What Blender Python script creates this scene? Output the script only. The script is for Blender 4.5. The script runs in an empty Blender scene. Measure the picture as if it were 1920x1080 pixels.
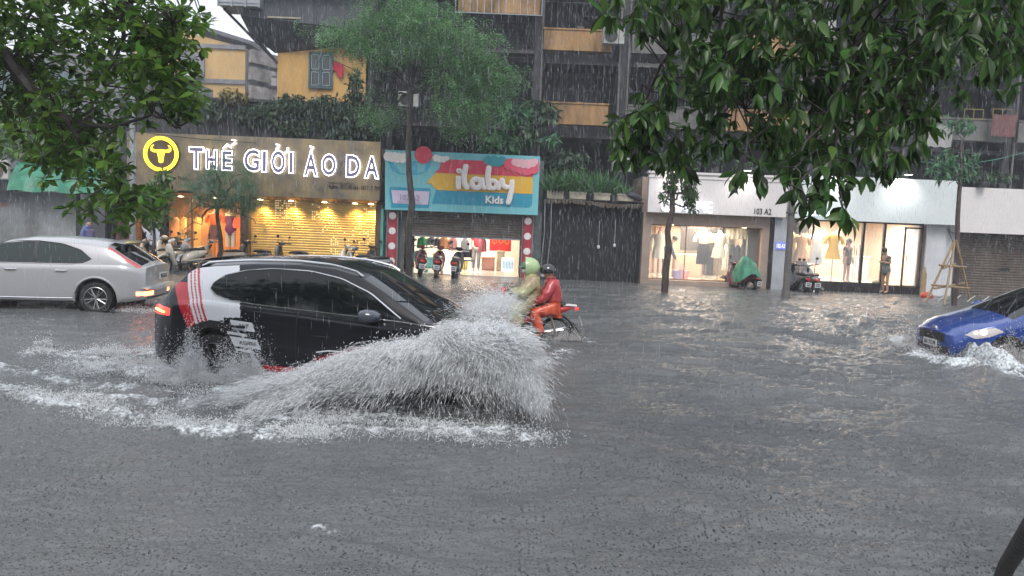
import bpy, math, random
import numpy as np
from mathutils import Vector, Matrix
random.seed(7); RNG = np.random.default_rng(7)
SC = bpy.context.scene; COL = SC.collection
PI = math.pi; R = math.radians
# ---------------------------------------------------------------- camera
FPX, PITCH, ROLL, CH = 1507.0, R(5.2), R(2.3), 2.18
_F = Vector((0, math.cos(PITCH), -math.sin(PITCH))); _U0 = Vector((0, math.sin(PITCH), math.cos(PITCH))); _R0 = Vector((1, 0, 0))
_R = math.cos(ROLL)*_R0 + math.sin(ROLL)*_U0; _U = -math.sin(ROLL)*_R0 + math.cos(ROLL)*_U0
cam = bpy.data.cameras.new('camera'); co = bpy.data.objects.new('camera', cam); COL.objects.link(co)
cam.sensor_width = 36; cam.lens = FPX/1920*36; cam.clip_end = 2000; cam.clip_start = .05
_m = Matrix((_R, _U, -_F)).transposed().to_4x4(); _m.translation = (0, 0, CH); co.matrix_world = _m
SC.camera = co
# ---------------------------------------------------------------- sky, sun, exposure
SC.view_settings.view_transform = 'Standard'; SC.view_settings.look = 'None'; SC.view_settings.gamma = 1
SC.view_settings.exposure = 0.46
W_ = bpy.data.worlds.new('World'); SC.world = W_; W_.use_nodes = True
nt = W_.node_tree; nt.nodes.clear()
sky = nt.nodes.new('ShaderNodeTexSky'); sky.sky_type = 'NISHITA'; sky.sun_disc = False
sky.sun_elevation = R(48); sky.sun_rotation = R(179); sky.air_density = 1.6; sky.dust_density = 4
mx = nt.nodes.new('ShaderNodeMix'); mx.data_type = 'RGBA'; mx.inputs[0].default_value = .86
mx.inputs[7].default_value = (10.2, 10.7, 11.6, 1)
bg = nt.nodes.new('ShaderNodeBackground'); bg.inputs[1].default_value = .095
wo = nt.nodes.new('ShaderNodeOutputWorld')
nt.links.new(sky.outputs[0], mx.inputs[6]); nt.links.new(mx.outputs[2], bg.inputs[0]); nt.links.new(bg.outputs[0], wo.inputs[0])
sl = bpy.data.lights.new('sun', 'SUN'); sl.energy = 1.5; sl.angle = R(25); sl.color = (1, .97, .93)
so = bpy.data.objects.new('sun', sl); COL.objects.link(so)
so.rotation_euler = Vector((math.sin(R(179))*math.cos(R(48)), math.cos(R(179))*math.cos(R(48)), math.sin(R(48)))).to_track_quat('Z', 'Y').to_euler()
SC.cycles.max_bounces = 6; SC.cycles.transparent_max_bounces = 20; SC.cycles.use_denoising = True
SC.cycles.volume_bounces = 0; SC.cycles.diffuse_bounces = 3; SC.cycles.glossy_bounces = 3
SC.cycles.sample_clamp_indirect = 4
# ---------------------------------------------------------------- placing helpers
def at(px, py, Y):
    d = _F + ((px-960)/FPX)*_R - ((py-540)/FPX)*_U
    t = Y/d.y
    return Vector((d.x*t, Y, CH+d.z*t))
def atz(px, py, z=0.0):
    d = _F + ((px-960)/FPX)*_R - ((py-540)/FPX)*_U
    t = (z-CH)/d.z
    return Vector((d.x*t, d.y*t, z))
def tag(o, label=None, cat=None, group=None, kind=None):
    if label: o['label'] = label
    if cat: o['category'] = cat
    if group: o['group'] = group
    if kind: o['kind'] = kind
    return o
def empty(name, loc=(0, 0, 0), rz=0, label=None, cat=None, group=None):
    o = bpy.data.objects.new(name, None); COL.objects.link(o); o.location = loc; o.rotation_euler = (0, 0, rz)
    o.empty_display_size = .1
    return tag(o, label, cat, group)
def kids(o): return [c for c in bpy.data.objects if c.parent == o]
def copy_tree(o, parent=None):
    c = o.copy(); COL.objects.link(c); c.parent = parent
    for ch in kids(o): copy_tree(ch, c)
    return c
# ---------------------------------------------------------------- materials
_MC = {}
def mat(name, col=(.5, .5, .5), rough=.6, metal=0.0, var=0.0, scale=3.0, bump=0.0, bscale=40.0, coat=0.0, stretch=(1, 1, 1), col2=None, emit=None, es=0.0, isl=0.0, trans=0.0, spec=.5, alpha=1.0, wear=None):
    """procedural material: colour broken by noise (var/col2), bump, per-island variation"""
    if name in _MC: return _MC[name]
    m = bpy.data.materials.new(name); m.use_nodes = True; n = m.node_tree; b = n.nodes['Principled BSDF']; L = n.links.new
    b.inputs['Base Color'].default_value = (*col, 1); b.inputs['Roughness'].default_value = rough; b.inputs['Metallic'].default_value = metal
    b.inputs['Coat Weight'].default_value = coat; b.inputs['Coat Roughness'].default_value = .06; b.inputs['Specular IOR Level'].default_value = spec
    tc = n.nodes.new('ShaderNodeTexCoord'); mp = n.nodes.new('ShaderNodeMapping'); mp.inputs['Scale'].default_value = stretch
    L(tc.outputs['Object'], mp.inputs[0])
    src = None
    if var > 0 or col2:
        nz = n.nodes.new('ShaderNodeTexNoise'); nz.inputs['Scale'].default_value = scale; nz.inputs['Detail'].default_value = 6; nz.inputs['Roughness'].default_value = .65
        L(mp.outputs[0], nz.inputs['Vector'])
        rp = n.nodes.new('ShaderNodeValToRGB'); rp.color_ramp.elements[0].position = .32; rp.color_ramp.elements[1].position = .68
        c2 = col2 or tuple(c*(1-var) for c in col)
        rp.color_ramp.elements[0].color = (*c2, 1); rp.color_ramp.elements[1].color = (*(tuple(min(1, c*(1+var*.3)) for c in col)), 1)
        L(nz.outputs['Fac'], rp.inputs[0]); src = rp.outputs[0]
        rr = n.nodes.new('ShaderNodeMapRange'); rr.inputs[3].default_value = max(0, rough-.12); rr.inputs[4].default_value = min(1, rough+.12)
        L(nz.outputs['Fac'], rr.inputs[0]); L(rr.outputs[0], b.inputs['Roughness'])
    if isl > 0:
        g = n.nodes.new('ShaderNodeNewGeometry'); h = n.nodes.new('ShaderNodeHueSaturation')
        a = n.nodes.new('ShaderNodeMapRange'); a.inputs[3].default_value = 1-isl; a.inputs[4].default_value = 1+isl*1.3
        L(g.outputs['Random Per Island'], a.inputs[0]); L(a.outputs[0], h.inputs['Value'])
        a2 = n.nodes.new('ShaderNodeMapRange'); a2.inputs[3].default_value = .475; a2.inputs[4].default_value = .52
        mm = n.nodes.new('ShaderNodeMath'); mm.operation = 'FRACT'; m3 = n.nodes.new('ShaderNodeMath'); m3.operation = 'MULTIPLY'; m3.inputs[1].default_value = 7.31
        L(g.outputs['Random Per Island'], m3.inputs[0]); L(m3.outputs[0], mm.inputs[0]); L(mm.outputs[0], a2.inputs[0]); L(a2.outputs[0], h.inputs['Hue'])
        if src: L(src, h.inputs['Color'])
        else: h.inputs['Color'].default_value = (*col, 1)
        src = h.outputs[0]
    if src: L(src, b.inputs['Base Color'])
    if bump > 0:
        n2 = n.nodes.new('ShaderNodeTexNoise'); n2.inputs['Scale'].default_value = bscale; n2.inputs['Detail'].default_value = 5
        L(mp.outputs[0], n2.inputs['Vector'])
        bp = n.nodes.new('ShaderNodeBump'); bp.inputs['Strength'].default_value = bump; bp.inputs['Distance'].default_value = .02
        L(n2.outputs['Fac'], bp.inputs['Height']); L(bp.outputs[0], b.inputs['Normal'])
    if emit:
        b.inputs['Emission Color'].default_value = (*emit, 1); b.inputs['Emission Strength'].default_value = es
    if trans > 0:
        tr = n.nodes.new('ShaderNodeBsdfTranslucent'); ms = n.nodes.new('ShaderNodeMixShader'); ms.inputs[0].default_value = trans
        if src: L(src, tr.inputs[0])
        else: tr.inputs[0].default_value = (*col, 1)
        L(b.outputs[0], ms.inputs[1]); L(tr.outputs[0], ms.inputs[2]); L(ms.outputs[0], n.nodes['Material Output'].inputs[0])
    if alpha < 1: b.inputs['Alpha'].default_value = alpha
    _MC[name] = m
    return m
def glow(name, col, s): return mat(name, col, .5, emit=col, es=s)
# ---------------------------------------------------------------- mesh builder
class MB:
    def __init__(s): s.v = []; s.f = []; s.m = []; s.mi = 0
    def add(s, vs, fs):
        o = len(s.v); s.v += [tuple(v) for v in vs]; s.f += [tuple(i+o for i in f) for f in fs]; s.m += [s.mi]*len(fs); return s
    def box(s, x0, x1, y0, y1, z0, z1, bev=0.0):
        x0, x1 = min(x0, x1), max(x0, x1); y0, y1 = min(y0, y1), max(y0, y1); z0, z1 = min(z0, z1), max(z0, z1)
        if bev <= 0:
            return s.add([(x0, y0, z0), (x1, y0, z0), (x1, y1, z0), (x0, y1, z0), (x0, y0, z1), (x1, y0, z1), (x1, y1, z1), (x0, y1, z1)],
                         [(0, 3, 2, 1), (4, 5, 6, 7), (0, 1, 5, 4), (1, 2, 6, 5), (2, 3, 7, 6), (3, 0, 4, 7)])
        b = min(bev, (x1-x0)/2.01, (y1-y0)/2.01, (z1-z0)/2.01); rings = []
        for z, e in ((z0, b), (z0+b, 0), (z1-b, 0), (z1, b)):
            X0, X1, Y0, Y1 = x0+e, x1-e, y0+e, y1-e; c = b
            rings.append([(X0+c, Y0, z), (X1-c, Y0, z), (X1, Y0+c, z), (X1, Y1-c, z), (X1-c, Y1, z), (X0+c, Y1, z), (X0, Y1-c, z), (X0, Y0+c, z)])
        return s.rings(rings, True)
    def rings(s, rings, cap=True, closed=True):
        n = len(rings[0]); vs = [p for r in rings for p in r]; fs = []
        for i in range(len(rings)-1):
            for j in range(n if closed else n-1):
                k = (j+1) % n; fs.append((i*n+j, i*n+k, (i+1)*n+k, (i+1)*n+j))
        if cap:
            fs.append(tuple(range(n-1, -1, -1))); fs.append(tuple((len(rings)-1)*n+j for j in range(n)))
        return s.add(vs, fs)
    def tube(s, path, rad, seg=8, flat=1.0, cap=True):
        P = [Vector(p) for p in path]
        if not isinstance(rad, (list, tuple)): rad = [rad]*len(P)
        rings = []; up = None
        for i, p in enumerate(P):
            d = (P[min(i+1, len(P)-1)]-P[max(i-1, 0)]); d = d.normalized() if d.length > 1e-9 else Vector((0, 0, 1))
            if up is None: up = Vector((0, 0, 1)) if abs(d.z) < .9 else Vector((0, 1, 0))
            a = d.cross(up); a = a.normalized() if a.length > 1e-6 else d.orthogonal().normalized(); b = a.cross(d).normalized(); up = b
            rings.append([tuple(p+(a*math.cos(2*PI*j/seg)+b*math.sin(2*PI*j/seg)*flat)*rad[i]) for j in range(seg)])
        return s.rings(rings, cap)
    def loft(s, secs, seg=16, axis='x', pw=2.4):
        """secs: (pos, cy, cz, ry, rz) superellipse sections along axis"""
        rings = []
        for (p, cy, cz, ry, rz) in secs:
            r = []
            for j in range(seg):
                a = 2*PI*j/seg; c, q = math.cos(a), math.sin(a)
                yy = cy+ry*math.copysign(abs(c)**(2/pw), c); zz = cz+rz*math.copysign(abs(q)**(2/pw), q)
                r.append((p, yy, zz) if axis == 'x' else ((yy, p, zz) if axis == 'y' else (yy, zz, p)))
            rings.append(r)
        return s.rings(rings, True)
    def lathe(s, prof, c=(0, 0, 0), axis='y', seg=24, a0=0, a1=2*PI):
        full = abs(a1-a0-2*PI) < 1e-6; n = seg if full else seg+1; rings = []
        for (r, h) in prof:
            ring = []
            for j in range(n):
                a = a0+(a1-a0)*j/seg; u, w = r*math.cos(a), r*math.sin(a)
                ring.append({'y': (c[0]+u, c[1]+h, c[2]+w), 'z': (c[0]+u, c[1]+w, c[2]+h), 'x': (c[0]+h, c[1]+u, c[2]+w)}[axis])
            rings.append(ring)
        return s.rings(rings, False, full)
    def prism(s, poly, y0, y1):
        """polygon in x,z extruded along y"""
        n = len(poly); vs = [(x, y0, z) for x, z in poly]+[(x, y1, z) for x, z in poly]
        return s.add(vs, [tuple(range(n)), tuple(range(2*n-1, n-1, -1))]+[(i, i+n, (i+1) % n+n, (i+1) % n) for i in range(n)])
    def ell(s, c, r, seg=14, rot=None):
        rings = []
        for i in range(1, seg//2):
            th = PI*i/(seg//2); rings.append([Vector((r[0]*math.sin(th)*math.cos(2*PI*j/seg), r[1]*math.sin(th)*math.sin(2*PI*j/seg), r[2]*math.cos(th))) for j in range(seg)])
        if rot is not None: rings = [[rot @ p for p in q] for q in rings]
        return s.rings([[tuple(p+Vector(c)) for p in q] for q in rings], True)
    def build(s, name, mats, parent=None, smooth=False, **k):
        me = bpy.data.meshes.new(name); me.from_pydata(s.v, [], s.f)
        if not isinstance(mats, (list, tuple)): mats = [mats]
        for m in mats: me.materials.append(m)
        if len(mats) > 1: me.polygons.foreach_set('material_index', s.m)
        if smooth:
            me.polygons.foreach_set('use_smooth', [True]*len(me.polygons))
            try: me.set_sharp_from_angle(angle=R(smooth if smooth is not True else 42))
            except Exception: pass
        me.update(); o = bpy.data.objects.new(name, me); COL.objects.link(o); o.parent = parent
        return tag(o, **k)
def npmesh(name, V, F, m, parent=None, smooth=False, fm=None, attr=None, **k):
    """V (n,3), F (m,3|4) numpy"""
    me = bpy.data.meshes.new(name); V = np.ascontiguousarray(V, dtype=np.float32); F = np.ascontiguousarray(F, dtype=np.int32)
    me.vertices.add(len(V)); me.vertices.foreach_set('co', V.ravel()); w = F.shape[1]
    me.loops.add(F.size); me.loops.foreach_set('vertex_index', F.ravel())
    me.polygons.add(len(F)); me.polygons.foreach_set('loop_start', np.arange(0, F.size, w, dtype=np.int32))
    try: me.polygons.foreach_set('loop_total', np.full(len(F), w, dtype=np.int32))
    except Exception: pass
    for q in (m if isinstance(m, (list, tuple)) else [m]): me.materials.append(q)
    if fm is not None: me.polygons.foreach_set('material_index', np.ascontiguousarray(fm, dtype=np.int32))
    me.polygons.foreach_set('use_smooth', np.full(len(F), bool(smooth)))
    if attr:
        for an, av in attr.items():
            a = me.attributes.new(an, 'FLOAT', 'POINT'); a.data.foreach_set('value', np.ascontiguousarray(av, dtype=np.float32))
    me.update(); me.validate(); o = bpy.data.objects.new(name, me); COL.objects.link(o); o.parent = parent
    return tag(o, **k)
def scatter(TV, TF, M, T):
    """template verts TV (k,3), faces TF; matrices M (n,3,3), translations T (n,3)"""
    n, k = len(T), len(TV)
    V = np.einsum('nij,kj->nki', M, TV)+T[:, None, :]
    F = (np.asarray(TF)[None]+(np.arange(n)*k)[:, None, None]).reshape(-1, np.asarray(TF).shape[1])
    return V.reshape(-1, 3), F
def frames(D, roll=None, rng=RNG):
    """orthonormal frames whose x axis = D (n,3)"""
    D = D/np.linalg.norm(D, axis=1, keepdims=True); n = len(D)
    up = np.tile(np.array([0, 0, 1.0]), (n, 1)); up[np.abs(D[:, 2]) > .95] = (0, 1, 0)
    B = np.cross(up, D); B /= np.linalg.norm(B, axis=1, keepdims=True); C = np.cross(D, B)
    if roll is not None:
        c, s_ = np.cos(roll)[:, None], np.sin(roll)[:, None]; B, C = B*c+C*s_, C*c-B*s_
    return np.stack([D, B, C], axis=2)
_LAT = np.random.default_rng(3).random((256, 256))
def vnoise(x, y):
    xi = np.floor(x).astype(int); yi = np.floor(y).astype(int); u = x-xi; v = y-yi; u = u*u*(3-2*u); v = v*v*(3-2*v)
    g = lambda a, b: _LAT[a & 255, b & 255]
    return (g(xi, yi)*(1-u)+g(xi+1, yi)*u)*(1-v)+(g(xi, yi+1)*(1-u)+g(xi+1, yi+1)*u)*v
def fbm(x, y, o=4, l=2.03, g=.5):
    t = 0; a = 1; s_ = 0
    for i in range(o): t = t+a*vnoise(x+17.3*i, y+9.1*i); s_ += a; a *= g; x = x*l; y = y*l
    return t/s_
# ---------------------------------------------------------------- text
def text_geo(s, x0, x1, z0, z1, y, depth=.02, bold=0.0, outline=0.0, shear=0.0):
    """lettering fitted into the rectangle x0..x1, z0..z1, facing -Y; returns (verts, faces)"""
    c = bpy.data.curves.new('t', 'FONT'); c.body = s; c.size = 1; c.offset = bold; c.shear = shear; c.resolution_u = 3
    if outline > 0: c.fill_mode = 'NONE'; c.bevel_depth = outline; c.bevel_resolution = 1
    else: c.extrude = .02
    o = bpy.data.objects.new('t', c); me = bpy.data.meshes.new_from_object(o)
    vs = [v.co.copy() for v in me.vertices]; fs = [tuple(p.vertices) for p in me.polygons]
    bpy.data.objects.remove(o); bpy.data.meshes.remove(me)
    ax = min(v.x for v in vs); bx = max(v.x for v in vs); ay = min(v.y for v in vs); by = max(v.y for v in vs)
    az = min(v.z for v in vs); bz = max(v.z for v in vs)
    return [(x0+(v.x-ax)/(bx-ax)*(x1-x0), y-(v.z-az)/max(bz-az, 1e-6)*depth, z0+(v.y-ay)/(by-ay)*(z1-z0)) for v in vs], fs
def text(name, s, x0, x1, z0, z1, y, m, parent, **k):
    g = text_geo(s, x0, x1, z0, z1, y, **k); b = MB(); b.add(*g); return b.build(name, m, parent)
# ---------------------------------------------------------------- skinned figures
def skin(name, pts, edges, m, parent, root=0, lv=2, disp=0.0, **k):
    """pts: list of (x,y,z,r[,r2])"""
    me = bpy.data.meshes.new(name); me.from_pydata([p[:3] for p in pts], edges, []); o = bpy.data.objects.new(name, me); COL.objects.link(o)
    o.parent = parent; sm = o.modifiers.new('Skin', 'SKIN'); sm.use_smooth_shade = True
    for i, p in enumerate(pts):
        d = me.skin_vertices[0].data[i]; d.radius = (p[3], p[4] if len(p) > 4 else p[3]); d.use_root = (i == root)
    ss = o.modifiers.new('Sub', 'SUBSURF'); ss.levels = lv; ss.render_levels = lv
    if disp > 0:
        tx = bpy.data.textures.new('folds', 'CLOUDS'); tx.noise_scale = .075; dm = o.modifiers.new('Folds', 'DISPLACE'); dm.texture = tx; dm.strength = disp; dm.mid_level = .5
    me.materials.append(m)
    return tag(o, **k)
# ---------------------------------------------------------------- common materials
BLK = mat('black_plastic', (.018, .018, .02), .45, var=.3, scale=8)
RUB = mat('rubber', (.014, .014, .015), .75, var=.3, scale=20)
CHR = mat('chrome', (.75, .75, .77), .16, 1.0, var=.1, scale=9)
ALU = mat('alloy', (.42, .42, .43), .32, .9, var=.2, scale=14)
DGL = mat('tinted_glass', (.004, .005, .006), .06, 0, coat=.25, spec=.35)
GGL = mat('greenish_car_glass', (.008, .018, .015), .05, 0, coat=.3, spec=.45)
PLT = mat('plate_white', (.62, .62, .60), .5, var=.15, scale=30)
# ---------------------------------------------------------------- ground and flood water
# foam layout in world metres, from where each streak lies on the water
def pl(*p): return [tuple(atz(a, b)[:2]) for a, b in p]
FOAM = [  # polyline, half width, strength, lift
    (pl((-120, 722), (0, 735), (150, 768), (300, 805), (430, 812), (600, 830)), .20, 1.0, .10),
    (pl((-120, 690), (0, 692), (120, 715), (240, 730), (330, 745)), .17, .85, .07),
    (pl((60, 664), (180, 672), (250, 668), (310, 664)), .13, .95, .08),
    (pl((170, 690), (300, 700), (420, 720), (520, 740)), .42, 1.05, .12),
    (pl((150, 750), (300, 760), (480, 770), (640, 785), (760, 790)), .38, .78, .06),
    (pl((480, 790), (640, 812), (820, 815), (1000, 826)), .22, .9, .08),
    (pl((620, 775), (760, 770), (960, 775), (1010, 735)), .30, .72, .05),
    (pl((990, 690), (1040, 668), (1062, 662)), .26, .8, .05),
    (pl((140, 572), (190, 580), (320, 590)), .12, .9, .05),
    (pl((60, 568), (140, 572)), .10, .5, .02),
    (pl((1045, 640), (1075, 636), (1110, 644)), .09, .9, .05),
    (pl((1110, 644), (1290, 655), (1480, 680)), .04, .42, .02),
    (pl((1690, 642), (1730, 668), (1800, 690), (1900, 702), (2060, 706)), .30, 1.15, .10),
    (pl((1850, 680), (2100, 690)), .35, .95, .06),
    (pl((612, 985), (650, 1005), (700, 1025)), .05, .52, .02),
    (pl((1890, 762), (1960, 768)), .06, .8, .02),
    (pl((0, 598), (150, 602), (292, 607)), .022, .6, .0),
    (pl((70, 655), (84, 650)), .10, 1.0, .14),
    (pl((760, 524), (860, 524), (990, 522)), .20, .42, .02),
    (pl((1215, 545), (1450, 560), (1560, 590)), .6, .30, .02),
    (pl((1480, 585), (1560, 600), (1640, 640)), .10, .45, .03),
    (pl((1240, 655), (1400, 668), (1560, 690)), .05, .40, .03),
    (pl((1290, 700), (1420, 712), (1560, 716)), .05, .38, .03),
]
def seg_dist(x, y, P):
    d = np.full(x.shape, 1e9)
    for (ax, ay), (bx, by) in zip(P[:-1], P[1:]):
        ex, ey = bx-ax, by-ay; t = np.clip(((x-ax)*ex+(y-ay)*ey)/(ex*ex+ey*ey+1e-9), 0, 1)
        d = np.minimum(d, np.hypot(x-ax-t*ex, y-ay-t*ey))
    return d
def foam_fields(x, y):
    wx = x+.22*(fbm(x*2.1, y*2.1, 3)-.5); wy = y+.35*(fbm(x*1.7+40, y*2.5+11, 3)-.5)
    f = np.zeros_like(x); lift = np.zeros_like(x)
    for P, w, s_, l in FOAM:
        g = np.exp(-(seg_dist(wx, wy, P)/w)**2); f = np.maximum(f, g*s_); lift = np.maximum(lift, g*l)
    return f, lift
def waterh(x, y, foam, lift):
    far = np.clip((y-9)/12, 0, 1); rt = np.clip((x+1.5)/5, 0, 1)
    warp = 1.6*fbm(x*.35, y*.5, 2)
    h = .036*(fbm(x*.55+3, y*2.0+warp, 3, g=.45)-.5)*2*(.30+.95*rt)
    h += .012*np.sin((y*5.2+x*.55+warp*5))*rt*(.4+.9*fbm(x*.5, y*.5, 2))
    h += .036*(fbm(x*1.5, y*4.6+warp*3, 3, g=.45)-.5)*2*(.65+.6*rt)
    h += .015*(fbm(x*6, y*12+warp*4, 3, g=.45)-.5)*2*(.8+.8*rt)
    h += .0045*(fbm(x*24, y*32, 2)-.5)*2
    h += lift*(.15+1.1*fbm(x*3.1+5, y*4.2, 4)**1.3)+.045*np.clip(foam, 0, 1)*(fbm(x*11+2, y*12, 5, g=.65)-.5)*2
    # swell lines trailing over the street toward the right
    for k, (P, w, a) in enumerate(SW):
        d = seg_dist(x, y+.12*(fbm(x*1.3+k, y*0+k, 2)-.5), P); h += 2.5*a*np.exp(-(d/w)**2)*(.3+1.2*fbm(x*2+k, y*2, 2))
    return h
SW = [(pl((560, 1010), (700, 1030), (860, 1075)), .07, .012), (pl((1180, 650), (1300, 662), (1480, 690), (1600, 720)), .14, .035), (pl((1100, 690), (1250, 700), (1420, 722)), .14, .03),
      (pl((1450, 570), (1600, 600), (1700, 640), (1900, 720)), .20, .035), (pl((1060, 600), (1300, 600), (1600, 640)), .16, .03), (pl((1300, 740), (1480, 735), (1620, 755)), .12, .025),
      (pl((1100, 850), (1300, 900), (1450, 930)), .10, .018), (pl((1250, 790), (1500, 800), (1700, 860)), .12, .022), (pl((1250, 1010), (1500, 960), (1750, 1010)), .10, .016), (pl((0, 930), (250, 890), (480, 860)), .12, .016)]
NR, NC = 640, 1000
ry = 2.9*(36/2.9)**np.linspace(0, 1, NR); cx = np.linspace(-.92, .92, NC)
YY = np.repeat(ry[:, None], NC, 1); XX = YY*cx[None, :]
jit = np.random.default_rng(5)
fo, li = foam_fields(XX, YY)
br = fbm(XX*5+7, YY*6.5, 5, g=.62); br2 = fbm(XX*17, YY*22, 3)
fm_ = np.clip(fo*1.15-.25+(br-.5)*1.9+(br2-.5)*.9, 0, 1)*np.clip(fo*3.2-.15, 0, 1)
ZZ = waterh(XX, YY, fm_, li)
ed = np.clip((28.2-YY)/2.5, .15, 1); ZZ *= ed
idx = np.arange(NR*NC).reshape(NR, NC)
FW = np.stack([idx[:-1, :-1], idx[:-1, 1:], idx[1:, 1:], idx[1:, :-1]], -1).reshape(-1, 4)
def water_mat(name, foam=True):
    m = bpy.data.materials.new(name); m.use_nodes = True; n = m.node_tree; L = n.links.new; b = n.nodes['Principled BSDF']
    tc = n.nodes.new('ShaderNodeTexCoord')
    nz = n.nodes.new('ShaderNodeTexNoise'); nz.inputs['Scale'].default_value = .7; nz.inputs['Detail'].default_value = 5
    L(tc.outputs['Object'], nz.inputs['Vector'])
    cr = n.nodes.new('ShaderNodeValToRGB'); cr.color_ramp.elements[0].position = .3; cr.color_ramp.elements[0].color = (.098, .106, .110, 1)
    cr.color_ramp.elements[1].position = .7; cr.color_ramp.elements[1].color = (.145, .148, .150, 1); L(nz.outputs['Fac'], cr.inputs[0])
    b.inputs['Roughness'].default_value = .09; b.inputs['IOR'].default_value = 1.33; b.inputs['Specular IOR Level'].default_value = 1.0
    # raindrop pocks: small round dimples at several sizes + fine ripples
    hs = []
    for sc, th, am in ((9, .12, 1.9), (17, .18, 1.7), (34, .27, .9)):
        vo = n.nodes.new('ShaderNodeTexVoronoi'); vo.voronoi_dimensions = '2D'; vo.inputs['Scale'].default_value = sc; vo.inputs['Randomness'].default_value = 1; L(tc.outputs['Object'], vo.inputs['Vector'])
        mr = n.nodes.new('ShaderNodeMapRange'); mr.interpolation_type = 'SMOOTHSTEP'; mr.inputs[1].default_value = 0; mr.inputs[2].default_value = th; mr.inputs[3].default_value = am; mr.inputs[4].default_value = 0
        L(vo.outputs['Distance'], mr.inputs[0])
        sp = n.nodes.new('ShaderNodeMath'); sp.operation = 'SUBTRACT'; sp.inputs[1].default_value = .55; sx = n.nodes.new('ShaderNodeSeparateColor'); L(vo.outputs['Color'], sx.inputs[0]); L(sx.outputs[0], sp.inputs[0])
        mu = n.nodes.new('ShaderNodeMath'); mu.operation = 'MULTIPLY'; L(mr.outputs[0], mu.inputs[0]); L(sp.outputs[0], mu.inputs[1]); hs.append(mu.outputs[0])
    n3 = n.nodes.new('ShaderNodeTexNoise'); n3.inputs['Scale'].default_value = 16; n3.inputs['Detail'].default_value = 7; n3.inputs['Roughness'].default_value = .72; L(tc.outputs['Object'], n3.inputs['Vector'])
    nm_ = n.nodes.new('ShaderNodeMath'); nm_.operation = 'MULTIPLY'; nm_.inputs[1].default_value = .42; L(n3.outputs['Fac'], nm_.inputs[0]); hs.append(nm_.outputs[0])
    npk = n.nodes.new('ShaderNodeTexNoise'); npk.inputs['Scale'].default_value = 1.7; npk.inputs['Detail'].default_value = 3; L(tc.outputs['Object'], npk.inputs['Vector'])
    mpk = n.nodes.new('ShaderNodeMapRange'); mpk.inputs[1].default_value = .30; mpk.inputs[2].default_value = .60; L(npk.outputs['Fac'], mpk.inputs[0])
    for qi in (0, 1):
        mq = n.nodes.new('ShaderNodeMath'); mq.operation = 'MULTIPLY'; L(hs[qi], mq.inputs[0]); L(mpk.outputs[0], mq.inputs[1]); hs[qi] = mq.outputs[0]
    acc = hs[0]
    for q in hs[1:]:
        ad = n.nodes.new('ShaderNodeMath'); ad.operation = 'ADD'; L(acc, ad.inputs[0]); L(q, ad.inputs[1]); acc = ad.outputs[0]
    bp = n.nodes.new('ShaderNodeBump'); bp.inputs['Strength'].default_value = 1.0; bp.inputs['Distance'].default_value = .045; L(acc, bp.inputs['Height']); L(bp.outputs[0], b.inputs['Normal'])
    if foam:
        at_ = n.nodes.new('ShaderNodeAttribute'); at_.attribute_name = 'foam'
        n4 = n.nodes.new('ShaderNodeTexNoise'); n4.inputs['Scale'].default_value = 26; n4.inputs['Detail'].default_value = 9; n4.inputs['Roughness'].default_value = .72; L(tc.outputs['Object'], n4.inputs['Vector'])
        a1 = n.nodes.new('ShaderNodeMath'); a1.operation = 'MULTIPLY_ADD'; a1.inputs[1].default_value = 4.2; a1.inputs[2].default_value = -2.45; L(n4.outputs['Fac'], a1.inputs[0])
        a2 = n.nodes.new('ShaderNodeMath'); a2.operation = 'ADD'; a2.use_clamp = True; L(at_.outputs['Fac'], a2.inputs[0]); L(a1.outputs[0], a2.inputs[1])
        a3 = n.nodes.new('ShaderNodeMath'); a3.operation = 'MULTIPLY'; a3.use_clamp = True; L(a2.outputs[0], a3.inputs[0]); L(at_.outputs['Fac'], a3.inputs[1])
        mc = n.nodes.new('ShaderNodeMix'); mc.data_type = 'RGBA'; L(a3.outputs[0], mc.inputs[0]); L(cr.outputs[0], mc.inputs[6]); mc.inputs[7].default_value = (.80, .84, .87, 1); L(mc.outputs[2], b.inputs['Base Color'])
        mr = n.nodes.new('ShaderNodeMapRange'); mr.inputs[3].default_value = .09; mr.inputs[4].default_value = .6; L(a3.outputs[0], mr.inputs[0]); L(mr.outputs[0], b.inputs['Roughness'])
    else: L(cr.outputs[0], b.inputs['Base Color'])
    return m
WM = water_mat('flood_water', True)
npmesh('flood_water', np.stack([XX, YY, ZZ], -1).reshape(-1, 3), FW, WM, smooth=True, attr={'foam': fm_.ravel()}, kind='structure')
b = MB(); b.box(-400, 400, -300, 500, -3.2, -3.0); b.build('ground', mat('asphalt', (.05, .05, .052), .8, var=.3, scale=2), kind='structure')
# the same flood beyond the detailed part
b = MB()
b.add([(-120, -60, -.06), (120, -60, -.06), (120, 2.95, -.06), (-120, 2.95, -.06)], [(0, 1, 2, 3)])
b.add([(-120, 2.95, -.06), (-2.7, 2.95, -.06), (-33, 36, -.06), (-120, 36, -.06)], [(0, 1, 2, 3)])
b.add([(2.7, 2.95, -.06), (120, 2.95, -.06), (120, 36, -.06), (33, 36, -.06)], [(0, 1, 2, 3)])
b.build('water_sheet', water_mat('still_flood', False), kind='structure')
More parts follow.
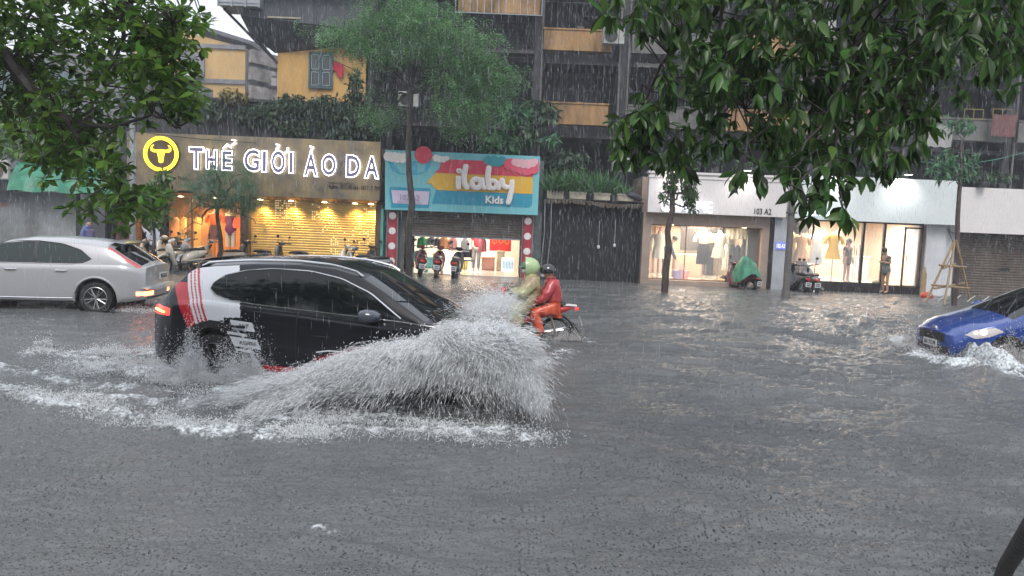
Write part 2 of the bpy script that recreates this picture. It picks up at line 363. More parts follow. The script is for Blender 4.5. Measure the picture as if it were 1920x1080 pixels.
# ================================================================ BUILDINGS
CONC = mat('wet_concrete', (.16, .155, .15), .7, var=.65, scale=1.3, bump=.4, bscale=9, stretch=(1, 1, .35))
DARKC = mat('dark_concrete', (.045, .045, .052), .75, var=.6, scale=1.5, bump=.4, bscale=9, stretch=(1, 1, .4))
YEL = mat('yellow_plaster', (.55, .33, .11), .8, var=.35, scale=1.1, bump=.25, bscale=14, stretch=(1, 1, .3))
YELD = mat('stained_yellow_plaster', (.36, .21, .09), .8, var=.75, scale=1.4, bump=.25, bscale=14, stretch=(1, 1, .3))
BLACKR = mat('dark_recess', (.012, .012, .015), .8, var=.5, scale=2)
SHEET = mat('grey_sheet_metal', (.34, .36, .39), .5, .3, var=.4, scale=2, stretch=(1, 1, .3))
TEALW = mat('teal_paint', (.045, .11, .12), .5, var=.4, scale=5)
GRN = mat('green_tarp', (.03, .22, .13), .45, var=.45, scale=4, bump=.4, bscale=10)
WHT = mat('white_paint', (.60, .61, .63), .5, var=.12, scale=2)
GAL = mat('galvanised', (.33, .35, .37), .45, .6, var=.4, scale=5)
STEELD = mat('dark_steel', (.05, .05, .055), .5, .5, var=.3, scale=6)
RED = mat('red_cloth', (.45, .02, .05), .7, var=.3, scale=6)
def grid_bars(b, x0, x1, y, z0, z1, nx, nz, t=.012):
    for i in range(nx+1):
        x = x0+(x1-x0)*i/nx; b.box(x-t, x+t, y-t, y+t, z0, z1)
    for j in range(nz+1):
        z = z0+(z1-z0)*j/nz; b.box(x0-t*1.3, x1+t*1.3, y-t*1.4, y-t*.4, z-t, z+t)
def ac_unit(name, x, y, z, lab, dark=True, s=1.0):
    t = empty(name, (x, y, z), 0, lab, 'air conditioner', 'air conditioner units on the old block')
    b = MB(); b.box(-.42*s, .42*s, 0, .3*s, 0, .62*s, .02); b.build('casing', mat('aged_casing', (.38, .38, .36), .6, var=.4, scale=4), t, 40)
    b = MB(); b.lathe([(.25*s, -.012), (.25*s, -.03), (.21*s, -.035), (.05*s, -.02), (.0, -.02)], (-.1*s, 0, .31*s), 'y', 20)
    b.box(-.39*s, -.37*s, -.02, -.004, .04*s, .58*s); b.box(.19*s, .21*s, -.02, -.004, .04*s, .58*s)
    b.build('fan_grille', BLK, t, 40)
    b = MB(); b.box(-.38*s, -.34*s, 0, .34*s, -.05, -.003); b.box(.34*s, .38*s, 0, .34*s, -.05, -.003); b.build('bracket', STEELD, t)
    return t
# --- the old apartment block behind the shops
AB = empty('apartment_block', (0, 31, 0), 0, 'dark old apartment block with stained yellow balconies rising behind the shops', 'building')
def apart(name, b, m, sm=False, par=None, **k): # built in world coordinates, then hung on the block
    o = b.build(name, m, None, sm, **k); p = par or AB; o.parent = p; o.matrix_parent_inverse = p.matrix_basis.inverted() if p is AB else Matrix.Translation((0, -31, 0)); return o
def A31(px, py): return at(px, py, 31)
yl, yr_ = A31(520, 140).x, A31(690, 140).x
b = MB(); b.box(yl, yr_, 31, 42, 0, 13); b.box(yl+.02, yr_+.02, 30.95, 31.003, A31(600, 78).z, A31(600, 76).z+.12); apart('wall', b, YEL)
XR = 46
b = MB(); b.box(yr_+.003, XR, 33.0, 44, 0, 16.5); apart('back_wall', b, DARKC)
# floors and cross walls that frame the dark loggias
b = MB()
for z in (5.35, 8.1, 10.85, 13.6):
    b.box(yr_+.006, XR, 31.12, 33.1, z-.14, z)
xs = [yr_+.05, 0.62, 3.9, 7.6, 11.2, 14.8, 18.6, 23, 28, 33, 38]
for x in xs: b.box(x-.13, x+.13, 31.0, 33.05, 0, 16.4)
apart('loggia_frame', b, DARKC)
b = MB(); b.box(yl-.9, XR+.5, 30.4, 44.5, 16.5, 16.7); b.box(yl-.9, yr_+.4, 29.9, 31.3, 12.9, 13.1); apart('roof', b, CONC)
# parapets
i = 0
for z0, z1 in ((5.66, 6.42), (8.38, 9.12), (11.1, 11.85)):
    for k, x in enumerate(xs[:-1]):
        x1 = xs[k+1]; 
        if k == 0: continue
        b = MB(); xa = x+.2; xb = x1-.55 if k == 1 else x1-.2
        b.box(xa, xb, 30.72, 30.84, z0, z1); b.box(xa-.03, xb+.03, 30.68, 30.88, z1+.002, z1+.06); b.box(xa, xb, 30.84, 31.1, z0, z0+.1)
        apart('balcony_parapet', b, YELD if k in (1, 3) else CONC); i += 1
# caged balconies over the kids' shop (grey bars), with plates on the bars
for (x0, x1, z0, z1) in ((yr_+.3, .45, 5.5, 7.6), (yr_+.4, .45, 8.3, 9.3)):
    b = MB(); grid_bars(b, x0, x1, 30.55, z0, z1, 18, 7, .006); b.box(x0, x1, 30.4, 31.1, z0-.16, z0-.05); apart('window_cage', b, STEELD)
pz = A31(940, 20)
b = MB(); b.box(A31(862, 10).x, A31(1012, 10).x, 30.3, 30.42, A31(940, 33).z, A31(940, 33).z+1.0); apart('balcony_parapet', b, YELD)
b = MB(); grid_bars(b, A31(858, 0).x, A31(1016, 0).x, 30.2, A31(940, 36).z, A31(940, 36).z+1.9, 12, 2, .014); apart('railing', b, GAL)
# window with shutters in the yellow wall
w0, w1 = A31(583, 100), A31(622, 165)
b = MB(); x0, x1, z0, z1 = w0.x, w1.x, w1.z, w0.z
b.box(x0, x1, 30.93, 30.997, z0, z1)
W1 = apart('window', b, mat('dark_pane', (.02, .03, .035), .15, var=.3, coat=.5))
b = MB(); t = .05
for (a0, a1, c0, c1) in ((x0-t, x1+t, z1-.01, z1+t), (x0-t, x1+t, z0-t, z0+.01), (x0-t, x0+.01, z0, z1), (x1-.01, x1+t, z0, z1), ((x0+x1)/2-.03, (x0+x1)/2+.03, z0, z1)): b.box(a0, a1, 30.88, 30.93, c0, c1)
fr = apart('frame', b, TEALW); fr.parent = W1; fr.matrix_parent_inverse = Matrix.Identity(4)
b = MB()
for xa, xb in ((x0+.05, (x0+x1)/2-.06), ((x0+x1)/2+.06, x1-.05)):
    for za, zb in ((z0+.06, z0+.45*(z1-z0)), (z0+.52*(z1-z0), z1-.06)):
        b.box(xa, xb, 30.895, 30.905, za, za+.02); b.box(xa, xb, 30.895, 30.905, zb-.02, zb); b.box(xa, xa+.02, 30.895, 30.905, za, zb); b.box(xb-.02, xb, 30.895, 30.905, za, zb)
ml = apart('muntin', b, mat('pale_paint', (.32, .42, .46), .5, var=.2)); ml.parent = W1; ml.matrix_parent_inverse = Matrix.Identity(4)
# overhanging metal cages and sheds at the left end, top
a0, a1 = A31(435, 0), A31(605, 60)
ov = [(A31(470, 60), A31(690, 78), 29.6, DARKC, 'sheet_wall'), ]
b = MB(); zt, zb = A31(500, 30).z, A31(560, 80).z
b.add([(A31(468, 40).x, 30.0, A31(468, 42).z), (A31(690, 40).x, 30.0, A31(690, 62).z-.1), (A31(690, 0).x, 30.0, 12.5), (A31(468, 0).x, 30.0, 12.5),
       (yl-.1, 31.0, A31(520, 100).z), (yr_, 31.0, A31(690, 84).z), (yr_, 31.0, 12.5), (A31(468, 0).x, 31.0, 12.5), (A31(468, 40).x, 31, A31(468, 62).z)],
      [(0, 1, 2, 3), (1, 5, 6, 2), (2, 6, 7, 3), (8, 4, 5, 1, 0), (3, 7, 8, 0)])
apart('overhang', b, mat('dark_boards', (.06, .068, .08), .6, var=.55, scale=2, stretch=(2.5, 1, .2)))
b = MB(); xa, xb = A31(436, 0).x, A31(510, 0).x; z0 = A31(436, 28).z
b.box(xa, xb, 29.55, 30.9, z0, z0+2.6)
for i in range(8): b.box(xa-.02, xb+.01, 29.52, 29.552, z0+.1+.32*i, z0+.13+.32*i)
for i in range(4): b.box(xa+(xb-xa)*i/3-.02, xa+(xb-xa)*i/3+.02, 29.49, 29.53, z0-.05, z0+2.6)
apart('metal_cage', b, SHEET)
b = MB(); xa, xb = A31(505, 0).x, A31(683, 0).x; z0 = A31(683, 6).z; grid_bars(b, xa, xb, 29.7, z0, z0+1.6, 14, 3, .016); b.box(xa, xb, 29.66, 29.9, z0-.08, z0-.02); apart('railing', b, SHEET)
b = MB(); xa, xb = A31(518, 0).x, A31(578, 0).x; z = A31(548, 47).z; b.box(xa, xb, 29.94, 29.985, z, z+.05); apart('lamp_tube', b, mat('pale_rust', (.38, .33, .25), .6, var=.3))
# side stair of dark struts under the cage
b = MB(); b.tube([A31(437, 28)-Vector((0, 1, 0)), A31(520, 118)], .05, 6); b.tube([A31(470, 60), A31(520, 118)], .06, 6); apart('strut', b, STEELD)
# laundry pole with a red cloth
LP = empty('laundry_pole', A31(622, 112), 0, 'thin pole with crumpled crimson cloth by the teal window', 'laundry pole')
b = MB(); e = A31(682, 140)-A31(622, 112); b.tube([(0, -.05, 0), (e.x, -.25, e.z)], .018, 6); b.build('pole', STEELD, LP)
b = MB(); vs = []; n = 9
for j in range(6):
    for i in range(n): vs.append((.05+.055*i, -.08-.02*i*.6+.03*math.sin(i*1.9+j), e.z/e.x*(.05+.055*i)-.02-j*.085*(1-.25*math.sin(i*.9))))
b.add(vs, [(j*n+i, j*n+i+1, (j+1)*n+i+1, (j+1)*n+i) for j in range(5) for i in range(n-1)]); b.build('cloth', RED, LP, True)
for (px, py, lb, s) in ((765, 200, 'air conditioner behind the feathery tree trunk with a dark fan', .9), (1150, 82, 'white air conditioner hanging beside the yellow balcony', .95), (1165, 322, 'pale air conditioner low over the black passage', .85), (1545, 70, 'air conditioner lost behind the big dark foliage', 1.0)):
    p = at(px, py, 30.2); ac_unit('air_conditioner', p.x, p.y, p.z, lb, s=s)
# laundry and clutter on the hidden balconies at right
RS = random.Random(4)
for (px, py, c, lb) in ((1640, 205, (.3, .12, .1), 'faded reddish cloth drying under the dark foliage'), (1765, 235, (.35, .34, .33), 'pale grey sheet hung at the end of a balcony'), (1560, 215, (.28, .27, .3), 'grey bedsheet hung on a balcony behind foliage'), (1885, 215, (.16, .07, .07), 'dark maroon cloth on the right end balcony')):
    p = at(px, py, 30.3); b = MB(); n = 8; w = .9; vs = []
    for j in range(5):
        for i in range(n): vs.append((p.x+w*(i/(n-1)-.5), p.y+.05*math.sin(i*1.7+j*.4), p.z-j*.2+.03*math.sin(i*2.1)))
    b.add(vs, [(j*n+i, j*n+i+1, (j+1)*n+i+1, (j+1)*n+i) for j in range(4) for i in range(n-1)]); o = b.build('laundry', mat('cloth%d' % px, c, .8, var=.3), None, True)
    tag(o, lb, 'laundry')
# yellow frames low on the right balconies
for (px, lb) in ((1826, 'yellow metal frame on the balcony, nearer the middle'), (1880, 'yellow metal frame on the balcony by the right edge')):
    p = at(px, 214, 30.4); b = MB(); w = .35
    for q in (-w, 0, w): b.box(p.x+q-.012, p.x+q+.012, p.y, p.y+.02, p.z-.18, p.z+.18)
    for q in (-.18, .18): b.box(p.x-w, p.x+w, p.y-.004, p.y+.024, p.z+q-.012, p.z+q+.012)
    tag(b.build('metal_frame', mat('dull_yellow', (.25, .2, .04), .6, var=.4)), lb, 'metal frame', 'yellow frames on the right balcony')
# --- far yellow block in the haze
FB = empty('far_block', (0, 58, 0), 0, 'hazy yellow house block with a sloping grey roof seen past the tree', 'building')
def F58(px, py): return at(px, py, 58)
def fpart(name, b, m, par=None):
    o = b.build(name, m); o.parent = par or FB; o.matrix_parent_inverse = Matrix.Translation((0, -58, 0)); return o
YF = mat('pale_yellow_plaster', (.62, .40, .16), .85, var=.3, scale=.5, bump=.2, bscale=4, stretch=(1, 1, .3))
GRYF = mat('grey_stained_wall', (.23, .23, .25), .8, var=.5, scale=.8, stretch=(1, 1, .3))
xl, xm, xr = F58(250, 120).x, F58(460, 120).x, F58(575, 120).x
ztop = F58(460, 90).z; zr = F58(350, 55).z
b = MB(); b.prism([(xl, -2), (xm, -2), (xm, F58(460, 90).z), (F58(350, 60).x, F58(350, 60).z), (xl, F58(300, 40).z)], 58, 70); fpart('wall', b, YF)
b = MB(); 
for py in (88, 153): b.box(xl-.05, xm+.05, 57.85, 57.998, F58(420, py).z-.15, F58(420, py).z+.15)
b.box(F58(340, 0).x, F58(385, 0).x, 57.8, 57.997, F58(380, 150).z, F58(380, 98).z); fpart('ledge', b, GRYF)
# receding side with balconies
b = MB(); b.add([(xm+.01, 58, -2), (xr+5, 76, -2), (xr+5, 76, F58(460, 90).z+1.0), (xm+.01, 58, F58(460, 95).z), (xm+.01, 70, -2), (xm+.01, 70, F58(460, 95).z)], [(0, 1, 2, 3), (4, 0, 3, 5), (1, 4, 5, 2), (3, 2, 5)]); fpart('side_wall', b, GRYF)
b = MB()
for (za) in (F58(470, 185).z, F58(470, 150).z, F58(470, 118).z):
    for i in range(5):
        t0, t1 = i/5+.02, (i+1)/5-.02; f0 = Vector((xm+.05+(xr+5-xm)*t0, 58+18*t0-.4, 0)); f1 = Vector((xm+.05+(xr+5-xm)*t1, 58+18*t1-.4, 0)); dd = Vector((.35, -.35, 0))
        vs = [f0+dd, f1+dd, f1, f0]; b.add([(p.x, p.y, za) for p in vs]+[(p.x, p.y, za+.9) for p in vs], [(0, 3, 2, 1), (4, 5, 6, 7), (0, 1, 5, 4), (1, 2, 6, 5), (2, 3, 7, 6), (3, 0, 4, 7)])
fpart('balcony', b, mat('far_balcony', (.30, .27, .25), .8, var=.7, scale=1.2))
b = MB(); b.prism([(F58(340, 45).x, F58(340, 45).z), (xm+.4, F58(463, 84).z), (xm+.4, F58(463, 84).z+.25), (F58(340, 45).x, F58(340, 45).z+.3)], 57.6, 70.2)
b.add([(xm+.2, 57.6, F58(463, 84).z), (xr+6, 76, F58(463, 84).z+1.0), (xr+6, 76, F58(463, 84).z+1.25), (xm+.2, 57.6, F58(463, 84).z+.25)], [(0, 1, 2, 3)]); fpart('roof', b, mat('grey_roof', (.14, .14, .16), .7, var=.4, scale=1))
for (px, py) in ((367, 140),):
    p = F58(px, py); b = MB(); b.box(p.x-.5, p.x+.5, 57.2, 57.8, p.z-.25, p.z+.35); fpart('air_conditioner', b, WHT)
p = F58(500, 132); b = MB(); b.ell((p.x, 61, p.z), (.55, .1, .85), 12); fpart('red_flag', b, mat('red_flag', (.6, .03, .04), .7, var=.2))
b = MB()
for (px, py, s_) in ((470, 130, .5), (482, 150, .6), (510, 155, .7), (497, 170, .5), (512, 140, .4), (476, 170, .5)):
    p = at(px, py, 59.5); b.box(p.x-s_*.5, p.x+s_*.5, 59.3, 59.7, p.z-s_*.4, p.z+s_*.4, .05)
fpart('balcony_clutter', b, mat('pale_clutter', (.42, .42, .44), .7, isl=.4))
# --- dark block behind the left foliage
b = MB(); p0, p1 = at(-500, 150, 36), at(240, 150, 36); b.box(p0.x, p1.x, 36, 46, 0, 8.5); 
LB = empty('grey_block', (0, 36, 0), 0, 'grey building mostly hidden by the big left tree', 'building')
o = b.build('wall', GRYF, LB); o.matrix_parent_inverse = Matrix.Translation((0, -36, 0))
for i in range(9):
  for z in (4.2, 6.4):
    if p0.x+2.6+i*2.6 > p1.x: continue
    b = MB(); b.box(p0.x+1+i*2.6, p0.x+2.4+i*2.6, 35.9, 35.997, z, z+1.2); o = b.build('window', mat('bluish_pane', (.10, .15, .17), .15, var=.5, coat=.4), LB); o.matrix_parent_inverse = Matrix.Translation((0, -36, 0))
# --- parapet wall over the leather shop
q0, q1 = at(352, 185, 29), at(722, 190, 29)
b = MB(); b.box(-14.2, -4.5, 29.0, 29.25, 2.5, at(500, 192, 29).z); b.box(-14.2, -4.5, 28.92, 29.0, at(500, 192, 29).z+.002, at(500, 192, 29).z+.09)
for i in range(26): b.box(-14+.37*i, -13.97+.37*i, 28.93, 28.95, 4.5, 5.5)
b.box(-14.1, -4.6, 28.9, 28.96, 5.30, 5.35)
tag(b.build('parapet_wall', DARKC), 'dark parapet wall with creeping plants above the brown shop sign', 'wall')
# ================================================================ SHOPS
GOLD = mat('brushed_gold_steel', (.50, .37, .19), .30, .75, col2=(.17, .16, .15), scale=1.1, bump=.12, bscale=5, stretch=(1, 1, .8))
BRZ = mat('bronze_fascia', (.16, .11, .075), .35, .6, var=.5, scale=2)
def shutter(name, x0, x1, y, z0, z1, m, parent, pitch=.075, d=.018):
    return shutter_mb(x0, x1, y, z0, z1, pitch, d).build(name, m, parent)
def shutter_mb(x0, x1, y, z0, z1, pitch=.075, d=.018):
    n = max(2, int((z1-z0)/pitch)); vs = []; fs = []
    for i in range(n):
        a = z0+(z1-z0)*i/n; c = z0+(z1-z0)*(i+1)/n; k = len(vs)
        vs += [(x0, y, a), (x1, y, a), (x0, y-d, a+(c-a)*.35), (x1, y-d, a+(c-a)*.35), (x0, y-d, a+(c-a)*.8), (x1, y-d, a+(c-a)*.8), (x0, y, c), (x1, y, c)]
        fs += [(k, k+1, k+3, k+2), (k+2, k+3, k+5, k+4), (k+4, k+5, k+7, k+6)]
    b = MB(); b.add(vs, fs); return b
def lamp(name, kind, loc, power, col, size=.3, rot=None, spot=None, parent=None):
    l = bpy.data.lights.new(name, kind); l.energy = power; l.color = col
    if kind == 'AREA': l.shape = 'DISK'; l.size = size
    elif kind == 'SPOT': l.spot_size = R(spot or 80); l.spot_blend = .8; l.shadow_soft_size = size
    else: l.shadow_soft_size = size
    o = bpy.data.objects.new(name, l); COL.objects.link(o); o.location = loc
    if rot: o.rotation_euler = rot
    o.parent = parent
    return o
def shell(t, x0, x1, y0, y1, z0, z1, wm, fm, cm):
    b = MB(); b.add([(x0, y1, z0), (x1, y1, z0), (x1, y1, z1), (x0, y1, z1), (x0, y0, z0), (x0, y0, z1), (x1, y0, z0), (x1, y0, z1)], [(0, 1, 2, 3), (4, 0, 3, 5), (1, 6, 7, 2)]); b.build('inner_wall', wm, t)
    b = MB(); b.box(x0, x1, y0, y1, z0-.1, z0); b.build('floor', fm, t)
    b = MB(); b.box(x0, x1, y0, y1, z1, z1+.08); b.build('ceiling', cm, t)
WARMW = mat('cream_shop_wall', (.72, .62, .48), .6, var=.06, scale=2)
TILE = mat('pale_floor_tile', (.6, .55, .48), .15, var=.1, scale=3)
# ---- 1 leather shop
S1 = empty('leather_shop', (0, 0, 0), 0, 'leather clothing shop with a gold sign and perforated golden shutter', 'shop')
b = MB(); b.box(-13.15, -4.6, 28.6, 34, 2.55, 4.3); b.box(-13.15, -12.95, 27.6, 34, -.1, 2.5); b.box(-4.78, -4.6, 27.7, 34, -.1, 2.42); b.box(-9.42, -9.16, 27.75, 28.5, -.1, 2.42); b.build('wall', BRZ, S1)
sg = MB()
for i, (xa, xb) in enumerate(((-13.13, -10.9), (-10.895, -8.55), (-8.545, -6.2), (-6.195, -4.6))): sg.box(xa, xb, 27.3, 27.5, 2.48 if i else 2.56, 4.44)
SG1 = sg.build('sign', GOLD, S1)
b = MB(); b.add([(-13.13, 27.35, 2.475), (-4.6, 27.35, 2.475), (-4.6, 27.65, 2.36), (-13.13, 27.65, 2.36), (-13.13, 28.4, 2.36), (-4.6, 28.4, 2.36)], [(0, 1, 2, 3), (3, 2, 5, 4)]); b.build('fascia', BRZ, S1)
NW = glow('white_neon', (.86, .88, 1.0), 4.5); NF = mat('letter_face', (.12, .10, .16), .5, var=.2, emit=(.25, .22, .40), es=.12)
def px27(px, py): return at(px, py, 27.3)
# hand-made condensed letters with a glowing edge: words and their pixel spans on the sign
def neon(word, pxa, pya, pxb, pyb, par, bold=.0, out=.018, y=27.22, sh=0.0):
    p = at(pxa, pyb, 27.3); q = at(pxb, pya, 27.3)
    xa, xb = p.x, q.x; za, zb = (at((pxa+pxb)/2, pyb, 27.3).z, at((pxa+pxb)/2, pya, 27.3).z)
    f = text('letter_face', word, xa, xb, za, zb, y+.02, NF, par, depth=.05, bold=bold, shear=sh)
    g = text_geo(word, xa-.01, xb+.01, za-.01, zb+.01, y, depth=.05, bold=bold, outline=out, shear=sh)
    b = MB(); b.add(*g); b.build('glowing_outline', NW, f)
for wd, x0, y0, x1, y1 in (('T', 357, 276, 384, 318), ('H', 389, 281, 409, 318), ('E', 418, 283, 438, 320), ('G', 459, 280, 489, 322), ('I', 493, 283, 502, 323), ('O', 510, 282, 537, 326), ('I', 543, 285, 552, 325),
                            ('A', 571, 287, 598, 331), ('O', 604, 289, 632, 330), ('D', 650, 291, 677, 333), ('A', 684, 293, 712, 335)):
    neon(wd, x0, y0, x1, y1, SG1, bold=.035, out=.016)
def stroke(pts, r=.02, y=27.2, f=px27):
    b = MB(); b.tube([(f(*p).x, y, f(*p).z) for p in pts], r, 6); return b
for k, pts in enumerate((((420, 279), (428, 271), (436, 278)), ((436, 273), (441, 269), (443, 264), (437, 263)), ((519, 281), (522, 277), (524, 272), (519, 271)), ((534, 288), (540, 284), (541, 277)), ((583, 286), (585, 281), (588, 276), (582, 275)))):
    stroke(pts, .022).build('accent_mark', NW, SG1)
# round bull emblem
ec = px27(304, 289); ey = 27.2
YN = glow('yellow_neon', (1, .80, .03), 2.2); DKB = mat('emblem_back', (.10, .06, .03), .5, var=.2)
b = MB(); b.lathe([(0, .02), (.60, .02), (.60, .08), (0, .08)], (ec.x, ey, ec.z), 'y', 40); EM = b.build('emblem', DKB, SG1)
b = MB(); b.lathe([(.47, -.01), (.585, -.01), (.585, .015), (.47, .015), (.47, -.01)], (ec.x, ey, ec.z), 'y', 44); b.build('emblem_ring', YN, EM)
b = MB()
for i in range(36):
    a = i*PI/18; b.ell((ec.x+.53*math.cos(a), ey-.013, ec.z+.53*math.sin(a)), (.018, .006, .018), 6)
b.build('ring_dots', DKB, EM)
b = MB(); hd = [(-.135, .07), (-.10, -.05), (-.075, -.16), (-.07, -.27), (0, -.30), (.07, -.27), (.075, -.16), (.10, -.05), (.135, .07)]
b.prism([(ec.x+x, ec.z+z) for x, z in hd], ey-.012, ey+.018)
hn = [(-.13, .06), (-.24, .05), (-.33, .10), (-.345, .19), (-.30, .27), (-.235, .30), (-.29, .22), (-.27, .155), (-.18, .135), (0, .14), (.18, .135), (.27, .155), (.29, .22), (.235, .30), (.30, .27), (.345, .19), (.33, .10), (.24, .05), (.13, .06)]
n = len(hn); hn = [(ec.x+x, ec.z+z) for x, z in hn]
b.prism(hn, ey-.016, ey+.016); b.build('bull_head', YN, EM)
DT = mat('dark_lettering', (.03, .02, .02), .5, var=.1)
def ptext(name, s_, pxa, pya, pxb, pyb, y, m, par, **k):
    xa, xb = at(pxa, pyb, y).x, at(pxb, pya, y).x; za, zb = at((pxa+pxb)/2, pyb, y).z, at((pxa+pxb)/2, pya, y).z
    return text(name, s_, xa, xb, za, zb, y, m, par, **k)
ptext('lettering', 'www.aoda.com.vn', 616, 340, 662, 346, 27.29, DT, SG1, depth=.01)
ptext('lettering', 'Hotline : 0912 600 666 - 043 7 . 7  7049', 615, 347, 714, 356, 27.29, DT, SG1, depth=.01, bold=.02)
ptext('lettering', '9 Phạm Ngọc Thạch', 289, 330, 352, 339, 27.29, DT, SG1, depth=.01, bold=.02)
# shutter and its holes
GSH = mat('golden_shutter', (.62, .42, .13), .38, .45, var=.2, scale=3)
b = shutter_mb(-9.16, -4.79, 28.05, -.1, 2.36, .085, .009); b.mi = 1; hr = random.Random(11)
for (x0, x1, z0, z1, p) in ((-8.3, -7.65, 1.75, 2.35, .6), (-7.95, -7.6, 1.3, 1.8, .15), (-7.0, -6.4, 1.75, 2.33, .35), (-6.75, -6.0, 1.2, 1.75, .16), (-6.35, -6.1, .2, 1.2, .6), (-6.9, -5.7, .3, .62, .28), (-5.35, -4.9, 1.0, 2.3, .25), (-6.1, -5.5, .8, 1.5, .08)):
    z = math.floor(z0/.085)*.085+.05
    while z < z1:
        x = math.floor(x0/.075)*.075
        while x < x1:
            if hr.random() < p: b.box(x, x+.036, 28.024, 28.029, z-.014, z+.018)
            x += .075
        z += .085
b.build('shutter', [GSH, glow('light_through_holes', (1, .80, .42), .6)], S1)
# warm downlights in the fascia
for x in (-12.6, -11.5, -10.3, -8.75, -7.7, -6.55, -5.5, -4.95):
    f_ = MB(); f_.lathe([(0, 0), (.075, 0), (.09, .015), (.09, .03)], (x, 27.72, 2.335), 'z', 14); lo = f_.build('downlight', glow('warm_lamp', (1, .78, .45), 9), S1)
    lamp('lamp', 'SPOT', (x, 27.74, 2.30), 75 if x > -9.2 else 50, (1, .62, .22), .05, (R(12), 0, 0), 110, lo)
# display window with figures
shell(S1, -12.95, -9.45, 28.0, 30.2, .12, 2.34, mat('orange_back_wall', (.55, .25, .07), .6, var=.4, scale=1.5), TILE, WARMW)
b = MB(); b.box(-12.95, -9.45, 27.9, 28.0, -.1, .12); b.box(-12.97, -12.93, 27.9, 27.96, .12, 2.36); b.box(-11.2, -11.16, 27.9, 27.96, .12, 2.36); b.box(-9.5, -9.44, 27.9, 27.96, .12, 2.36); b.build('window_frame', BRZ, S1)
lamp('lamp', 'AREA', (-11.2, 28.8, 2.28), 95, (1, .62, .28), 1.2, None, None, S1)
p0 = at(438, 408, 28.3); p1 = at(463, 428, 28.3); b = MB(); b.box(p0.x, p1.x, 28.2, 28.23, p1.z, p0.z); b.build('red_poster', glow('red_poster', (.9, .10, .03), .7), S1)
b = MB()
for i, (px, c) in enumerate(((330, 0), (345, 0), (358, 0), (372, 0), (385, 0))):
    p = at(px, 425, 29); b.loft([(p.z-.9+.0, p.x, 29, .16, .08), (p.z-.3, p.x, 29, .2, .1), (p.z+.25, p.x, 29, .14, .07), (p.z+.35, p.x, 29, .03, .03)], 10, 'z')
b.build('hanging_jackets', mat('tan_leather', (.42, .22, .08), .5, isl=.5), S1, True)
# ---- 2 kids' shop
S2 = empty('kids_shop', (0, 0, 0), 0, "children's clothes shop with a striped teal, red and yellow sign", 'shop')
GRYW = mat('grey_green_metal', (.12, .14, .14), .45, .3, var=.3, scale=3)
b = MB(); b.box(-4.56, -3.82, 28.0, 31, -.15, 2.3); b.box(.22, .95, 28.0, 31, -.15, 2.3); b.box(-4.56, .95, 28.5, 31, 2.2, 4.1); b.build('wall', GRYW, S2)
b = MB(); b.box(-4.58, -4.5, 27.6, 28, -.15, 2.2); b.build('edge_strip', mat('teal_strip', (.08, .35, .30), .5, var=.2), S2)
TEAL = mat('sign_teal', (.16, .47, .52), .45, var=.06); BLU = mat('sign_blue', (.02, .27, .40), .45, var=.06); SRED = mat('sign_red', (.60, .04, .08), .45, var=.08); SYEL = mat('sign_yellow', (.72, .42, .04), .45, var=.08)
PNK = mat('sign_pink', (.72, .40, .45), .5, var=.06); SWH = mat('sign_white', (.74, .70, .68), .5, var=.06); LAV = mat('sign_lavender', (.55, .48, .62), .5, var=.06)
def C2(cx_, cy_): # crop coordinates of the sign to pixels
    return 710+cx_/3.857, 260+cy_/3.857
def c27(cx_, cy_, y=27.25): p = at(*C2(cx_, cy_), 27.3); return (p.x, p.z)
b = MB(); b.prism([c27(46, 80), c27(1168, 128), c27(1150, 553), c27(46, 512)], 27.30, 27.5); SG2 = b.build('sign', TEAL, S2)
def panel(name, pts, m, k): bb = MB(); bb.prism([c27(*p) for p in pts], 27.30-.006*k, 27.298-.006*(k-1)+0, ); return bb.build(name, m, SG2)
panel('blue_stripe', [(415, 370), (1112, 398), (1108, 478), (1085, 500), (385, 470)], BLU, 1)
panel('yellow_stripe', [(345, 320), (415, 245), (1116, 275), (1112, 400), (430, 372), (400, 355), (385, 330)], SYEL, 2)
panel('red_stripe', [(460, 148), (1116, 175), (1116, 277), (408, 247), (440, 215)], SRED, 3)
def cloud(cs, m, k, cut=None):
    bb = MB()
    for i, (x, z, r) in enumerate(cs):
        p = c27(x, z+10); rr = r/3.857/54.5*27.3/28; bb.lathe([(0, -.0006*i), (rr, -.0006*i), (rr, .004)], (p[0], 27.29-.007*k, p[1]), 'y', 20)
    return bb.build('cloud_shape', m, SG2)
# scalloped clouds, trimmed to the board by keeping discs inside it
cloud([(70, 118, 34), (100, 126, 34), (135, 132, 34), (172, 136, 32), (195, 118, 26), (85, 108, 24), (120, 112, 24), (150, 116, 24)], SWH, 5)
cloud([(415, 130, 26), (440, 138, 24), (470, 140, 24), (495, 132, 18)], SWH, 5)
cloud([(790, 145, 32), (825, 158, 34), (865, 160, 34), (895, 148, 30), (835, 140, 30)], mat('sign_deep_teal', (.03, .28, .33), .5), 5)
cloud([(945, 175, 40), (985, 190, 40), (1030, 205, 42), (1075, 215, 42), (1120, 205, 40), (1128, 170, 34), (960, 160, 26)], mat('sign_coral', (.66, .08, .14), .5), 6)
cloud([(985, 160, 26), (1010, 168, 28), (1045, 176, 28), (1082, 180, 28), (1115, 168, 28), (1128, 158, 24), (1000, 152, 18), (1035, 156, 20), (1075, 160, 22), (1100, 160, 20)], PNK, 8)
panel('balloon_base', [(65, 165), (385, 160), (380, 200), (350, 235), (290, 262), (160, 262), (100, 235)], mat('sign_mid_blue', (.05, .36, .50), .5), 1)
panel('balloon_stripe', [(115, 180), (200, 178), (205, 255), (150, 245)], TEAL, 2)
panel('balloon_stripe', [(275, 178), (345, 176), (325, 235), (280, 252)], TEAL, 2)
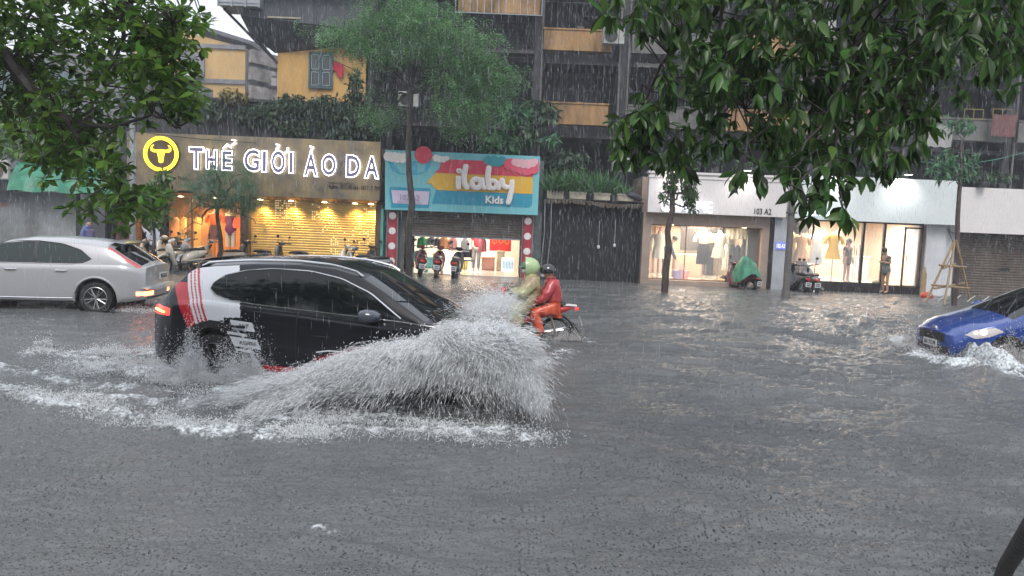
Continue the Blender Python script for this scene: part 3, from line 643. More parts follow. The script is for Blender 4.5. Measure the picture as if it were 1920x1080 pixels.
b = MB(); p = c27(325, 118); b.lathe([(0, 0), (.29, 0), (.29, .01)], (p[0], 27.24, p[1]), 'y', 24); b.build('red_ball', SRED, SG2)
panel('name_plate_edge', [(80, 348), (372, 360), (376, 395), (362, 500), (92, 500), (76, 380)], BLU, 1)
panel('name_plate', [(92, 372), (368, 382), (357, 478), (104, 466)], LAV, 2)
ptext('lettering', '102 A2', 750, 365, 787, 376, 27.28, mat('grey_letter', (.32, .27, .38), .5), SG2, depth=.01, bold=.02)
ptext('lettering', 'PHẠM NGỌC THẠCH', 746, 378, 790, 381, 27.28, mat('grey_letter', (.32, .27, .38), .5), SG2, depth=.01)
LW = mat('letter_white', (.80, .74, .72), .4, var=.04)
def thick(pts, r, y=27.2):
    bb = MB(); P = [(c27(*p)[0], y, c27(*p)[1]) for p in pts]; rr = r/3.857/54.5
    # rounded flat stroke
    bb.tube(P, rr, 10, 1.0, True)
    for p in (P[0], P[-1]): bb.ell(p, (rr, rr, rr), 10)
    V = [(v[0], y+(v[1]-y)*.3, v[2]) for v in bb.v]; bb.v = V; return bb
def letter(*strokes):
    bb = MB()
    for k, (pts, r) in enumerate(strokes):
        t_ = thick(pts, r, 27.2-.002*k); bb.add(t_.v, t_.f)
    bb.build('letter', LW, SG2, True)
def ring(cx_, cy_, r, n=14, a0=0, a1=360): return [(cx_+r*math.cos(R(a0+(a1-a0)*i/n)), cy_+r*math.sin(R(a0+(a1-a0)*i/n))) for i in range(n+1)]
letter(([(583, 234), (584, 236)], 20), ([(578, 285), (577, 325), (578, 352)], 19))
letter(([(632, 202), (618, 270), (622, 325), (640, 352)], 20))
letter((ring(708, 325, 32), 19), ([(748, 295), (752, 340), (765, 355)], 18))
letter(([(797, 212), (790, 270), (795, 330), (800, 355)], 20), (ring(826, 332, 28), 16))
letter(([(893, 300), (900, 340), (925, 352)], 19), ([(965, 312), (960, 380), (945, 440), (938, 460)], 19), ([(915, 352), (950, 350)], 15))
letter(([(868, 318), (868, 360)], 15),)
ptext('lettering', 'Kids', 710+772/3.857, 260+415/3.857, 710+904/3.857, 260+470/3.857, 27.27, LW, SG2, depth=.02, bold=.03)
SHB = mat('brown_shutter', (.17, .14, .12), .55, .2, var=.4, scale=2, stretch=(1, 1, .5))
shutter('shutter', -3.82, .22, 27.95, 1.36, 2.25, SHB, S2, .085)
b = MB(); b.box(-3.82, .22, 27.9, 28.0, 1.30, 1.36); b.build('shutter_edge', GAL, S2)
for x in (-4.2, .46):
    b = MB(); b.box(x-.17, x+.17, 27.72, 27.80, -.12, 2.12, .03); st = b.build('light_column', mat('column_red', (.38, .03, .05), .5, var=.2), S2)
    b = MB(); b.box(x-.19, x-.165, 27.70, 27.82, -.12, 2.14); b.box(x+.165, x+.19, 27.70, 27.82, -.12, 2.14); b.build('edge_trim', GAL, st)
    for j in range(4):
        zc = 1.98-j*.52; b = MB(); b.lathe([(0, -.02), (.11, -.018), (.125, 0)], (x, 27.715, zc), 'y', 20); b.build('round_lamp', mat('faint_glow_disc', (.62, .60, .60), .4, var=.2, emit=(.8, .75, .75), es=.12), st)  # white discs given a faint glow of their own
shell(S2, -3.82, .22, 28.05, 32.5, .02, 2.2, mat('bright_shop_wall', (.8, .76, .68), .6, var=.05), TILE, WARMW)
lamp('lamp', 'AREA', (-1.8, 29.4, 2.15), 150, (1, .86, .70), 2.0, None, None, S2)
lamp('lamp', 'AREA', (-1.8, 31.3, 2.15), 110, (1, .86, .70), 1.6, None, None, S2)
b = MB(); b.box(-.95, -.1, 31.4, 31.43, .75, 1.45); WP = b.build('wall_poster', mat('poster_red', (.62, .02, .02), .5, var=.2), S2)
b = MB()
for (x, z) in ((-.75, 1.12), (-.5, 1.14), (-.27, 1.12)): b.lathe([(.07, 0), (.09, 0), (.09, .01), (.07, .01), (.07, 0)], (x, 31.385, z), 'y', 12); b.box(x-.01, x+.01, 31.385, 31.395, z-.12, z-.05)
b.build('poster_pattern', mat('poster_gold', (.7, .35, .05), .5), WP)
# white stripe sign board standing inside, glowing pale
b = MB(); b.box(-.42, .02, 29.2, 29.24, .1, .62)
SB = b.build('glass_board', mat('cool_white_board', (.7, .8, .85), .3, emit=(.75, .92, 1), es=.7), S2)
for i in range(7):
    b = MB(); b.box(-.36+.055*i, -.335+.055*i, 29.185, 29.195, .2, .52-.02*(i % 3)); b.build('stripe', mat('pale_stripe', (.4, .5, .55), .5), SB)
# ---- 3 Charme
S3 = empty('dress_shop', (0, 0, 0), 0, 'beige dress shop with white lit name and number 103 A2 on its panel', 'shop')
BEI = mat('beige_cladding', (.36, .27, .22), .55, var=.2, scale=2); WPAN = mat('white_panel', (.70, .66, .65), .42, var=.08, scale=.8, bump=.05, bscale=3)
b = MB(); b.box(4.4, 4.68, 27.6, 30, -.15, 2.45); b.box(8.5, 8.74, 27.6, 30, -.15, 2.45); b.box(4.68, 8.5, 27.6, 28.2, 2.06, 2.45); b.box(4.68, 8.5, 27.6, 27.9, -.15, .15); b.box(4.45, 9.1, 28.6, 31, 2.45, 3.7); b.build('wall', BEI, S3)
b = MB(); b.box(4.46, 9.12, 27.2, 27.55, 2.46, 3.76); b.box(4.44, 9.14, 27.17, 27.58, 3.62, 3.66); b.box(4.42, 9.14, 27.14, 27.6, 3.765, 3.84); SG3 = b.build('sign', WPAN, S3)
cp = at(1238, 398, 27.2); cq = at(1335, 378, 27.2); cx0, cx1 = cp.x, cq.x; cz0, cz1 = at(1287, 398, 27.2).z, at(1287, 377, 27.2).z
f = text('letter_face', 'CHARME', cx0, cx1, cz0, cz1, 27.14, mat('charme_face', (.55, .55, .62), .5, emit=(.8, .82, 1), es=.25), SG3, depth=.04, bold=-.01)
g = text_geo('CHARME', cx0, cx1, cz0, cz1, 27.12, depth=.03, outline=.013, bold=-.01); b = MB(); b.add(*g); b.build('glowing_outline', glow('cool_neon', (.86, .9, 1), 2.6), f)
ptext('lettering', '103 A2', 1414, 391, 1447, 402, 27.185, DT, SG3, depth=.008, bold=.012)
b = MB(); b.box(8.745, 8.87, 27.55, 28, -.15, 2.45); b.build('black_post', BLK, S3)
GLS = mat('shop_glass', (1, 1, 1), .02, alpha=.10)
shell(S3, 4.68, 8.5, 27.95, 31.5, .15, 2.08, WARMW, TILE, WARMW)
b = MB(); b.box(4.68, 8.5, 27.91, 27.93, .152, 2.058); GL = b.build('shop_window', GLS, S3)
b = MB(); b.box(4.68, 8.5, 27.87, 27.90, .15, .19); b.box(4.68, 8.5, 27.87, 27.90, 2.02, 2.058); b.box(4.68, 4.72, 27.88, 27.905, .19, 2.02); b.box(8.46, 8.5, 27.88, 27.905, .19, 2.02); b.box(5.93, 5.96, 27.88, 27.905, .19, 2.02); b.build('frame', mat('bronze_frame', (.3, .2, .13), .4, .4), GL)
lamp('lamp', 'AREA', (6.6, 28.7, 2.03), 120, (1, .86, .68), 2.0, None, None, S3)
lamp('lamp', 'AREA', (6.6, 30.3, 2.03), 90, (1, .86, .68), 1.6, None, None, S3)
for x in (5.4, 7.9):
    b = MB(); b.lathe([(0, 0), (.07, 0), (.08, .01)], (x, 27.75, 2.05), 'z', 12); b.build('downlight', glow('warm_lamp', (1, .78, .45), 9), S3)
b = MB(); b.box(6.35, 8.0, 30.7, 30.75, 1.1, 2.0); b.build('dark_wall_panel', mat('dark_panel', (.07, .06, .06), .5, var=.2), S3)
b = MB(); b.box(5.95, 6.95, 29.6, 30.1, .15, 1.0, .02); b.build('counter', mat('peach_counter', (.68, .45, .32), .5, var=.05), S3)
for x in (4.9, 5.15, 5.5, 5.7): b = MB(); b.box(x, x+.09, 31.3, 31.4, .2, 1.95); b.build('pink_panel', mat('pink_panel', (.7, .42, .38), .6), S3)
# ---- grey pillar with number plate between the two dress shops
b = MB(); b.box(8.873, 9.32, 27.5, 29, -.3, 2.44); PI_ = tag(b.build('shop_pillar', mat('grey_white_paint', (.40, .42, .45), .5, var=.15, scale=2)), 'grey pillar with a small blue number plate between two dress shops', 'pillar')
b = MB(); b.box(8.93, 9.27, 27.46, 27.495, 1.36, 1.62, .01); NP = b.build('number_plate', mat('blue_plate', (.12, .16, .55), .4, emit=(.25, .3, .9), es=.35), PI_)
text('lettering', '102 A2', 8.96, 9.24, 1.42, 1.56, 27.45, mat('plate_letters', (.8, .8, .8), .5, emit=(1, 1, 1), es=.4), NP, depth=.008, bold=.03)
# ---- 4 next dress shop
S4 = empty('clothes_shop', (0, 0, 0), 0, 'white clothes shop with full height glass and yellow dresses inside', 'shop')
WP4 = mat('cool_white_panel', (.66, .70, .70), .42, var=.1, scale=.7, bump=.05, bscale=3)
b = MB(); b.box(9.26, 9.6, 27.15, 27.5, 2.46, 3.88); b.box(9.605, 14.86, 27.15, 27.5, 2.43, 3.9); SG4 = b.build('sign', WP4, S4)
b = MB(); b.box(9.35, 14.8, 28.4, 31, 2.4, 3.8); b.box(13.95, 14.06, 27.85, 28.3, .1, 2.42); b.box(14.1, 14.75, 27.55, 31, -.3, 2.42); b.box(9.33, 9.38, 27.7, 31, -.2, 2.42); b.build('wall', WHT, S4)
ptext('letter_face', 'MINI', 1508, 384, 1556, 405, 27.13, mat('pale_letter', (.7, .78, .85), .5, emit=(.75, .88, 1), es=1.0), SG4, depth=.03, bold=.02)
b = MB(); b.box(9.38, 14.05, 27.6, 27.95, -.3, .28); b.build('plinth', mat('black_stone', (.03, .025, .025), .25, var=.4, scale=5), S4)
b = MB()
for x in (9.40, 12.0, 12.72, 14.0): b.box(x-.035, x+.035, 27.68, 27.8, .285 if x < 13 else .0, 2.43)
b.box(9.4, 14.02, 27.67, 27.81, 2.38, 2.445); b.box(9.4, 12.7, 27.68, 27.8, .283, .33); b.build('window_frame', BLK, S4)
# open glass door leaf swung out
b = MB(); dx0, dx1 = 13.28, 13.86
for (a0, a1, z0, z1) in ((dx0, dx0+.06, .25, 2.3), (dx1-.06, dx1, .25, 2.3), (dx0, dx1, 2.24, 2.3), (dx0, dx1, .25, .31)): b.box(a0, a1, 27.45, 27.50, z0, z1)
DR = b.build('door', mat('brown_frame', (.14, .09, .06), .4, .3), S4)
b = MB(); b.box(dx0+.061, dx1-.061, 27.47, 27.48, .311, 2.239); b.build('glass', GLS, DR)
b = MB(); b.tube([(dx0+.1, 27.44, 1.0), (dx0+.1, 27.40, 1.0), (dx0+.1, 27.40, 1.4), (dx0+.1, 27.44, 1.4)], .015, 6); b.build('handle', CHR, DR)
b = MB(); b.box(9.44, 11.96, 27.73, 27.74, .335, 2.37); b.box(12.04, 12.68, 27.73, 27.74, .335, 2.37); b.build('shop_window', GLS, S4)
shell(S4, 9.38, 14.05, 27.97, 32, .27, 2.42, mat('peach_wall', (.78, .62, .48), .6, var=.05), TILE, WARMW)
lamp('lamp', 'AREA', (10.8, 28.9, 2.38), 120, (1, .87, .72), 2.0, None, None, S4); lamp('lamp', 'AREA', (13.0, 29.3, 2.38), 110, (1, .93, .85), 1.6, None, None, S4)
lamp('lamp', 'AREA', (11.4, 30.8, 2.38), 90, (1, .87, .72), 1.6, None, None, S4)
b = MB(); b.loft([(.27, 12.75, 30.0, .5, .3), (1.1, 12.75, 30.0, .5, .3), (1.14, 12.75, 30, .54, .34), (1.16, 12.75, 30, .54, .34)], 24, 'z'); b.build('counter', mat('white_counter', (.72, .68, .62), .4, var=.04), S4, 40)
b = MB()
for x in (12.15, 12.35): b.tube([(x, 29, .3), (x, 29, 1.5), (x+.06, 29, 1.62), (x+.12, 29, 1.5), (x+.12, 29, .3)], .015, 6)
b.build('clothes_rail', CHR, S4, True)
# ---- 5 shuttered shop at the right edge
S5 = empty('shuttered_shop', (0, 0, 0), 0, 'closed shop with a plain white sign and brown roller shutter at right', 'shop')
b = MB(); b.box(14.9, 22.5, 27.3, 27.6, 2.2, 3.72); b.build('sign', WPAN, S5)
b = MB(); b.box(14.76, 15.15, 27.7, 31, -.4, 2.2); b.box(20.9, 22.5, 27.7, 31, -.4, 2.2); b.box(14.9, 22.5, 28.2, 31, 2.2, 3.6); b.build('wall', WHT, S5)
shutter('shutter', 15.15, 20.9, 27.95, -.4, 2.22, mat('brown_grey_shutter', (.15, .12, .10), .55, .2, var=.45, scale=1.3, stretch=(1, 1, .6)), S5, .09)
b = MB(); b.box(16.9, 17.25, 27.90, 27.93, .95, 1.02); b.build('handle', BLK, S5)
for x in (15.6, 17.4): b = MB(); b.box(x-.13, x+.13, 27.0, 27.28, 3.72, 3.92, .03); b.build('floodlight', BLK, S5)
b = MB(); b.box(22.6, 40, 28, 34, -.4, 4.2); tag(b.build('side_building', CONC), 'plain grey building beyond the right edge of the view', 'building')
# cable curling down the white pillar
b = MB(); b.tube([(14.75, 27.5, 2.3), (14.95, 27.5, 1.9), (14.98, 27.5, 1.4), (14.85, 27.5, 1.1), (14.6, 27.5, .9)], .012, 5); tag(b.build('cable', BLK), 'loose thin cable curling beside the white pillar', 'cable')
# ---- low side roof of the open passage
S6 = empty('covered_passage', (0, 0, 0), 0, 'black open passage with a ragged tin edge between two shops', 'passage')
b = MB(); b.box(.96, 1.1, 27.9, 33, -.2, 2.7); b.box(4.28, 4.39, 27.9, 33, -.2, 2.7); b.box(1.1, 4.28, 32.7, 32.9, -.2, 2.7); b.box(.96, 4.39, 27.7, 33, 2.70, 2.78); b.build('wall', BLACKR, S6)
b = MB(); vs = []; n = 90; rr = random.Random(3)
for i in range(n):
    x = 1.0+3.35*i/(n-1); z = 2.72+.05*math.sin(i*.07); d = .03*math.sin(i*1.9); l = .06+.10*rr.random()
    vs += [(x, 27.45+d, z-l), (x, 27.45+d, z), (x, 28.2, z+.05)]
b.add(vs, [(3*i+k, 3*i+3+k, 3*i+4+k, 3*i+1+k) for i in range(n-1) for k in (0, 1)]); b.build('tin_edge', mat('rusty_tin', (.16, .13, .10), .6, .3, var=.5, scale=8), S6)
b = MB()
for i in range(44):
    x = 1.06+3.25*(i+.5)/44; d = .025*rr.random(); b.box(x-.033, x+.033, 27.94+d, 27.95+d, -.15, 2.66)
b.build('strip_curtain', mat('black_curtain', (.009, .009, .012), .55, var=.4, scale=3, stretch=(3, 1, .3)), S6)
for x, m_ in ((1.0, 'w'), (1.22, 'v')):
    b = MB(); b.tube([(x, 27.5, 2.75), (x+.03, 27.5, 1.6), (x-.02, 27.5, .9), (x-.05, 27.5, .1)], .018, 6); tag(b.build('drain_pipe', GAL, None, True), 'thin pale pipe by the black passage, %s' % ('the straight one on the edge' if m_ == 'w' else 'the shorter one inside'), 'pipe')
for i, (x, lb) in enumerate(((1.35, 'slatted pale planter box, first over the passage from the striped sign'), (2.12, 'plain pale planter box, second over the passage from the striped sign'), (2.95, 'pale planter box broken in front, third over the passage from the striped sign'), (3.75, 'dull planter box, fourth over the passage, nearest the white sign'))):
    t = empty('planter_box', (x, 27.75, 2.79), 0, lb, 'planter', 'planter boxes over the passage')
    b = MB(); w = .28
    if i == 0:
        for k in range(6): b.box(-w+.1*k, -w+.1*k+.06, -.13, -.10, 0, .27)
        b.box(-w, w, -.10, .12, 0, .2)
    else: b.box(-w, w, -.13, .12, 0, .24, .02); b.box(-w-.02, w+.02, -.15, .14, .2, .26)
    b.build('box', mat('pale_planter', (.42, .38, .30), .7, var=.5, scale=5), t)
p = at(1188, 368, 27.7); b = MB(); b.ell((p.x, 27.7, p.z), (.34, .25, .12), 14, Matrix.Rotation(.35, 3, 'Y')); tag(b.build('dish', mat('dark_dish', (.07, .07, .09), .35, var=.3, coat=.3), None, True), 'dark tilted dish at the right end of the planters', 'dish')
# small white things hanging in the passage
for px, py, lb in ((1122, 463, 'small white object hanging in the dark passage, left one'), (1152, 460, 'small white object hanging in the dark passage, right one')):
    p = at(px, py, 27.8); b = MB(); b.ell((p.x, 27.8, p.z), (.05, .04, .07), 10); b.box(p.x-.004, p.x+.004, 27.795, 27.805, p.z+.06, p.z+.9); tag(b.build('hanging_lamp', WHT, None, True), lb, 'lamp')
# ---- left: stained wall, green sheet, sign
t = empty('stained_wall', (0, 0, 0), 0, 'grey stained wall with faded red stencil writing behind the silver car', 'wall')
b = MB(); b.box(-34, -15.25, 28.0, 28.3, -.5, 2.3); b.build('wall_face', mat('stained_grey', (.36, .38, .39), .8, col2=(.12, .12, .12), scale=.55, bump=.4, bscale=7, stretch=(1, 1, .8)), t)
ptext('lettering', 'KHOAN CẮT', 0, 372, 19, 379, 27.98, mat('faded_blue_stencil', (.22, .24, .33), .8, var=.4), t, depth=.005)
ptext('lettering', '098 97', 0, 381, 18, 388, 27.98, mat('faded_red_stencil', (.42, .14, .16), .8, var=.4), t, depth=.005)
b = MB(); vs = []; n = 24
for i in range(n):
    x = -17.15+3.6*i/(n-1); vs += [(x, 27.2+.05*math.sin(i*1.3), 2.32+.03*math.sin(i*.8)), (x, 27.35+.06*math.sin(i*1.3+.5), 2.75), (x, 27.75, 3.2+.03*math.sin(i))]
b.add(vs, [(3*i+k, 3*i+3+k, 3*i+4+k, 3*i+1+k) for i in range(n-1) for k in (0, 1)]); b.box(-17.15, -13.5, 27.75, 27.8, 3.18, 3.3); tag(b.build('green_sheet', GRN, None, True), 'green tarpaulin sheet sloping over the grey wall', 'tarpaulin')
b = MB(); b.box(-20, -17.16, 27.3, 27.45, 2.72, 3.33); SN = tag(b.build('white_signboard', mat('dirty_white', (.50, .48, .45), .6, var=.2)), 'off white signboard with a brown disc at the left edge', 'sign')
p = at(0, 322, 27.3); b = MB(); b.lathe([(0, -.012), (.24, -.012), (.24, 0)], (p.x-.12, 27.295, p.z), 'y', 20); b.build('disc', mat('brown_disc', (.12, .08, .08), .6), SN)
b = MB(); b.box(-20, -17.16, 27.5, 28, 2.3, 2.68); tag(b.build('ledge', DARKC), 'dark ledge under the off white signboard', 'ledge')
GA = empty('dark_gateway', (0, 0, 0), 0, 'dark recessed gateway between the grey wall and the leather shop', 'gateway')
b = MB(); b.box(-15.25, -13.2, 30, 30.2, -.3, 3.3); b.box(-15.25, -13.16, 28, 30, 2.3, 2.6); b.build('recess', BLACKR, GA)
b = MB(); b.box(-13.95, -13.2, 28.2, 28.35, -.3, 2.2); b.build('red_door', mat('maroon', (.14, .03, .035), .6, var=.5), GA)
b = MB(); b.box(-15.0, -14.4, 27.96, 28.0, 2.1, 2.16); b.build('lamp_tube', mat('pale_tube', (.5, .5, .5), .5), GA)
# white hatched banner leaning near the left pole
p = at(285, 440, 27); b = MB(); b.prism([(p.x-.35, p.z+.25), (p.x-.05, p.z-.35), (p.x+.25, p.z-.3), (p.x+.25, p.z+.55), (p.x+.02, p.z+.45), (p.x-.02, p.z)], 27.0, 27.05)
tag(b.build('white_board', mat('pale_blue_board', (.55, .6, .7), .5, var=.3, scale=4)), 'torn white board leaning by the thin left trunk', 'board')

# ---- unseen block added behind the camera to keep bright sky out of reflections
BB = empty('unseen_sky_blocker', (0, -13, 0), 0, 'plain unseen block added behind the viewer to darken sky reflections', 'building')
b = MB(); b.box(-45, 45, -9, 0, -.5, 8); b.build('wall', CONC, BB)
for i in range(14):
    for z in (2.2, 5.2): b = MB(); b.box(-42+6*i, -39+6*i, 0.003, .1, z, z+2); b.build('window', mat('dark_pane', (.02, .03, .035), .15, var=.3, coat=.5), BB)

# lamps over the white signs, on little arms
for i, (x, z, pw, cl, par) in enumerate(((5.3, 3.92, 26, (1, .93, .92), S3), (7.6, 3.92, 26, (1, .93, .92), S3), (10.6, 4.0, 34, (.94, .98, 1), S4), (12.9, 4.0, 60, (.96, 1, .98), S4))):
    b = MB(); b.tube([(x, 27.4, z), (x, 27.1, z+.16), (x, 26.75, z+.10)], .014, 6); b.box(x-.12, x+.12, 26.66, 26.84, z+.02, z+.09, .02); o = b.build('sign_lamp', STEELD, par)
    b = MB(); b.box(x-.10, x+.10, 26.68, 26.82, z+.008, z+.018); b.build('lens', glow('sign_lamp_lens', (.95, .98, 1), 6), o)
    lamp('lamp', 'SPOT', (x, 26.75, z), pw*1.6, cl, .08, (R(38), 0, 0), 120, o)

# ---- wear and fittings of the old block: pipes, grilles, tin awnings, things on the balconies
RT = random.Random(8); TIN = mat('old_tin', (.12, .11, .11), .6, .3, var=.6, scale=4)
for x in (0.78, 3.72, 4.05, 7.42, 11.35, 14.62, 18.8):
    b = MB(); b.tube([(x, 30.9, 0.2), (x+.02, 30.92, 5), (x-.02, 30.9, 9), (x+.03, 30.9, 15)], .045, 6); apart('drain_pipe', b, mat('pipe_grey', (.15, .14, .14), .6, var=.5), True)
for k, (xa, xb) in enumerate(zip(xs[1:-1], xs[2:])):
    for z0, z1 in ((6.48, 7.9), (9.18, 10.6)):
        if RT.random() < .55: b = MB(); grid_bars(b, xa+.2, xb-.3, 30.78, z0, z1, 12, 3, .009); apart('grille', b, STEELD)
        if RT.random() < .5:
            b = MB(); xm_ = xa+.3+RT.random()*.4; w = 1.5+RT.random(); n = 14; vs = []
            for i in range(n+1): x = xm_+w*i/n; d = .02*(i % 2); vs += [(x, 30.75, z1+.12+d), (x, 29.95, z1-.18+d)]
            b.add(vs, [(2*i, 2*i+1, 2*i+3, 2*i+2) for i in range(n)]); apart('tin_awning', b, TIN)
        b = MB(); w = .25+.3*RT.random(); x = xa+.4+RT.random()*1.6; b.box(x, x+w, 31.3, 31.6, z0-.75, z0+.1+.3*RT.random(), .03); b.box(x+w+.2, x+w+.5, 31.4, 31.7, z0-.75, z0-.1, .03); apart('balcony_goods', b, mat('goods%d' % (k % 4), [(.12, .10, .09), (.18, .18, .2), (.10, .14, .12), (.2, .12, .08)][k % 4], .7, var=.5))
b = MB(); b.box(.9, 3.45, 32.9, 32.98, 5.4, 7.6); apart('back_shutter', b, mat('back_door', (.03, .03, .035), .5, var=.6))
# ================================================================ CARS
def prof(pts, x, sm=.06):
    xs_ = np.array([p[0] for p in pts]); zs_ = np.array([p[1] for p in pts]); f = lambda q: np.interp(q, xs_, zs_)
    k = np.linspace(-1.6, 1.6, 9)*sm; w = np.exp(-(k/sm)**2); w /= w.sum()
    return sum(wi*f(x+ki) for wi, ki in zip(w, k))
def inpoly(px, pz, poly):
    r = np.zeros(px.shape, bool); n = len(poly)
    for i in range(n):
        x0, z0 = poly[i]; x1, z1 = poly[(i+1) % n]
        c = ((z0 > pz) != (z1 > pz)) & (px < (x1-x0)*(pz-z0)/((z1-z0) if abs(z1-z0) > 1e-9 else 1e-9)+x0); r ^= c
    return r
def crom(P, n):
    """catmull-rom through control points P (k,N,2) -> list of n[i] samples per span"""
    out = []; K = len(P)
    for i in range(K-1):
        p0, p1, p2, p3 = P[max(i-1, 0)], P[i], P[i+1], P[min(i+2, K-1)]
        for j in range(n[i]):
            t = j/n[i]; out.append(.5*((2*p1)+(-p0+p2)*t+(2*p0-5*p1+4*p2-p3)*t*t+(-p0+3*p1-3*p2+p3)*t**3))
    return out
class Car:
    def __init__(s, L, hw, top, sh, bot, axles, rw, arch, nx=300, ks=(10, 26, 26, 12), kg=36, kt=26, tumble=.42, crown=.085, nose=.24, tail=.20):
        s.L, s.hw, s.axles, s.rw, s.arch = L, hw, axles, rw, arch
        e = .5-.5*np.cos(np.linspace(0, PI, nx)); x = (.25*e+.75*np.linspace(0, 1, nx))*L; s.x = x
        zt = prof(top, x); zs = prof(sh, x); zb = prof(bot, x)
        d0 = np.clip(1-x/.42, 0, 1); d1 = np.clip(1-(L-x)/.55, 0, 1)
        Wd = hw*(1-tail*d0**2.3-nose*d1**2.1)-.03*hw*np.clip(abs(x-L/2)/(L/2), 0, 1)**2
        zr = np.maximum(zs+.012, zt-crown); Wr = Wd-.05-(zr-zs)*tumble
        cp = [np.stack([Wd-.09, zb], 1), np.stack([Wd-.025, zb+.09], 1), np.stack([Wd, zb+.5*(zs-zb)], 1), np.stack([Wd-.012, zs-.10], 1), np.stack([Wd-.045, zs], 1)]
        P = crom(cp, ks); s.kS = len(P)
        for j in range(kg):
            t = j/kg; bul = .018*math.sin(PI*t)*np.clip((zr-zs)/.3, 0, 1); P.append(np.stack([(Wd-.045)*(1-t)+Wr*t+bul, zs*(1-t)+zr*t], 1))
        s.kR = len(P)
        for j in range(kt+1):
            t = j/kt; P.append(np.stack([Wr*(1-t), zr+(zt-zr)*(1-(1-t)**2.6)], 1))
        H = np.stack(P, 1); s.H = H; K = H.shape[1]
        full = np.concatenate([H*[1, 1], (H*[-1, 1])[:, ::-1][:, 1:]], 1) # left to right
        nk = full.shape[1]
        V = np.empty((nx, nk, 3)); V[:, :, 0] = x[:, None]; V[:, :, 1] = full[..., 0]; V[:, :, 2] = full[..., 1]
        # ends bulge
        s.bul = lambda X, Y: X+np.clip(1-(L-X)/.5, 0, 1)*.07*(1-(Y/hw)**2)-np.clip(1-X/.4, 0, 1)*.05*(1-(Y/hw)**2)
        # caps
        m = 24; caps = []
        for ix, side in ((0, -1), (nx-1, 1)):
            half = V[ix, :K]; C = np.empty((m+1, K, 3))
            for j in range(m+1):
                C[j] = half; C[j, :, 1] = half[:, 1]*(1-2*j/m)
            caps.append(C)
        # snap to arches
        for ax in axles:
            dx = V[..., 0]-ax[0]; dz = V[..., 2]-ax[1]; r = np.hypot(dx, dz); near = (np.abs(r-arch) < .016) & (np.abs(V[..., 1]) > hw*.72) & (V[..., 2] < 1.0)
            f = np.where(near, arch/np.maximum(r, 1e-6), 1); V[..., 0] = ax[0]+dx*f; V[..., 2] = ax[1]+dz*f
        s.V = V; X0 = V.reshape(-1, 3).copy(); X0[:, 0] = s.bul(X0[:, 0], X0[:, 1])
        idx = np.arange(nx*nk).reshape(nx, nk)
        F = np.stack([idx[:-1, :-1], idx[1:, :-1], idx[1:, 1:], idx[:-1, 1:]], -1)
        kk = np.minimum(np.arange(nk-1), nk-2-np.arange(nk-1)); zone = np.where(kk < s.kS, 0, np.where(kk < s.kR, 1, 2))
        Z = np.broadcast_to(zone, F.shape[:2]).reshape(-1); F = F.reshape(-1, 4)
        VV = [X0]; FF = [F]; ZZ_ = [Z]; off = len(X0)
        for q, C in enumerate(caps):
            c = C.reshape(-1, 3).copy(); bx = .045*np.sin(np.clip((c[:, 2]-.25)/.5, 0, 1)*PI)
            yy = c[:, 1].copy(); edge = 1-np.clip(np.abs(yy)/np.abs(np.tile(C[0, :, 1], m+1)).clip(1e-6), 0, 1)**4
            c[:, 0] = s.bul(c[:, 0], c[:, 1])+(-1 if q == 0 else 1)*bx*edge
            i2 = np.arange(len(c)).reshape(m+1, K)+off; f = np.stack([i2[:-1, :-1], i2[:-1, 1:], i2[1:, 1:], i2[1:, :-1]], -1).reshape(-1, 4)
            if q == 1: f = f[:, ::-1]
            VV.append(c); FF.append(f); ZZ_.append(np.full(len(f), 3+q)); off += len(c)
        s.VA = np.concatenate(VV); s.FA = np.concatenate(FF); s.Z = np.concatenate(ZZ_)
        s.C = s.VA[s.FA].mean(1)
        keep = np.ones(len(s.FA), bool)
        for ax in axles: keep &= ~((np.hypot(s.C[:, 0]-ax[0], s.C[:, 2]-ax[1]) < arch) & (np.abs(s.C[:, 1]) > hw*.7) & (s.Z == 0))
        s.keep = keep; s.part = np.full(len(s.FA), 'body', dtype=object); s.mi = np.zeros(len(s.FA), int)
    def y(s, x, z):
        """outer half width at side point (x,z), arrays"""
        x = np.atleast_1d(np.asarray(x, float)); z = np.atleast_1d(np.asarray(z, float)); o = np.empty(len(x))
        for i, (a, c) in enumerate(zip(x, z)):
            ix = min(np.searchsorted(s.x, a), len(s.x)-1); h = s.H[ix, :s.kR+3]; o[i] = np.interp(c, h[:, 1], h[:, 0])
        return o
    def set(s, mask, part=None, mi=None):
        if part is not None: s.part[mask] = part
        if mi is not None: s.mi[mask] = mi
    def emit(s, root, mats, parts_mat=None, order=()):
        objs = {}; parents = dict(order)
        names = [n for n in ['body']+[q for q in dict.fromkeys(s.part.tolist()) if q != 'body']]
        for nme in names:
            sel = (s.part == nme) & s.keep; f = s.FA[sel]
            if len(f) == 0: continue
            u, inv = np.unique(f, return_inverse=True); base = nme.split('|')[0]
            mm = (parts_mat or {}).get(base)
            o = npmesh(base, s.VA[u], inv.reshape(f.shape), mm if mm else mats, root, True, None if mm else s.mi[sel]); objs[nme] = o
            try: o.data.set_sharp_from_angle(angle=R(50))
            except Exception: pass
        for ch, pa in parents.items():
            if ch in objs and pa in objs: objs[ch].parent = objs[pa]
        for (ax, az) in s.axles:
            for sg in (-1, 1):
                b = MB(); yo = sg*(s.hw-.05); yi = sg*(s.hw-.34); b.lathe([(s.arch+.004, yo), (s.arch+.004, yi), (0, yi)], (ax, 0, az), 'y', 28)
                b.build('wheel_well', BLK, root, True)
        return objs
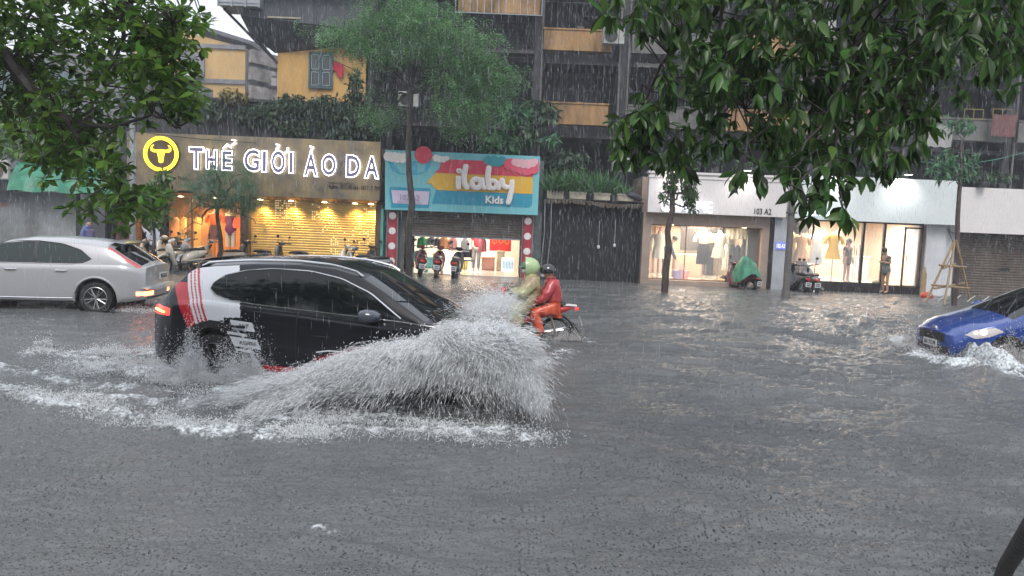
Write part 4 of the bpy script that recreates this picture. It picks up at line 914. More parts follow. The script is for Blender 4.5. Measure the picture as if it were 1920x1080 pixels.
    def line(s, pts, r, m, root, name, both=True, off=.0, seg=6, dense=14, sg_=-1):
        if both: s.line(pts, r, m, root, name, False, off, seg, dense, 1)
        P = []
        for (x0, z0), (x1, z1) in zip(pts[:-1], pts[1:]):
            for i in range(dense): P.append((x0+(x1-x0)*i/dense, z0+(z1-z0)*i/dense))
        P.append(pts[-1]); xs_ = np.array([p[0] for p in P]); zs_ = np.array([p[1] for p in P])
        k = np.ones(5)/5
        if len(xs_) > 8: xs2 = xs_.copy(); zs2 = zs_.copy(); xs2[2:-2] = np.convolve(xs_, k, 'valid'); zs2[2:-2] = np.convolve(zs_, k, 'valid'); xs_, zs_ = xs2, zs2
        yy = s.y(xs_, zs_)+off; b = MB()
        for sg in (sg_,): b.tube([(s.bul(a, sg*c), sg*c, d) for a, c, d in zip(xs_, yy, zs_)], r, seg)
        return b.build(name, m, root, True)
    def decal(s, poly, m, root, name, off=.004, n=14, sides=(-1,)):
        """thin film following the flank; poly = 4 corners (x,z)"""
        b = MB()
        for sg in sides:
            vs = []
            for j in range(n+1):
                for i in range(n+1):
                    u, v = i/n, j/n; a, c_, d, e = [np.array(p) for p in poly]; q = (a*(1-u)+c_*u)*(1-v)+(e*(1-u)+d*u)*v
                    vs.append((q[0], sg*(s.y(q[0], q[1])[0]+off), q[1]))
            b.add(vs, [(j*(n+1)+i, j*(n+1)+i+1, (j+1)*(n+1)+i+1, (j+1)*(n+1)+i) for j in range(n) for i in range(n)])
        return b.build(name, m, root, True)
    def sidetext(s, st, x0, x1, z0, z1, m, root, off=.008, shear=0, bold=.02, side=-1):
        vs, fs = text_geo(st, x0, x1, z0, z1, 0, depth=.004, bold=bold, shear=shear)
        yy = s.y([v[0] for v in vs], [v[2] for v in vs]); b = MB(); b.add([(v[0], side*(q+off)+v[1]*0-.0*side, v[2]) for v, q in zip(vs, yy)], fs); return b.build('lettering', m, root)
def wheel(root, x, y, z, r, side, w=.22, spokes=5, rim=None, steer=0, double=True, rf=.70):
    t = empty('wheel', (x, y, z)); t.parent = root; t.rotation_euler = (0, .35, steer)
    b = MB(); h = w/2; b.lathe([(r*.66, -h*.9), (r*.80, -h), (r*.95, -h*.92), (r, -h*.6), (r, h*.6), (r*.95, h*.92), (r*.80, h), (r*.66, h*.9)], (0, 0, 0), 'y', 36); b.build('tyre', RUB, t, True)
    s_ = side; R0 = r*rf; b = MB(); b.lathe([(R0, s_*h*.95), (R0*.96, s_*h*1.0), (R0*.9, s_*h*.80), (R0*.88, s_*h*.1), (0, s_*h*.1)], (0, 0, 0), 'y', 36)
    for k in range(spokes):
        for q in ((-.13, .13) if double else (0,)):
            a = 2*PI*k/spokes; a2 = a+q*1.6
            pa = Vector((R0*.12*math.cos(a), s_*h*.72, R0*.12*math.sin(a))); pb = Vector((R0*.93*math.cos(a2), s_*h*.86, R0*.93*math.sin(a2)))
            b.tube([pa, (pa+pb)/2+Vector((0, s_*.01, 0)), pb], [R0*.10, R0*.075, R0*.085], 6, .6)
    b.lathe([(R0*.2, s_*h*.6), (R0*.18, s_*h*.85), (0, s_*h*.88)], (0, 0, 0), 'y', 16); b.build('rim', rim or ALU, t, 40)
    b = MB(); b.lathe([(R0*.86, s_*h*.16), (0, s_*h*.16)], (0, 0, 0), 'y', 24); b.build('brake_disc', mat('dark_brake', (.03, .03, .03), .5), t)
    return t
def mirror(root, x, y, z, side, m, glass=DGL):
    b = MB(); b.loft([(x-.10, side*(y+.12), z+.0, .11, .07), (x-.04, side*(y+.12), z, .12, .085), (x+.06, side*(y+.11), z, .10, .07), (x+.12, side*(y+.09), z-.005, .05, .035)], 14, 'x')
    b.tube([(x, side*(y-.02), z-.06), (x, side*(y+.05), z-.04)], .03, 8); o = b.build('side_mirror', m, root, True)
    b = MB(); b.loft([(x-.102, side*(y+.12), z, .095, .056), (x-.104, side*(y+.12), z, .09, .05)], 14, 'x'); b.build('glass', glass, o, True); return o
def plate(root, x, y, z, w, h, lines, face=1):
    b = MB(); b.box(x-.006, x+.006, y-w/2, y+w/2, z-h/2, z+h/2); o = b.build('number_plate', PLT, root)
    n = len(lines)
    for i, s_ in enumerate(lines):
        zc = z+h/2-(i+.5)*h/n; vs, fs = text_geo(s_, -w*.42, w*.42, zc-h/n*.33, zc+h/n*.33, 0, depth=.002, bold=.02)
        b = MB(); b.add([(x+face*.009+v[1]*face*-1, v[0]*face*1, v[2]) for v in vs], fs); b.build('lettering', DT, o)
    return o
# ---------------------------------------------------------------- black SUV with livery
SUVP = mat('black_car_paint', (.005, .006, .009), .22, 0, var=.2, scale=3, coat=.35, spec=.35); WHP = mat('white_film', (.62, .64, .68), .22, var=.04, coat=.8); RDP = mat('red_film', (.48, .008, .02), .2, var=.06, coat=.8)
CLAD = mat('black_cladding', (.008, .008, .009), .4, var=.3, scale=10)
c = Car(4.55, .925, [(0, 1.03), (.05, 1.08), (.20, 1.22), (.46, 1.50), (.54, 1.575), (.8, 1.615), (1.3, 1.66), (1.9, 1.68), (2.35, 1.655), (2.75, 1.57), (3.05, 1.42), (3.62, 1.10), (3.75, 1.07), (4.15, 1.0), (4.42, .90), (4.55, .80)],
        [(0, 1.0), (.3, 1.10), (.8, 1.14), (1.6, 1.09), (3.0, 1.01), (3.6, .98), (4.15, .90), (4.45, .80), (4.55, .72)], [(0, .30), (.5, .20), (4.1, .19), (4.55, .26)], [(.93, .36), (3.64, .36)], .36, .43, nx=330, ks=(14, 34, 34, 12), kg=44, kt=24)
X, Yc, Z = c.C[:, 0], c.C[:, 1], c.C[:, 2]; sidez = c.Z <= 1
win = [(.84, 1.27), (.88, 1.35), (1.0, 1.43), (1.25, 1.50), (1.6, 1.54), (2.1, 1.535), (2.5, 1.47), (2.9, 1.32), (3.30, 1.065), (3.26, 1.035), (2.4, 1.08), (1.5, 1.12), (1.12, 1.15), (.93, 1.20)]
# livery
lineA = .60+(1.33-Z)*.385; lineB = np.interp(Z, [.25, .4, .55, .7, .80, .81, .93, .95, 1.05, 1.15, 1.3, 1.7], [1.66, 1.56, 1.46, 1.36, 1.26, 1.16, 1.06, 1.32, 1.28, 1.26, 1.2, 1.12])
dist = np.hypot(X-.93, Z-.36); lineA = lineA+.06
c.set(sidez & (X > lineA) & (X < lineB) & (dist > .53) & ((Z > .58) | (X > 1.0)), mi=1)
red = sidez & (X > lineA-.37+.15*(1.33-Z)) & (X < lineA-.12) & (Z > .60) & (Z < 1.45); c.set(red & (X > .30) & (Z < 1.32), mi=2)
for k, (o0, o1, mm) in enumerate(((-.12, -.09, 1), (-.09, -.075, 2), (-.075, -.05, 1), (-.05, -.035, 2), (-.035, -.012, 1), (-.012, .012, 2))):
    c.set(sidez & (X > lineA+o0*1.35) & (X < lineA+o1*1.35) & (Z > .585) & (X > .12), mi=mm)
c.set(sidez & (Z > 1.52) & (X > .42) & (X < .62), mi=1)
c.set((c.Z == 0) & (Z < .32) & (Z > .235) & (X > 1.46) & (X < 3.25), mi=1)
c.set((c.Z == 0) & (Z > .325) & (Z < .39) & (X > 1.60) & (X < 2.6), mi=2)
sw = (c.Z == 0) & (X > 2.25) & (X < 3.25) & (Z > .50-(X-2.25)*.02) & (Z < .52+.22*np.sin(np.clip((X-2.25)/1.0, 0, 1)*1.7)); c.set(sw, mi=4)
c.set((c.Z == 0) & (Z < .30) & ((X < 1.4) | (X > 3.25)) | (c.Z >= 3) & (Z < .42), mi=3); c.set((c.Z == 0) & (Z < .225), mi=3)
ring_ = np.min([np.hypot(X-a, Z-.36) for a in (.93, 3.64)], 0); c.set((c.Z == 0) & (ring_ < .525), mi=3)
# parts
g1 = (c.Z == 1) & inpoly(X, Z, win)
sd = np.where(Yc > 0, 'l', 'r')
for q in 'lr':
    m_ = sd == q
    rd = (c.Z == 0) & (X > 1.30+.0*Z) & (X < 2.03) & (Z > .30) & (ring_ > .47); fd = (c.Z == 0) & (X >= 2.045) & (X < 3.06) & (Z > .30)
    c.set(rd & m_, 'rear_door|'+q); c.set(fd & m_, 'front_door|'+q)
    c.set(g1 & m_ & (X < 1.22), 'quarter_window|'+q); c.set(g1 & m_ & (X >= 1.26) & (X < 2.0), 'rear_door_window|'+q); c.set(g1 & m_ & (X >= 2.06), 'front_door_window|'+q)
    c.set(g1 & m_ & (((X >= 1.22) & (X < 1.26)) | ((X >= 2.0) & (X < 2.06))), 'window_pillar|'+q)
seam = (c.Z == 0) & (Z > .29) & (((X > 2.03) & (X < 2.045)) | ((X > 3.055) & (X < 3.07)) | ((X > 1.29) & (X < 1.302) & (Z > .75))); c.set(seam, mi=3)
hwr = np.interp(X, c.x, c.H[:, c.kR, 0])
c.set((c.Z == 2) & (X > 2.78) & (X < 3.62) & (np.abs(Yc) < hwr*.95), 'windshield'); c.set((c.Z == 2) & (X > .10) & (X < .44) & (np.abs(Yc) < hwr*.90), 'rear_window')
tl = ((c.Z == 0) & (X < .32) | (c.Z == 3) & (np.abs(Yc) > .46)) & (Z > .905-.0*X) & (Z < 1.02-.10*np.clip(X-.1, 0, 1)); 
for q in 'lr': c.set(tl & (sd == q), 'tail_light|'+q)
hl = ((c.Z == 0) & (X > 4.02) | (c.Z == 4) & (np.abs(Yc) > .42)) & (Z > .70) & (Z < .80)
for q in 'lr': c.set(hl & (sd == q), 'headlight|'+q)
c.set((c.Z == 4) & (np.abs(Yc) < .42) & (Z > .45) & (Z < .78), 'grille')
SUV = empty('suv', at(288, 700, 9.95)*1, R(-12), 'black SUV with red and white racing stripes ploughing through the flood', 'car')
pr = at(288, 600, 10.05); SUV.location = (pr.x+.16, 10.05+.74, -.135)
sm_ = [SUVP, WHP, RDP, CLAD, mat('dark_red_film', (.20, .008, .012), .2, var=.3, scale=4, coat=.8)]
pm = dict(rear_door_window=DGL, front_door_window=DGL, quarter_window=DGL, window_pillar=SUVP, windshield=mat('windshield', (.012, .016, .020), .05, coat=.5, spec=.5), rear_window=DGL,
          tail_light=mat('tail_light_red', (.5, .01, .01), .15, coat=1, emit=(1, .05, .02), es=1.6), headlight=glow('headlight_on', (1, .98, .9), 5), grille=BLK)
ob = c.emit(SUV, sm_, pm, [('rear_door_window|'+q, 'rear_door|'+q) for q in 'lr']+[('front_door_window|'+q, 'front_door|'+q) for q in 'lr'])
c.line([(.835, 1.27), (.875, 1.352), (.99, 1.435), (1.25, 1.507), (1.6, 1.547), (2.1, 1.542), (2.5, 1.477), (2.9, 1.327), (3.32, 1.06)], .009, CHR, SUV, 'window_trim', off=.004)
c.line([(.835, 1.27), (.92, 1.195), (1.12, 1.143), (1.5, 1.113), (2.4, 1.073), (3.30, 1.027), (3.8, .985)], .009, CHR, SUV, 'window_trim', off=.004)
for sg in (-1, 1):
    b = MB(); P = []
    for xx in np.linspace(.62, 2.75, 24): ix = np.searchsorted(c.x, xx); P.append((xx, sg*(c.H[ix, c.kR, 0]-.05), c.H[ix, c.kR, 1]+.055+(-.03 if xx < .7 or xx > 2.7 else 0)))
    b.tube(P, .016, 8); b.build('roof_rail', CHR, SUV, True)
# twin amber bar inside each tail light
for sg in (-1, 1):
    b = MB(); P = [(.03+.20*i/6, sg*(c.y(.06+.20*i/6, .965)[0]+.004), .968-.004*i) for i in range(7)]; b.tube(P, .011, 6); b.build('light_bar', glow('amber_bar', (1, .45, .08), 7), ob['tail_light|'+('l' if sg > 0 else 'r')], True)
for q, x_, z_ in (('rear_door', 1.12, .845), ('front_door', 2.22, .80)):
    for sg in (-1, 1):
        y0 = c.y(x_+.1, z_)[0]; b = MB(); b.tube([(x_, sg*(y0-.005), z_), (x_+.03, sg*(y0+.035), z_), (x_+.20, sg*(y0+.035), z_-.006), (x_+.24, sg*(y0-.005), z_-.008)], .016, 8)
        o = b.build('handle', SUVP, ob[q+'|'+('l' if sg > 0 else 'r')], True)
pl1 = c.decal([(1.16, .915), (1.46, .895), (1.50, .785), (1.19, .80)], WHP, SUV, 'sponsor_panel'); c.sidetext('AQT', 1.27, 1.42, .815, .875, BLK, pl1, shear=.2, off=.010)
c.decal([(1.12, .775), (1.38, .755), (1.40, .72), (1.14, .74)], WHP, SUV, 'sponsor_panel')
pl3 = c.decal([(1.16, .715), (1.53, .69), (1.58, .575), (1.22, .60)], WHP, SUV, 'sponsor_panel'); c.sidetext('REEEEE', 1.30, 1.53, .625, .665, mat('blurred_print', (.06, .06, .06), .5), pl3, off=.010)
c.decal([(1.235, .575), (1.48, .555), (1.50, .525), (1.25, .545)], WHP, SUV, 'sponsor_panel')
c.decal([(1.02, .90), (1.20, .89), (1.22, .80), (1.10, .81)], SUVP, SUV, 'black_patch', off=.003)
c.sidetext('EEEEEEEEEE', 1.70, 2.05, .262, .292, mat('blurred_print', (.06, .06, .06), .5), SUV, off=.006)
c.line([(1.5, .215), (2.0, .213), (3.2, .21)], .006, CHR, SUV, 'sill_line', off=.002)
c.line([(2.30, .60), (2.45, .63), (2.75, .63)], .010, WHP, SUV, 'door_swoosh', off=.001); c.line([(2.85, .585), (3.05, .60), (3.2, .63)], .010, WHP, SUV, 'door_swoosh', off=.001); c.line([(2.30, .495), (3.1, .475)], .005, WHP, SUV, 'door_swoosh', off=.001)
for sg in (-1, 1): mirror(SUV, 2.98, c.y(3.1, 1.0)[0]-.03, 1.08, sg, mat('dark_mirror_paint', (.05, .06, .08), .15, coat=1))
for (ax, az) in c.axles:
    for sg in (-1, 1): wheel(SUV, ax, sg*(.925-.13), az, .36, sg, .23, 5, mat('dark_alloy', (.05, .05, .055), .3, .8))
plate(SUV, -.125, 0, .74, .33, .2, ['30E', '486.27'], -1)
# wipers
b = MB()
for y0 in (.45, -.15): b.tube([(3.60, y0, 1.115), (3.35, y0-.30, 1.28), (3.22, y0-.52, 1.345)], .012, 5)
b.build('wiper', BLK, SUV)
b = MB(); b.loft([(.30, 0, 1.565, .62, .018), (.38, 0, 1.572, .66, .026), (.60, 0, 1.60, .60, .02)], 16, 'x'); b.build('roof_spoiler', SUVP, SUV, True)
# ---------------------------------------------------------------- silver hatchback
SLV = mat('silver_car_paint', (.40, .40, .415), .30, .25, coat=.7); DK = mat('lower_dark_trim', (.05, .05, .05), .5, var=.3)
c = Car(4.34, .90, [(0, .93), (.04, .97), (.22, 1.10), (.60, 1.34), (.72, 1.385), (1.1, 1.43), (1.7, 1.46), (2.2, 1.45), (2.6, 1.39), (3.0, 1.24), (3.5, 1.02), (3.65, .98), (4.1, .84), (4.3, .70), (4.34, .66)],
        [(0, .90), (.4, .97), (1.4, .955), (3.0, .93), (3.5, .90), (4.1, .76), (4.34, .60)], [(0, .30), (.5, .22), (3.9, .20), (4.34, .24)], [(.84, .315), (3.48, .315)], .315, .385, nx=230, ks=(8, 22, 22, 8), kg=30, kt=20, tumble=.36)
X, Yc, Z = c.C[:, 0], c.C[:, 1], c.C[:, 2]; sd = np.where(Yc > 0, 'l', 'r')
win = [(.94, 1.07), (1.15, 1.23), (1.5, 1.335), (1.95, 1.375), (2.35, 1.36), (2.7, 1.28), (3.3, .985), (3.28, .965), (1.25, .985), (1.08, 1.0)]
g1 = (c.Z == 1) & inpoly(X, Z, win); ring_ = np.min([np.hypot(X-a, Z-.315) for a in (.84, 3.48)], 0)
for q in 'lr':
    m_ = sd == q; c.set((c.Z == 0) & m_ & (X > 1.28) & (X < 1.98) & (Z > .27) & (ring_ > .46), 'rear_door|'+q); c.set((c.Z == 0) & m_ & (X >= 1.995) & (X < 2.98) & (Z > .27), 'front_door|'+q)
    c.set(g1 & m_ & (X < 1.94), 'rear_door_window|'+q); c.set(g1 & m_ & (X >= 2.0), 'front_door_window|'+q); c.set(g1 & m_ & (X >= 1.94) & (X < 2.0), 'window_pillar|'+q)
c.set((c.Z == 0) & (Z > .26) & (((X > 1.98) & (X < 1.995)) | ((X > 2.98) & (X < 3.0))), mi=1); c.set((c.Z == 0) & (Z < .25) | (c.Z >= 3) & (Z < .34), mi=1)
hwr = np.interp(X, c.x, c.H[:, c.kR, 0])
c.set((c.Z == 2) & (X > 2.62) & (X < 3.5) & (np.abs(Yc) < hwr*.94), 'windshield'); c.set((c.Z == 2) & (X > .06) & (X < .58) & (np.abs(Yc) < hwr*.86), 'rear_window')
tl = (X > .05) & (X < .66) & (((c.Z == 2) & (np.abs(Yc) >= hwr*.90)) | ((c.Z == 1) & (Z > np.interp(X, c.x, c.H[:, c.kR, 1])-.022)))
for q in 'lr': c.set(tl & (sd == q), 'tail_light|'+q)
fl = ((c.Z == 3) & (np.abs(Yc) > .40) & (np.abs(Yc) < .70) | (c.Z == 0) & (X < .13)) & (Z > .375) & (Z < .455)
for q in 'lr': c.set(fl & (sd == q), 'fog_light|'+q)
c.set(((c.Z == 0) & (X > 3.85) | (c.Z == 4) & (np.abs(Yc) > .45)) & (Z > .56) & (Z < .68), 'headlight')
p = at(280, 520, 15.5); SIL = empty('silver_hatchback', (p.x-.20, 15.5+.78, -.055), R(185), 'silver hatchback driving left with its rear wheel in the water', 'car')
pm = dict(rear_door_window=GGL, front_door_window=GGL, window_pillar=BLK, windshield=DGL, rear_window=DGL, tail_light=mat('pink_red_lens', (.50, .10, .10), .15, coat=1, emit=(1, .1, .08), es=.06), fog_light=glow('orange_lamp', (1, .22, .08), 6), headlight=mat('clear_lens', (.5, .5, .5), .1, coat=1))
ob = c.emit(SIL, [SLV, DK], pm, [('rear_door_window|'+q, 'rear_door|'+q) for q in 'lr']+[('front_door_window|'+q, 'front_door|'+q) for q in 'lr'])
for q, x_, z_ in (('rear_door', 1.36, .84), ('front_door', 2.28, .84)):
    for sg in (-1, 1):
        y0 = c.y(x_+.1, z_)[0]; b = MB(); b.tube([(x_, sg*(y0-.005), z_), (x_+.03, sg*(y0+.03), z_), (x_+.19, sg*(y0+.03), z_), (x_+.22, sg*(y0-.005), z_)], .015, 8); b.build('handle', CHR, ob[q+'|'+('l' if sg > 0 else 'r')], True)
c.line([(.94, 1.07), (1.15, 1.232), (1.5, 1.337), (1.95, 1.377), (2.35, 1.362), (2.7, 1.282), (3.3, .985)], .011, BLK, SIL, 'window_seal', off=.001); c.line([(.94, 1.07), (1.08, .998), (1.25, .983), (3.28, .965)], .011, BLK, SIL, 'window_seal', off=.001)
c.line([(1.25, .31), (2.0, .30), (3.0, .295)], .012, CHR, SIL, 'sill_strip'); c.line([(1.25, .955), (2.0, .955), (3.2, .945)], .007, SLV, SIL, 'belt_trim', off=.003)
# flared rear arch lip
for (ax, az) in c.axles:
    for sg in (-1, 1):
        b = MB(); P = []; 
        for a in np.linspace(-.15, PI+.15, 26): xx, zz = ax+.41*math.cos(a), az+.41*math.sin(a); P.append((xx, sg*(c.y(xx, max(zz, .25))[0]-.004), zz))
        b.tube(P, .022, 8); b.build('arch_lip', SLV, SIL, True); wheel(SIL, ax, sg*(.90-.12), az, .315, sg, .205, 5, None)
for sg in (-1, 1): mirror(SIL, 3.0, c.y(3.0, .95)[0], 1.0, sg, SLV)
plate(SIL, -.13, 0, .73, .42, .13, ['29A 362.15'], -1)
b = MB(); b.loft([(-.16, 0, .50, .60, .035), (-.12, 0, .52, .72, .06), (.05, 0, .52, .76, .05)], 16, 'x'); b.build('bumper_ledge', SLV, SIL, True)
b = MB(); b.loft([(.42, 0, 1.36, .56, .012), (.5, 0, 1.375, .60, .02), (.72, 0, 1.40, .56, .014)], 16, 'x'); b.build('roof_spoiler', mat('dark_spoiler', (.09, .09, .10), .3, coat=.5), SIL, True)
# ---------------------------------------------------------------- blue hatchback
BLP = mat('blue_car_paint', (.018, .06, .28), .2, .15, var=.15, scale=2, coat=1.0)
c = Car(3.82, .85, [(0, .95), (.05, 1.0), (.3, 1.22), (.55, 1.40), (1.1, 1.46), (1.7, 1.46), (2.05, 1.40), (2.4, 1.24), (2.95, .98), (3.05, .95), (3.5, .82), (3.74, .68), (3.82, .60)],
        [(0, .90), (1.0, .92), (2.0, .90), (2.8, .88), (3.3, .78), (3.6, .68), (3.82, .55)], [(0, .28), (.5, .22), (3.5, .2), (3.82, .23)], [(.62, .29), (3.08, .29)], .29, .355, nx=230, ks=(8, 22, 22, 8), kg=30, kt=20, tumble=.36)
X, Yc, Z = c.C[:, 0], c.C[:, 1], c.C[:, 2]; sd = np.where(Yc > 0, 'l', 'r')
win = [(.75, 1.06), (.95, 1.25), (1.3, 1.36), (1.75, 1.36), (2.1, 1.27), (2.75, .95), (2.70, .93), (1.0, .96), (.82, .98)]
g1 = (c.Z == 1) & inpoly(X, Z, win)
for q in 'lr':
    m_ = sd == q; c.set((c.Z == 0) & m_ & (X > 1.1) & (X < 1.72) & (Z > .27), 'rear_door|'+q); c.set((c.Z == 0) & m_ & (X >= 1.735) & (X < 2.66) & (Z > .27), 'front_door|'+q)
    c.set(g1 & m_ & (X < 1.68), 'rear_door_window|'+q); c.set(g1 & m_ & (X >= 1.75), 'front_door_window|'+q)
c.set((c.Z == 0) & (Z > .26) & ((X > 2.66) & (X < 2.68)), mi=1)
hwr = np.interp(X, c.x, c.H[:, c.kR, 0]); c.set((c.Z == 2) & (X > 2.08) & (X < 2.98) & (np.abs(Yc) < hwr*.95), 'windshield')
hl = (((c.Z == 0) | (c.Z == 1)) & inpoly(X, Z, [(3.16, .70), (3.30, .76), (3.60, .70), (3.72, .61), (3.60, .555), (3.40, .60)])) & (Z > .5)
for q in 'lr': c.set(hl & (sd == q), 'headlight|'+q)
c.set((c.Z == 4) & (np.abs(Yc) < .40) & (Z > .42) & (Z < .58), 'grille'); c.set((c.Z == 4) & (np.abs(Yc) < .5) & (Z < .36), 'lower_grille')
p = at(1806, 640, 13.4); BLU_ = empty('blue_hatchback', (p.x+3.72, 13.4+.80, -.13), R(182), 'blue hatchback coming in from the right edge with its headlight lit', 'car')
pm = dict(rear_door_window=DGL, front_door_window=DGL, windshield=DGL, headlight=mat('lit_lens', (.36, .36, .38), .08, coat=1, emit=(1, .75, .58), es=.16), grille=BLK, lower_grille=BLK)
ob = c.emit(BLU_, [BLP, BLK], pm, [('rear_door_window|'+q, 'rear_door|'+q) for q in 'lr']+[('front_door_window|'+q, 'front_door|'+q) for q in 'lr'])
for sg in (-1, 1):
    yy = c.y(3.45, .68)[0]; b = MB(); b.ell((3.46, sg*(yy-.01), .665), (.07, .03, .05), 12); b.ell((3.56, sg*(yy-.06), .645), (.05, .03, .04), 12); b.build('bulb', glow('warm_bulb', (1, .72, .45), 9), ob['headlight|'+('l' if sg > 0 else 'r')], True)
for (ax, az) in c.axles:
    for sg in (-1, 1): wheel(BLU_, ax, sg*(.85-.12), az, .29, sg, .18, 7, ALU, 0, False)
for sg in (-1, 1): mirror(BLU_, 2.55, c.y(2.5, .92)[0], .98, sg, BLP)
plate(BLU_, 3.93, 0, .38, .42, .12, ['30A 715.09'], 1)
b = MB(); b.ell((3.86, 0, .63), (.02, .075, .05), 12); b.build('badge', CHR, BLU_, True)
b = MB(); b.tube([(2.98, .55, .975), (2.6, .2, 1.19)], .012, 5); b.tube([(2.98, -.05, 1.0), (2.62, -.4, 1.16)], .012, 5); b.build('wiper', BLK, BLU_)
c.line([(.75, 1.06), (.95, 1.252), (1.3, 1.362), (1.75, 1.362), (2.1, 1.272), (2.75, .95)], .011, BLK, BLU_, 'window_seal', off=.001)
c.line([(2.70, .62), (2.72, .62)], .012, CHR, BLU_, 'side_badge')
# ================================================================ VEGETATION
BARK = mat('dark_wet_bark', (.035, .028, .024), .55, var=.5, scale=14, bump=.8, bscale=22, stretch=(1, 1, .3))
BARKB = mat('brown_wet_bark', (.07, .045, .038), .5, var=.5, scale=14, bump=.8, bscale=22, stretch=(1, 1, .3))
def leafmat(name, col, tr=.35, rough=.32, isl=.45): return mat(name, col, rough, isl=isl, trans=tr, coat=.15)
LF1 = leafmat('glossy_leaf', (.080, .162, .025), .5, .36, .65); LF2 = leafmat('dark_leaf', (.048, .108, .021), .5, .36, .75); LF3 = leafmat('feathery_leaf', (.115, .25, .095), .4, .4, .7); LF4 = leafmat('small_tree_leaf', (.06, .17, .08), .3, .5)
LF5 = leafmat('shrub_leaf', (.045, .09, .04), .3, .5); LF6 = leafmat('bright_leaf', (.12, .25, .03), .4, .4)
def leaf_t(l=1.0, w=.4, obo=.6, fold=.16, bend=.25, n=4):
    """leaf template along +x, widest at obo; returns verts, quads"""
    vs = []; 
    for i in range(n+1):
        t = i/n; ww = w*.5*max(.04, math.sin(PI*min(1, t**(math.log(.5)/math.log(obo)))))*1.0 if 0 < i < n else (.03*w)
        z = -bend*t*t*l
        vs += [(t*l, -ww, z+fold*ww), (t*l, 0, z), (t*l, ww, z+fold*ww)]
    fs = []
    for i in range(n):
        k = 3*i; fs += [(k, k+3, k+4, k+1), (k+1, k+4, k+5, k+2)]
    return np.array(vs), np.array(fs)
def whorls(C, sizes, nl, rng, droop=.3, up=.5, T=None, spread=1.0, jitter=.35, axis=None):
    """C (n,3) cluster centres -> leaves radiating; axis (n,3) twig direction"""
    n = len(C); reps = rng.integers(nl[0], nl[1]+1, n); I = np.repeat(np.arange(n), reps); m = len(I)
    A = rng.normal(size=(n, 3))*.5+np.array([0, 0, up]) if axis is None else axis; A /= np.linalg.norm(A, axis=1, keepdims=True)
    FR = frames(A)[I]
    starts = np.concatenate([[0], np.cumsum(reps)[:-1]]); j = np.arange(m)-starts[I]
    ph = 2*PI*j/reps[I]+rng.normal(size=m)*jitter+rng.random(n)[I]*6; el = rng.normal(size=m)*.3+.35
    D = FR[:, :, 0]*np.sin(el)[:, None]*1+(FR[:, :, 1]*np.cos(ph)[:, None]+FR[:, :, 2]*np.sin(ph)[:, None])*np.cos(el)[:, None]*spread
    D[:, 2] -= droop*(1+.6*rng.normal(size=m)); D /= np.linalg.norm(D, axis=1, keepdims=True)
    M = frames(D, rng.normal(size=m)*.5); M = M*(sizes[I]*(.65+.6*rng.random(m)))[:, None, None]
    return M, C[I]
def inball(n, rng): 
    v = rng.normal(size=(n, 3)); v /= np.linalg.norm(v, axis=1, keepdims=True); return v*(rng.random(n)**(1/2.6))[:, None]
def px_blobs(blobs, dens, rng):
    """(px,py,rx,ry,depth,rdepth[,w]) -> points; each blob is a real ellipsoid at its own distance"""
    out = []; B = []
    for q in blobs:
        px, py, rx, ry_, D, rd = q[:6]; w = q[6] if len(q) > 6 else 1
        c = at(px, py, D); s = D/FPX; n = max(3, int(dens*w*rx*ry_/1e4)); P = inball(n, rng)*np.array([rx*s, rd, ry_*s])+np.array(c); out.append(P); B.append(c)
    return np.concatenate(out), B
def limb(b, a, c, r0, r1, rng, n=6, wob=.06, sag=0.0):
    a, c = Vector(a), Vector(c); L_ = (c-a).length; P = []
    for i in range(n+1):
        t = i/n; e = math.sin(PI*t); P.append(a.lerp(c, t)+Vector((rng.normal()*wob*e, rng.normal()*wob*e, rng.normal()*wob*e*.6-sag*L_*e)))
    b.tube(P, [r0+(r1-r0)*i/n for i in range(n+1)], 7); return P
def twigs(b, C, nodes, rng, r=.006, frac=1.0):
    N = np.array([tuple(p) for p in nodes])
    for c in C:
        if rng.random() > frac: continue
        k = np.argmin(((N-c)**2).sum(1)); a = Vector(N[k]); e = Vector(c); mid = (a+e)/2+Vector((rng.normal()*.04, rng.normal()*.04, abs(rng.normal())*.06)); b.tube([a, mid, e], [r*1.8, r*1.2, r*.7], 4)
# ---- big tree, upper left, near the camera
g = np.random.default_rng(21)
LBL = [(40, 40, 160, 90, 6.8, .9), (200, 40, 150, 80, 6.2, .8), (310, 50, 62, 80, 5.9, .6, 1.3), (100, 140, 170, 100, 7.2, .9), (280, 120, 75, 80, 6.0, .6, 1.2), (60, 220, 100, 80, 7.4, .8), (190, 190, 110, 60, 6.6, .7, .8), (318, 165, 50, 70, 5.8, .5, 1.2),
       (330, 215, 36, 20, 5.8, .3, 1.2), (150, 270, 120, 60, 6.8, .7), (215, 300, 50, 50, 6.1, .5), (190, 340, 90, 60, 6.5, .6), (262, 365, 52, 44, 6.2, .5), (235, 400, 70, 26, 6.3, .5, .8), (150, 300, 80, 50, 7, .5),
       (-160, 60, 160, 160, 6.8, 1.1), (-300, 200, 140, 200, 7, 1.2), (-100, 250, 90, 90, 7.4, .9), (60, -90, 200, 90, 6.5, 1), (240, -100, 150, 90, 6.3, .8, .7)]
C, _ = px_blobs(LBL, 74, g)
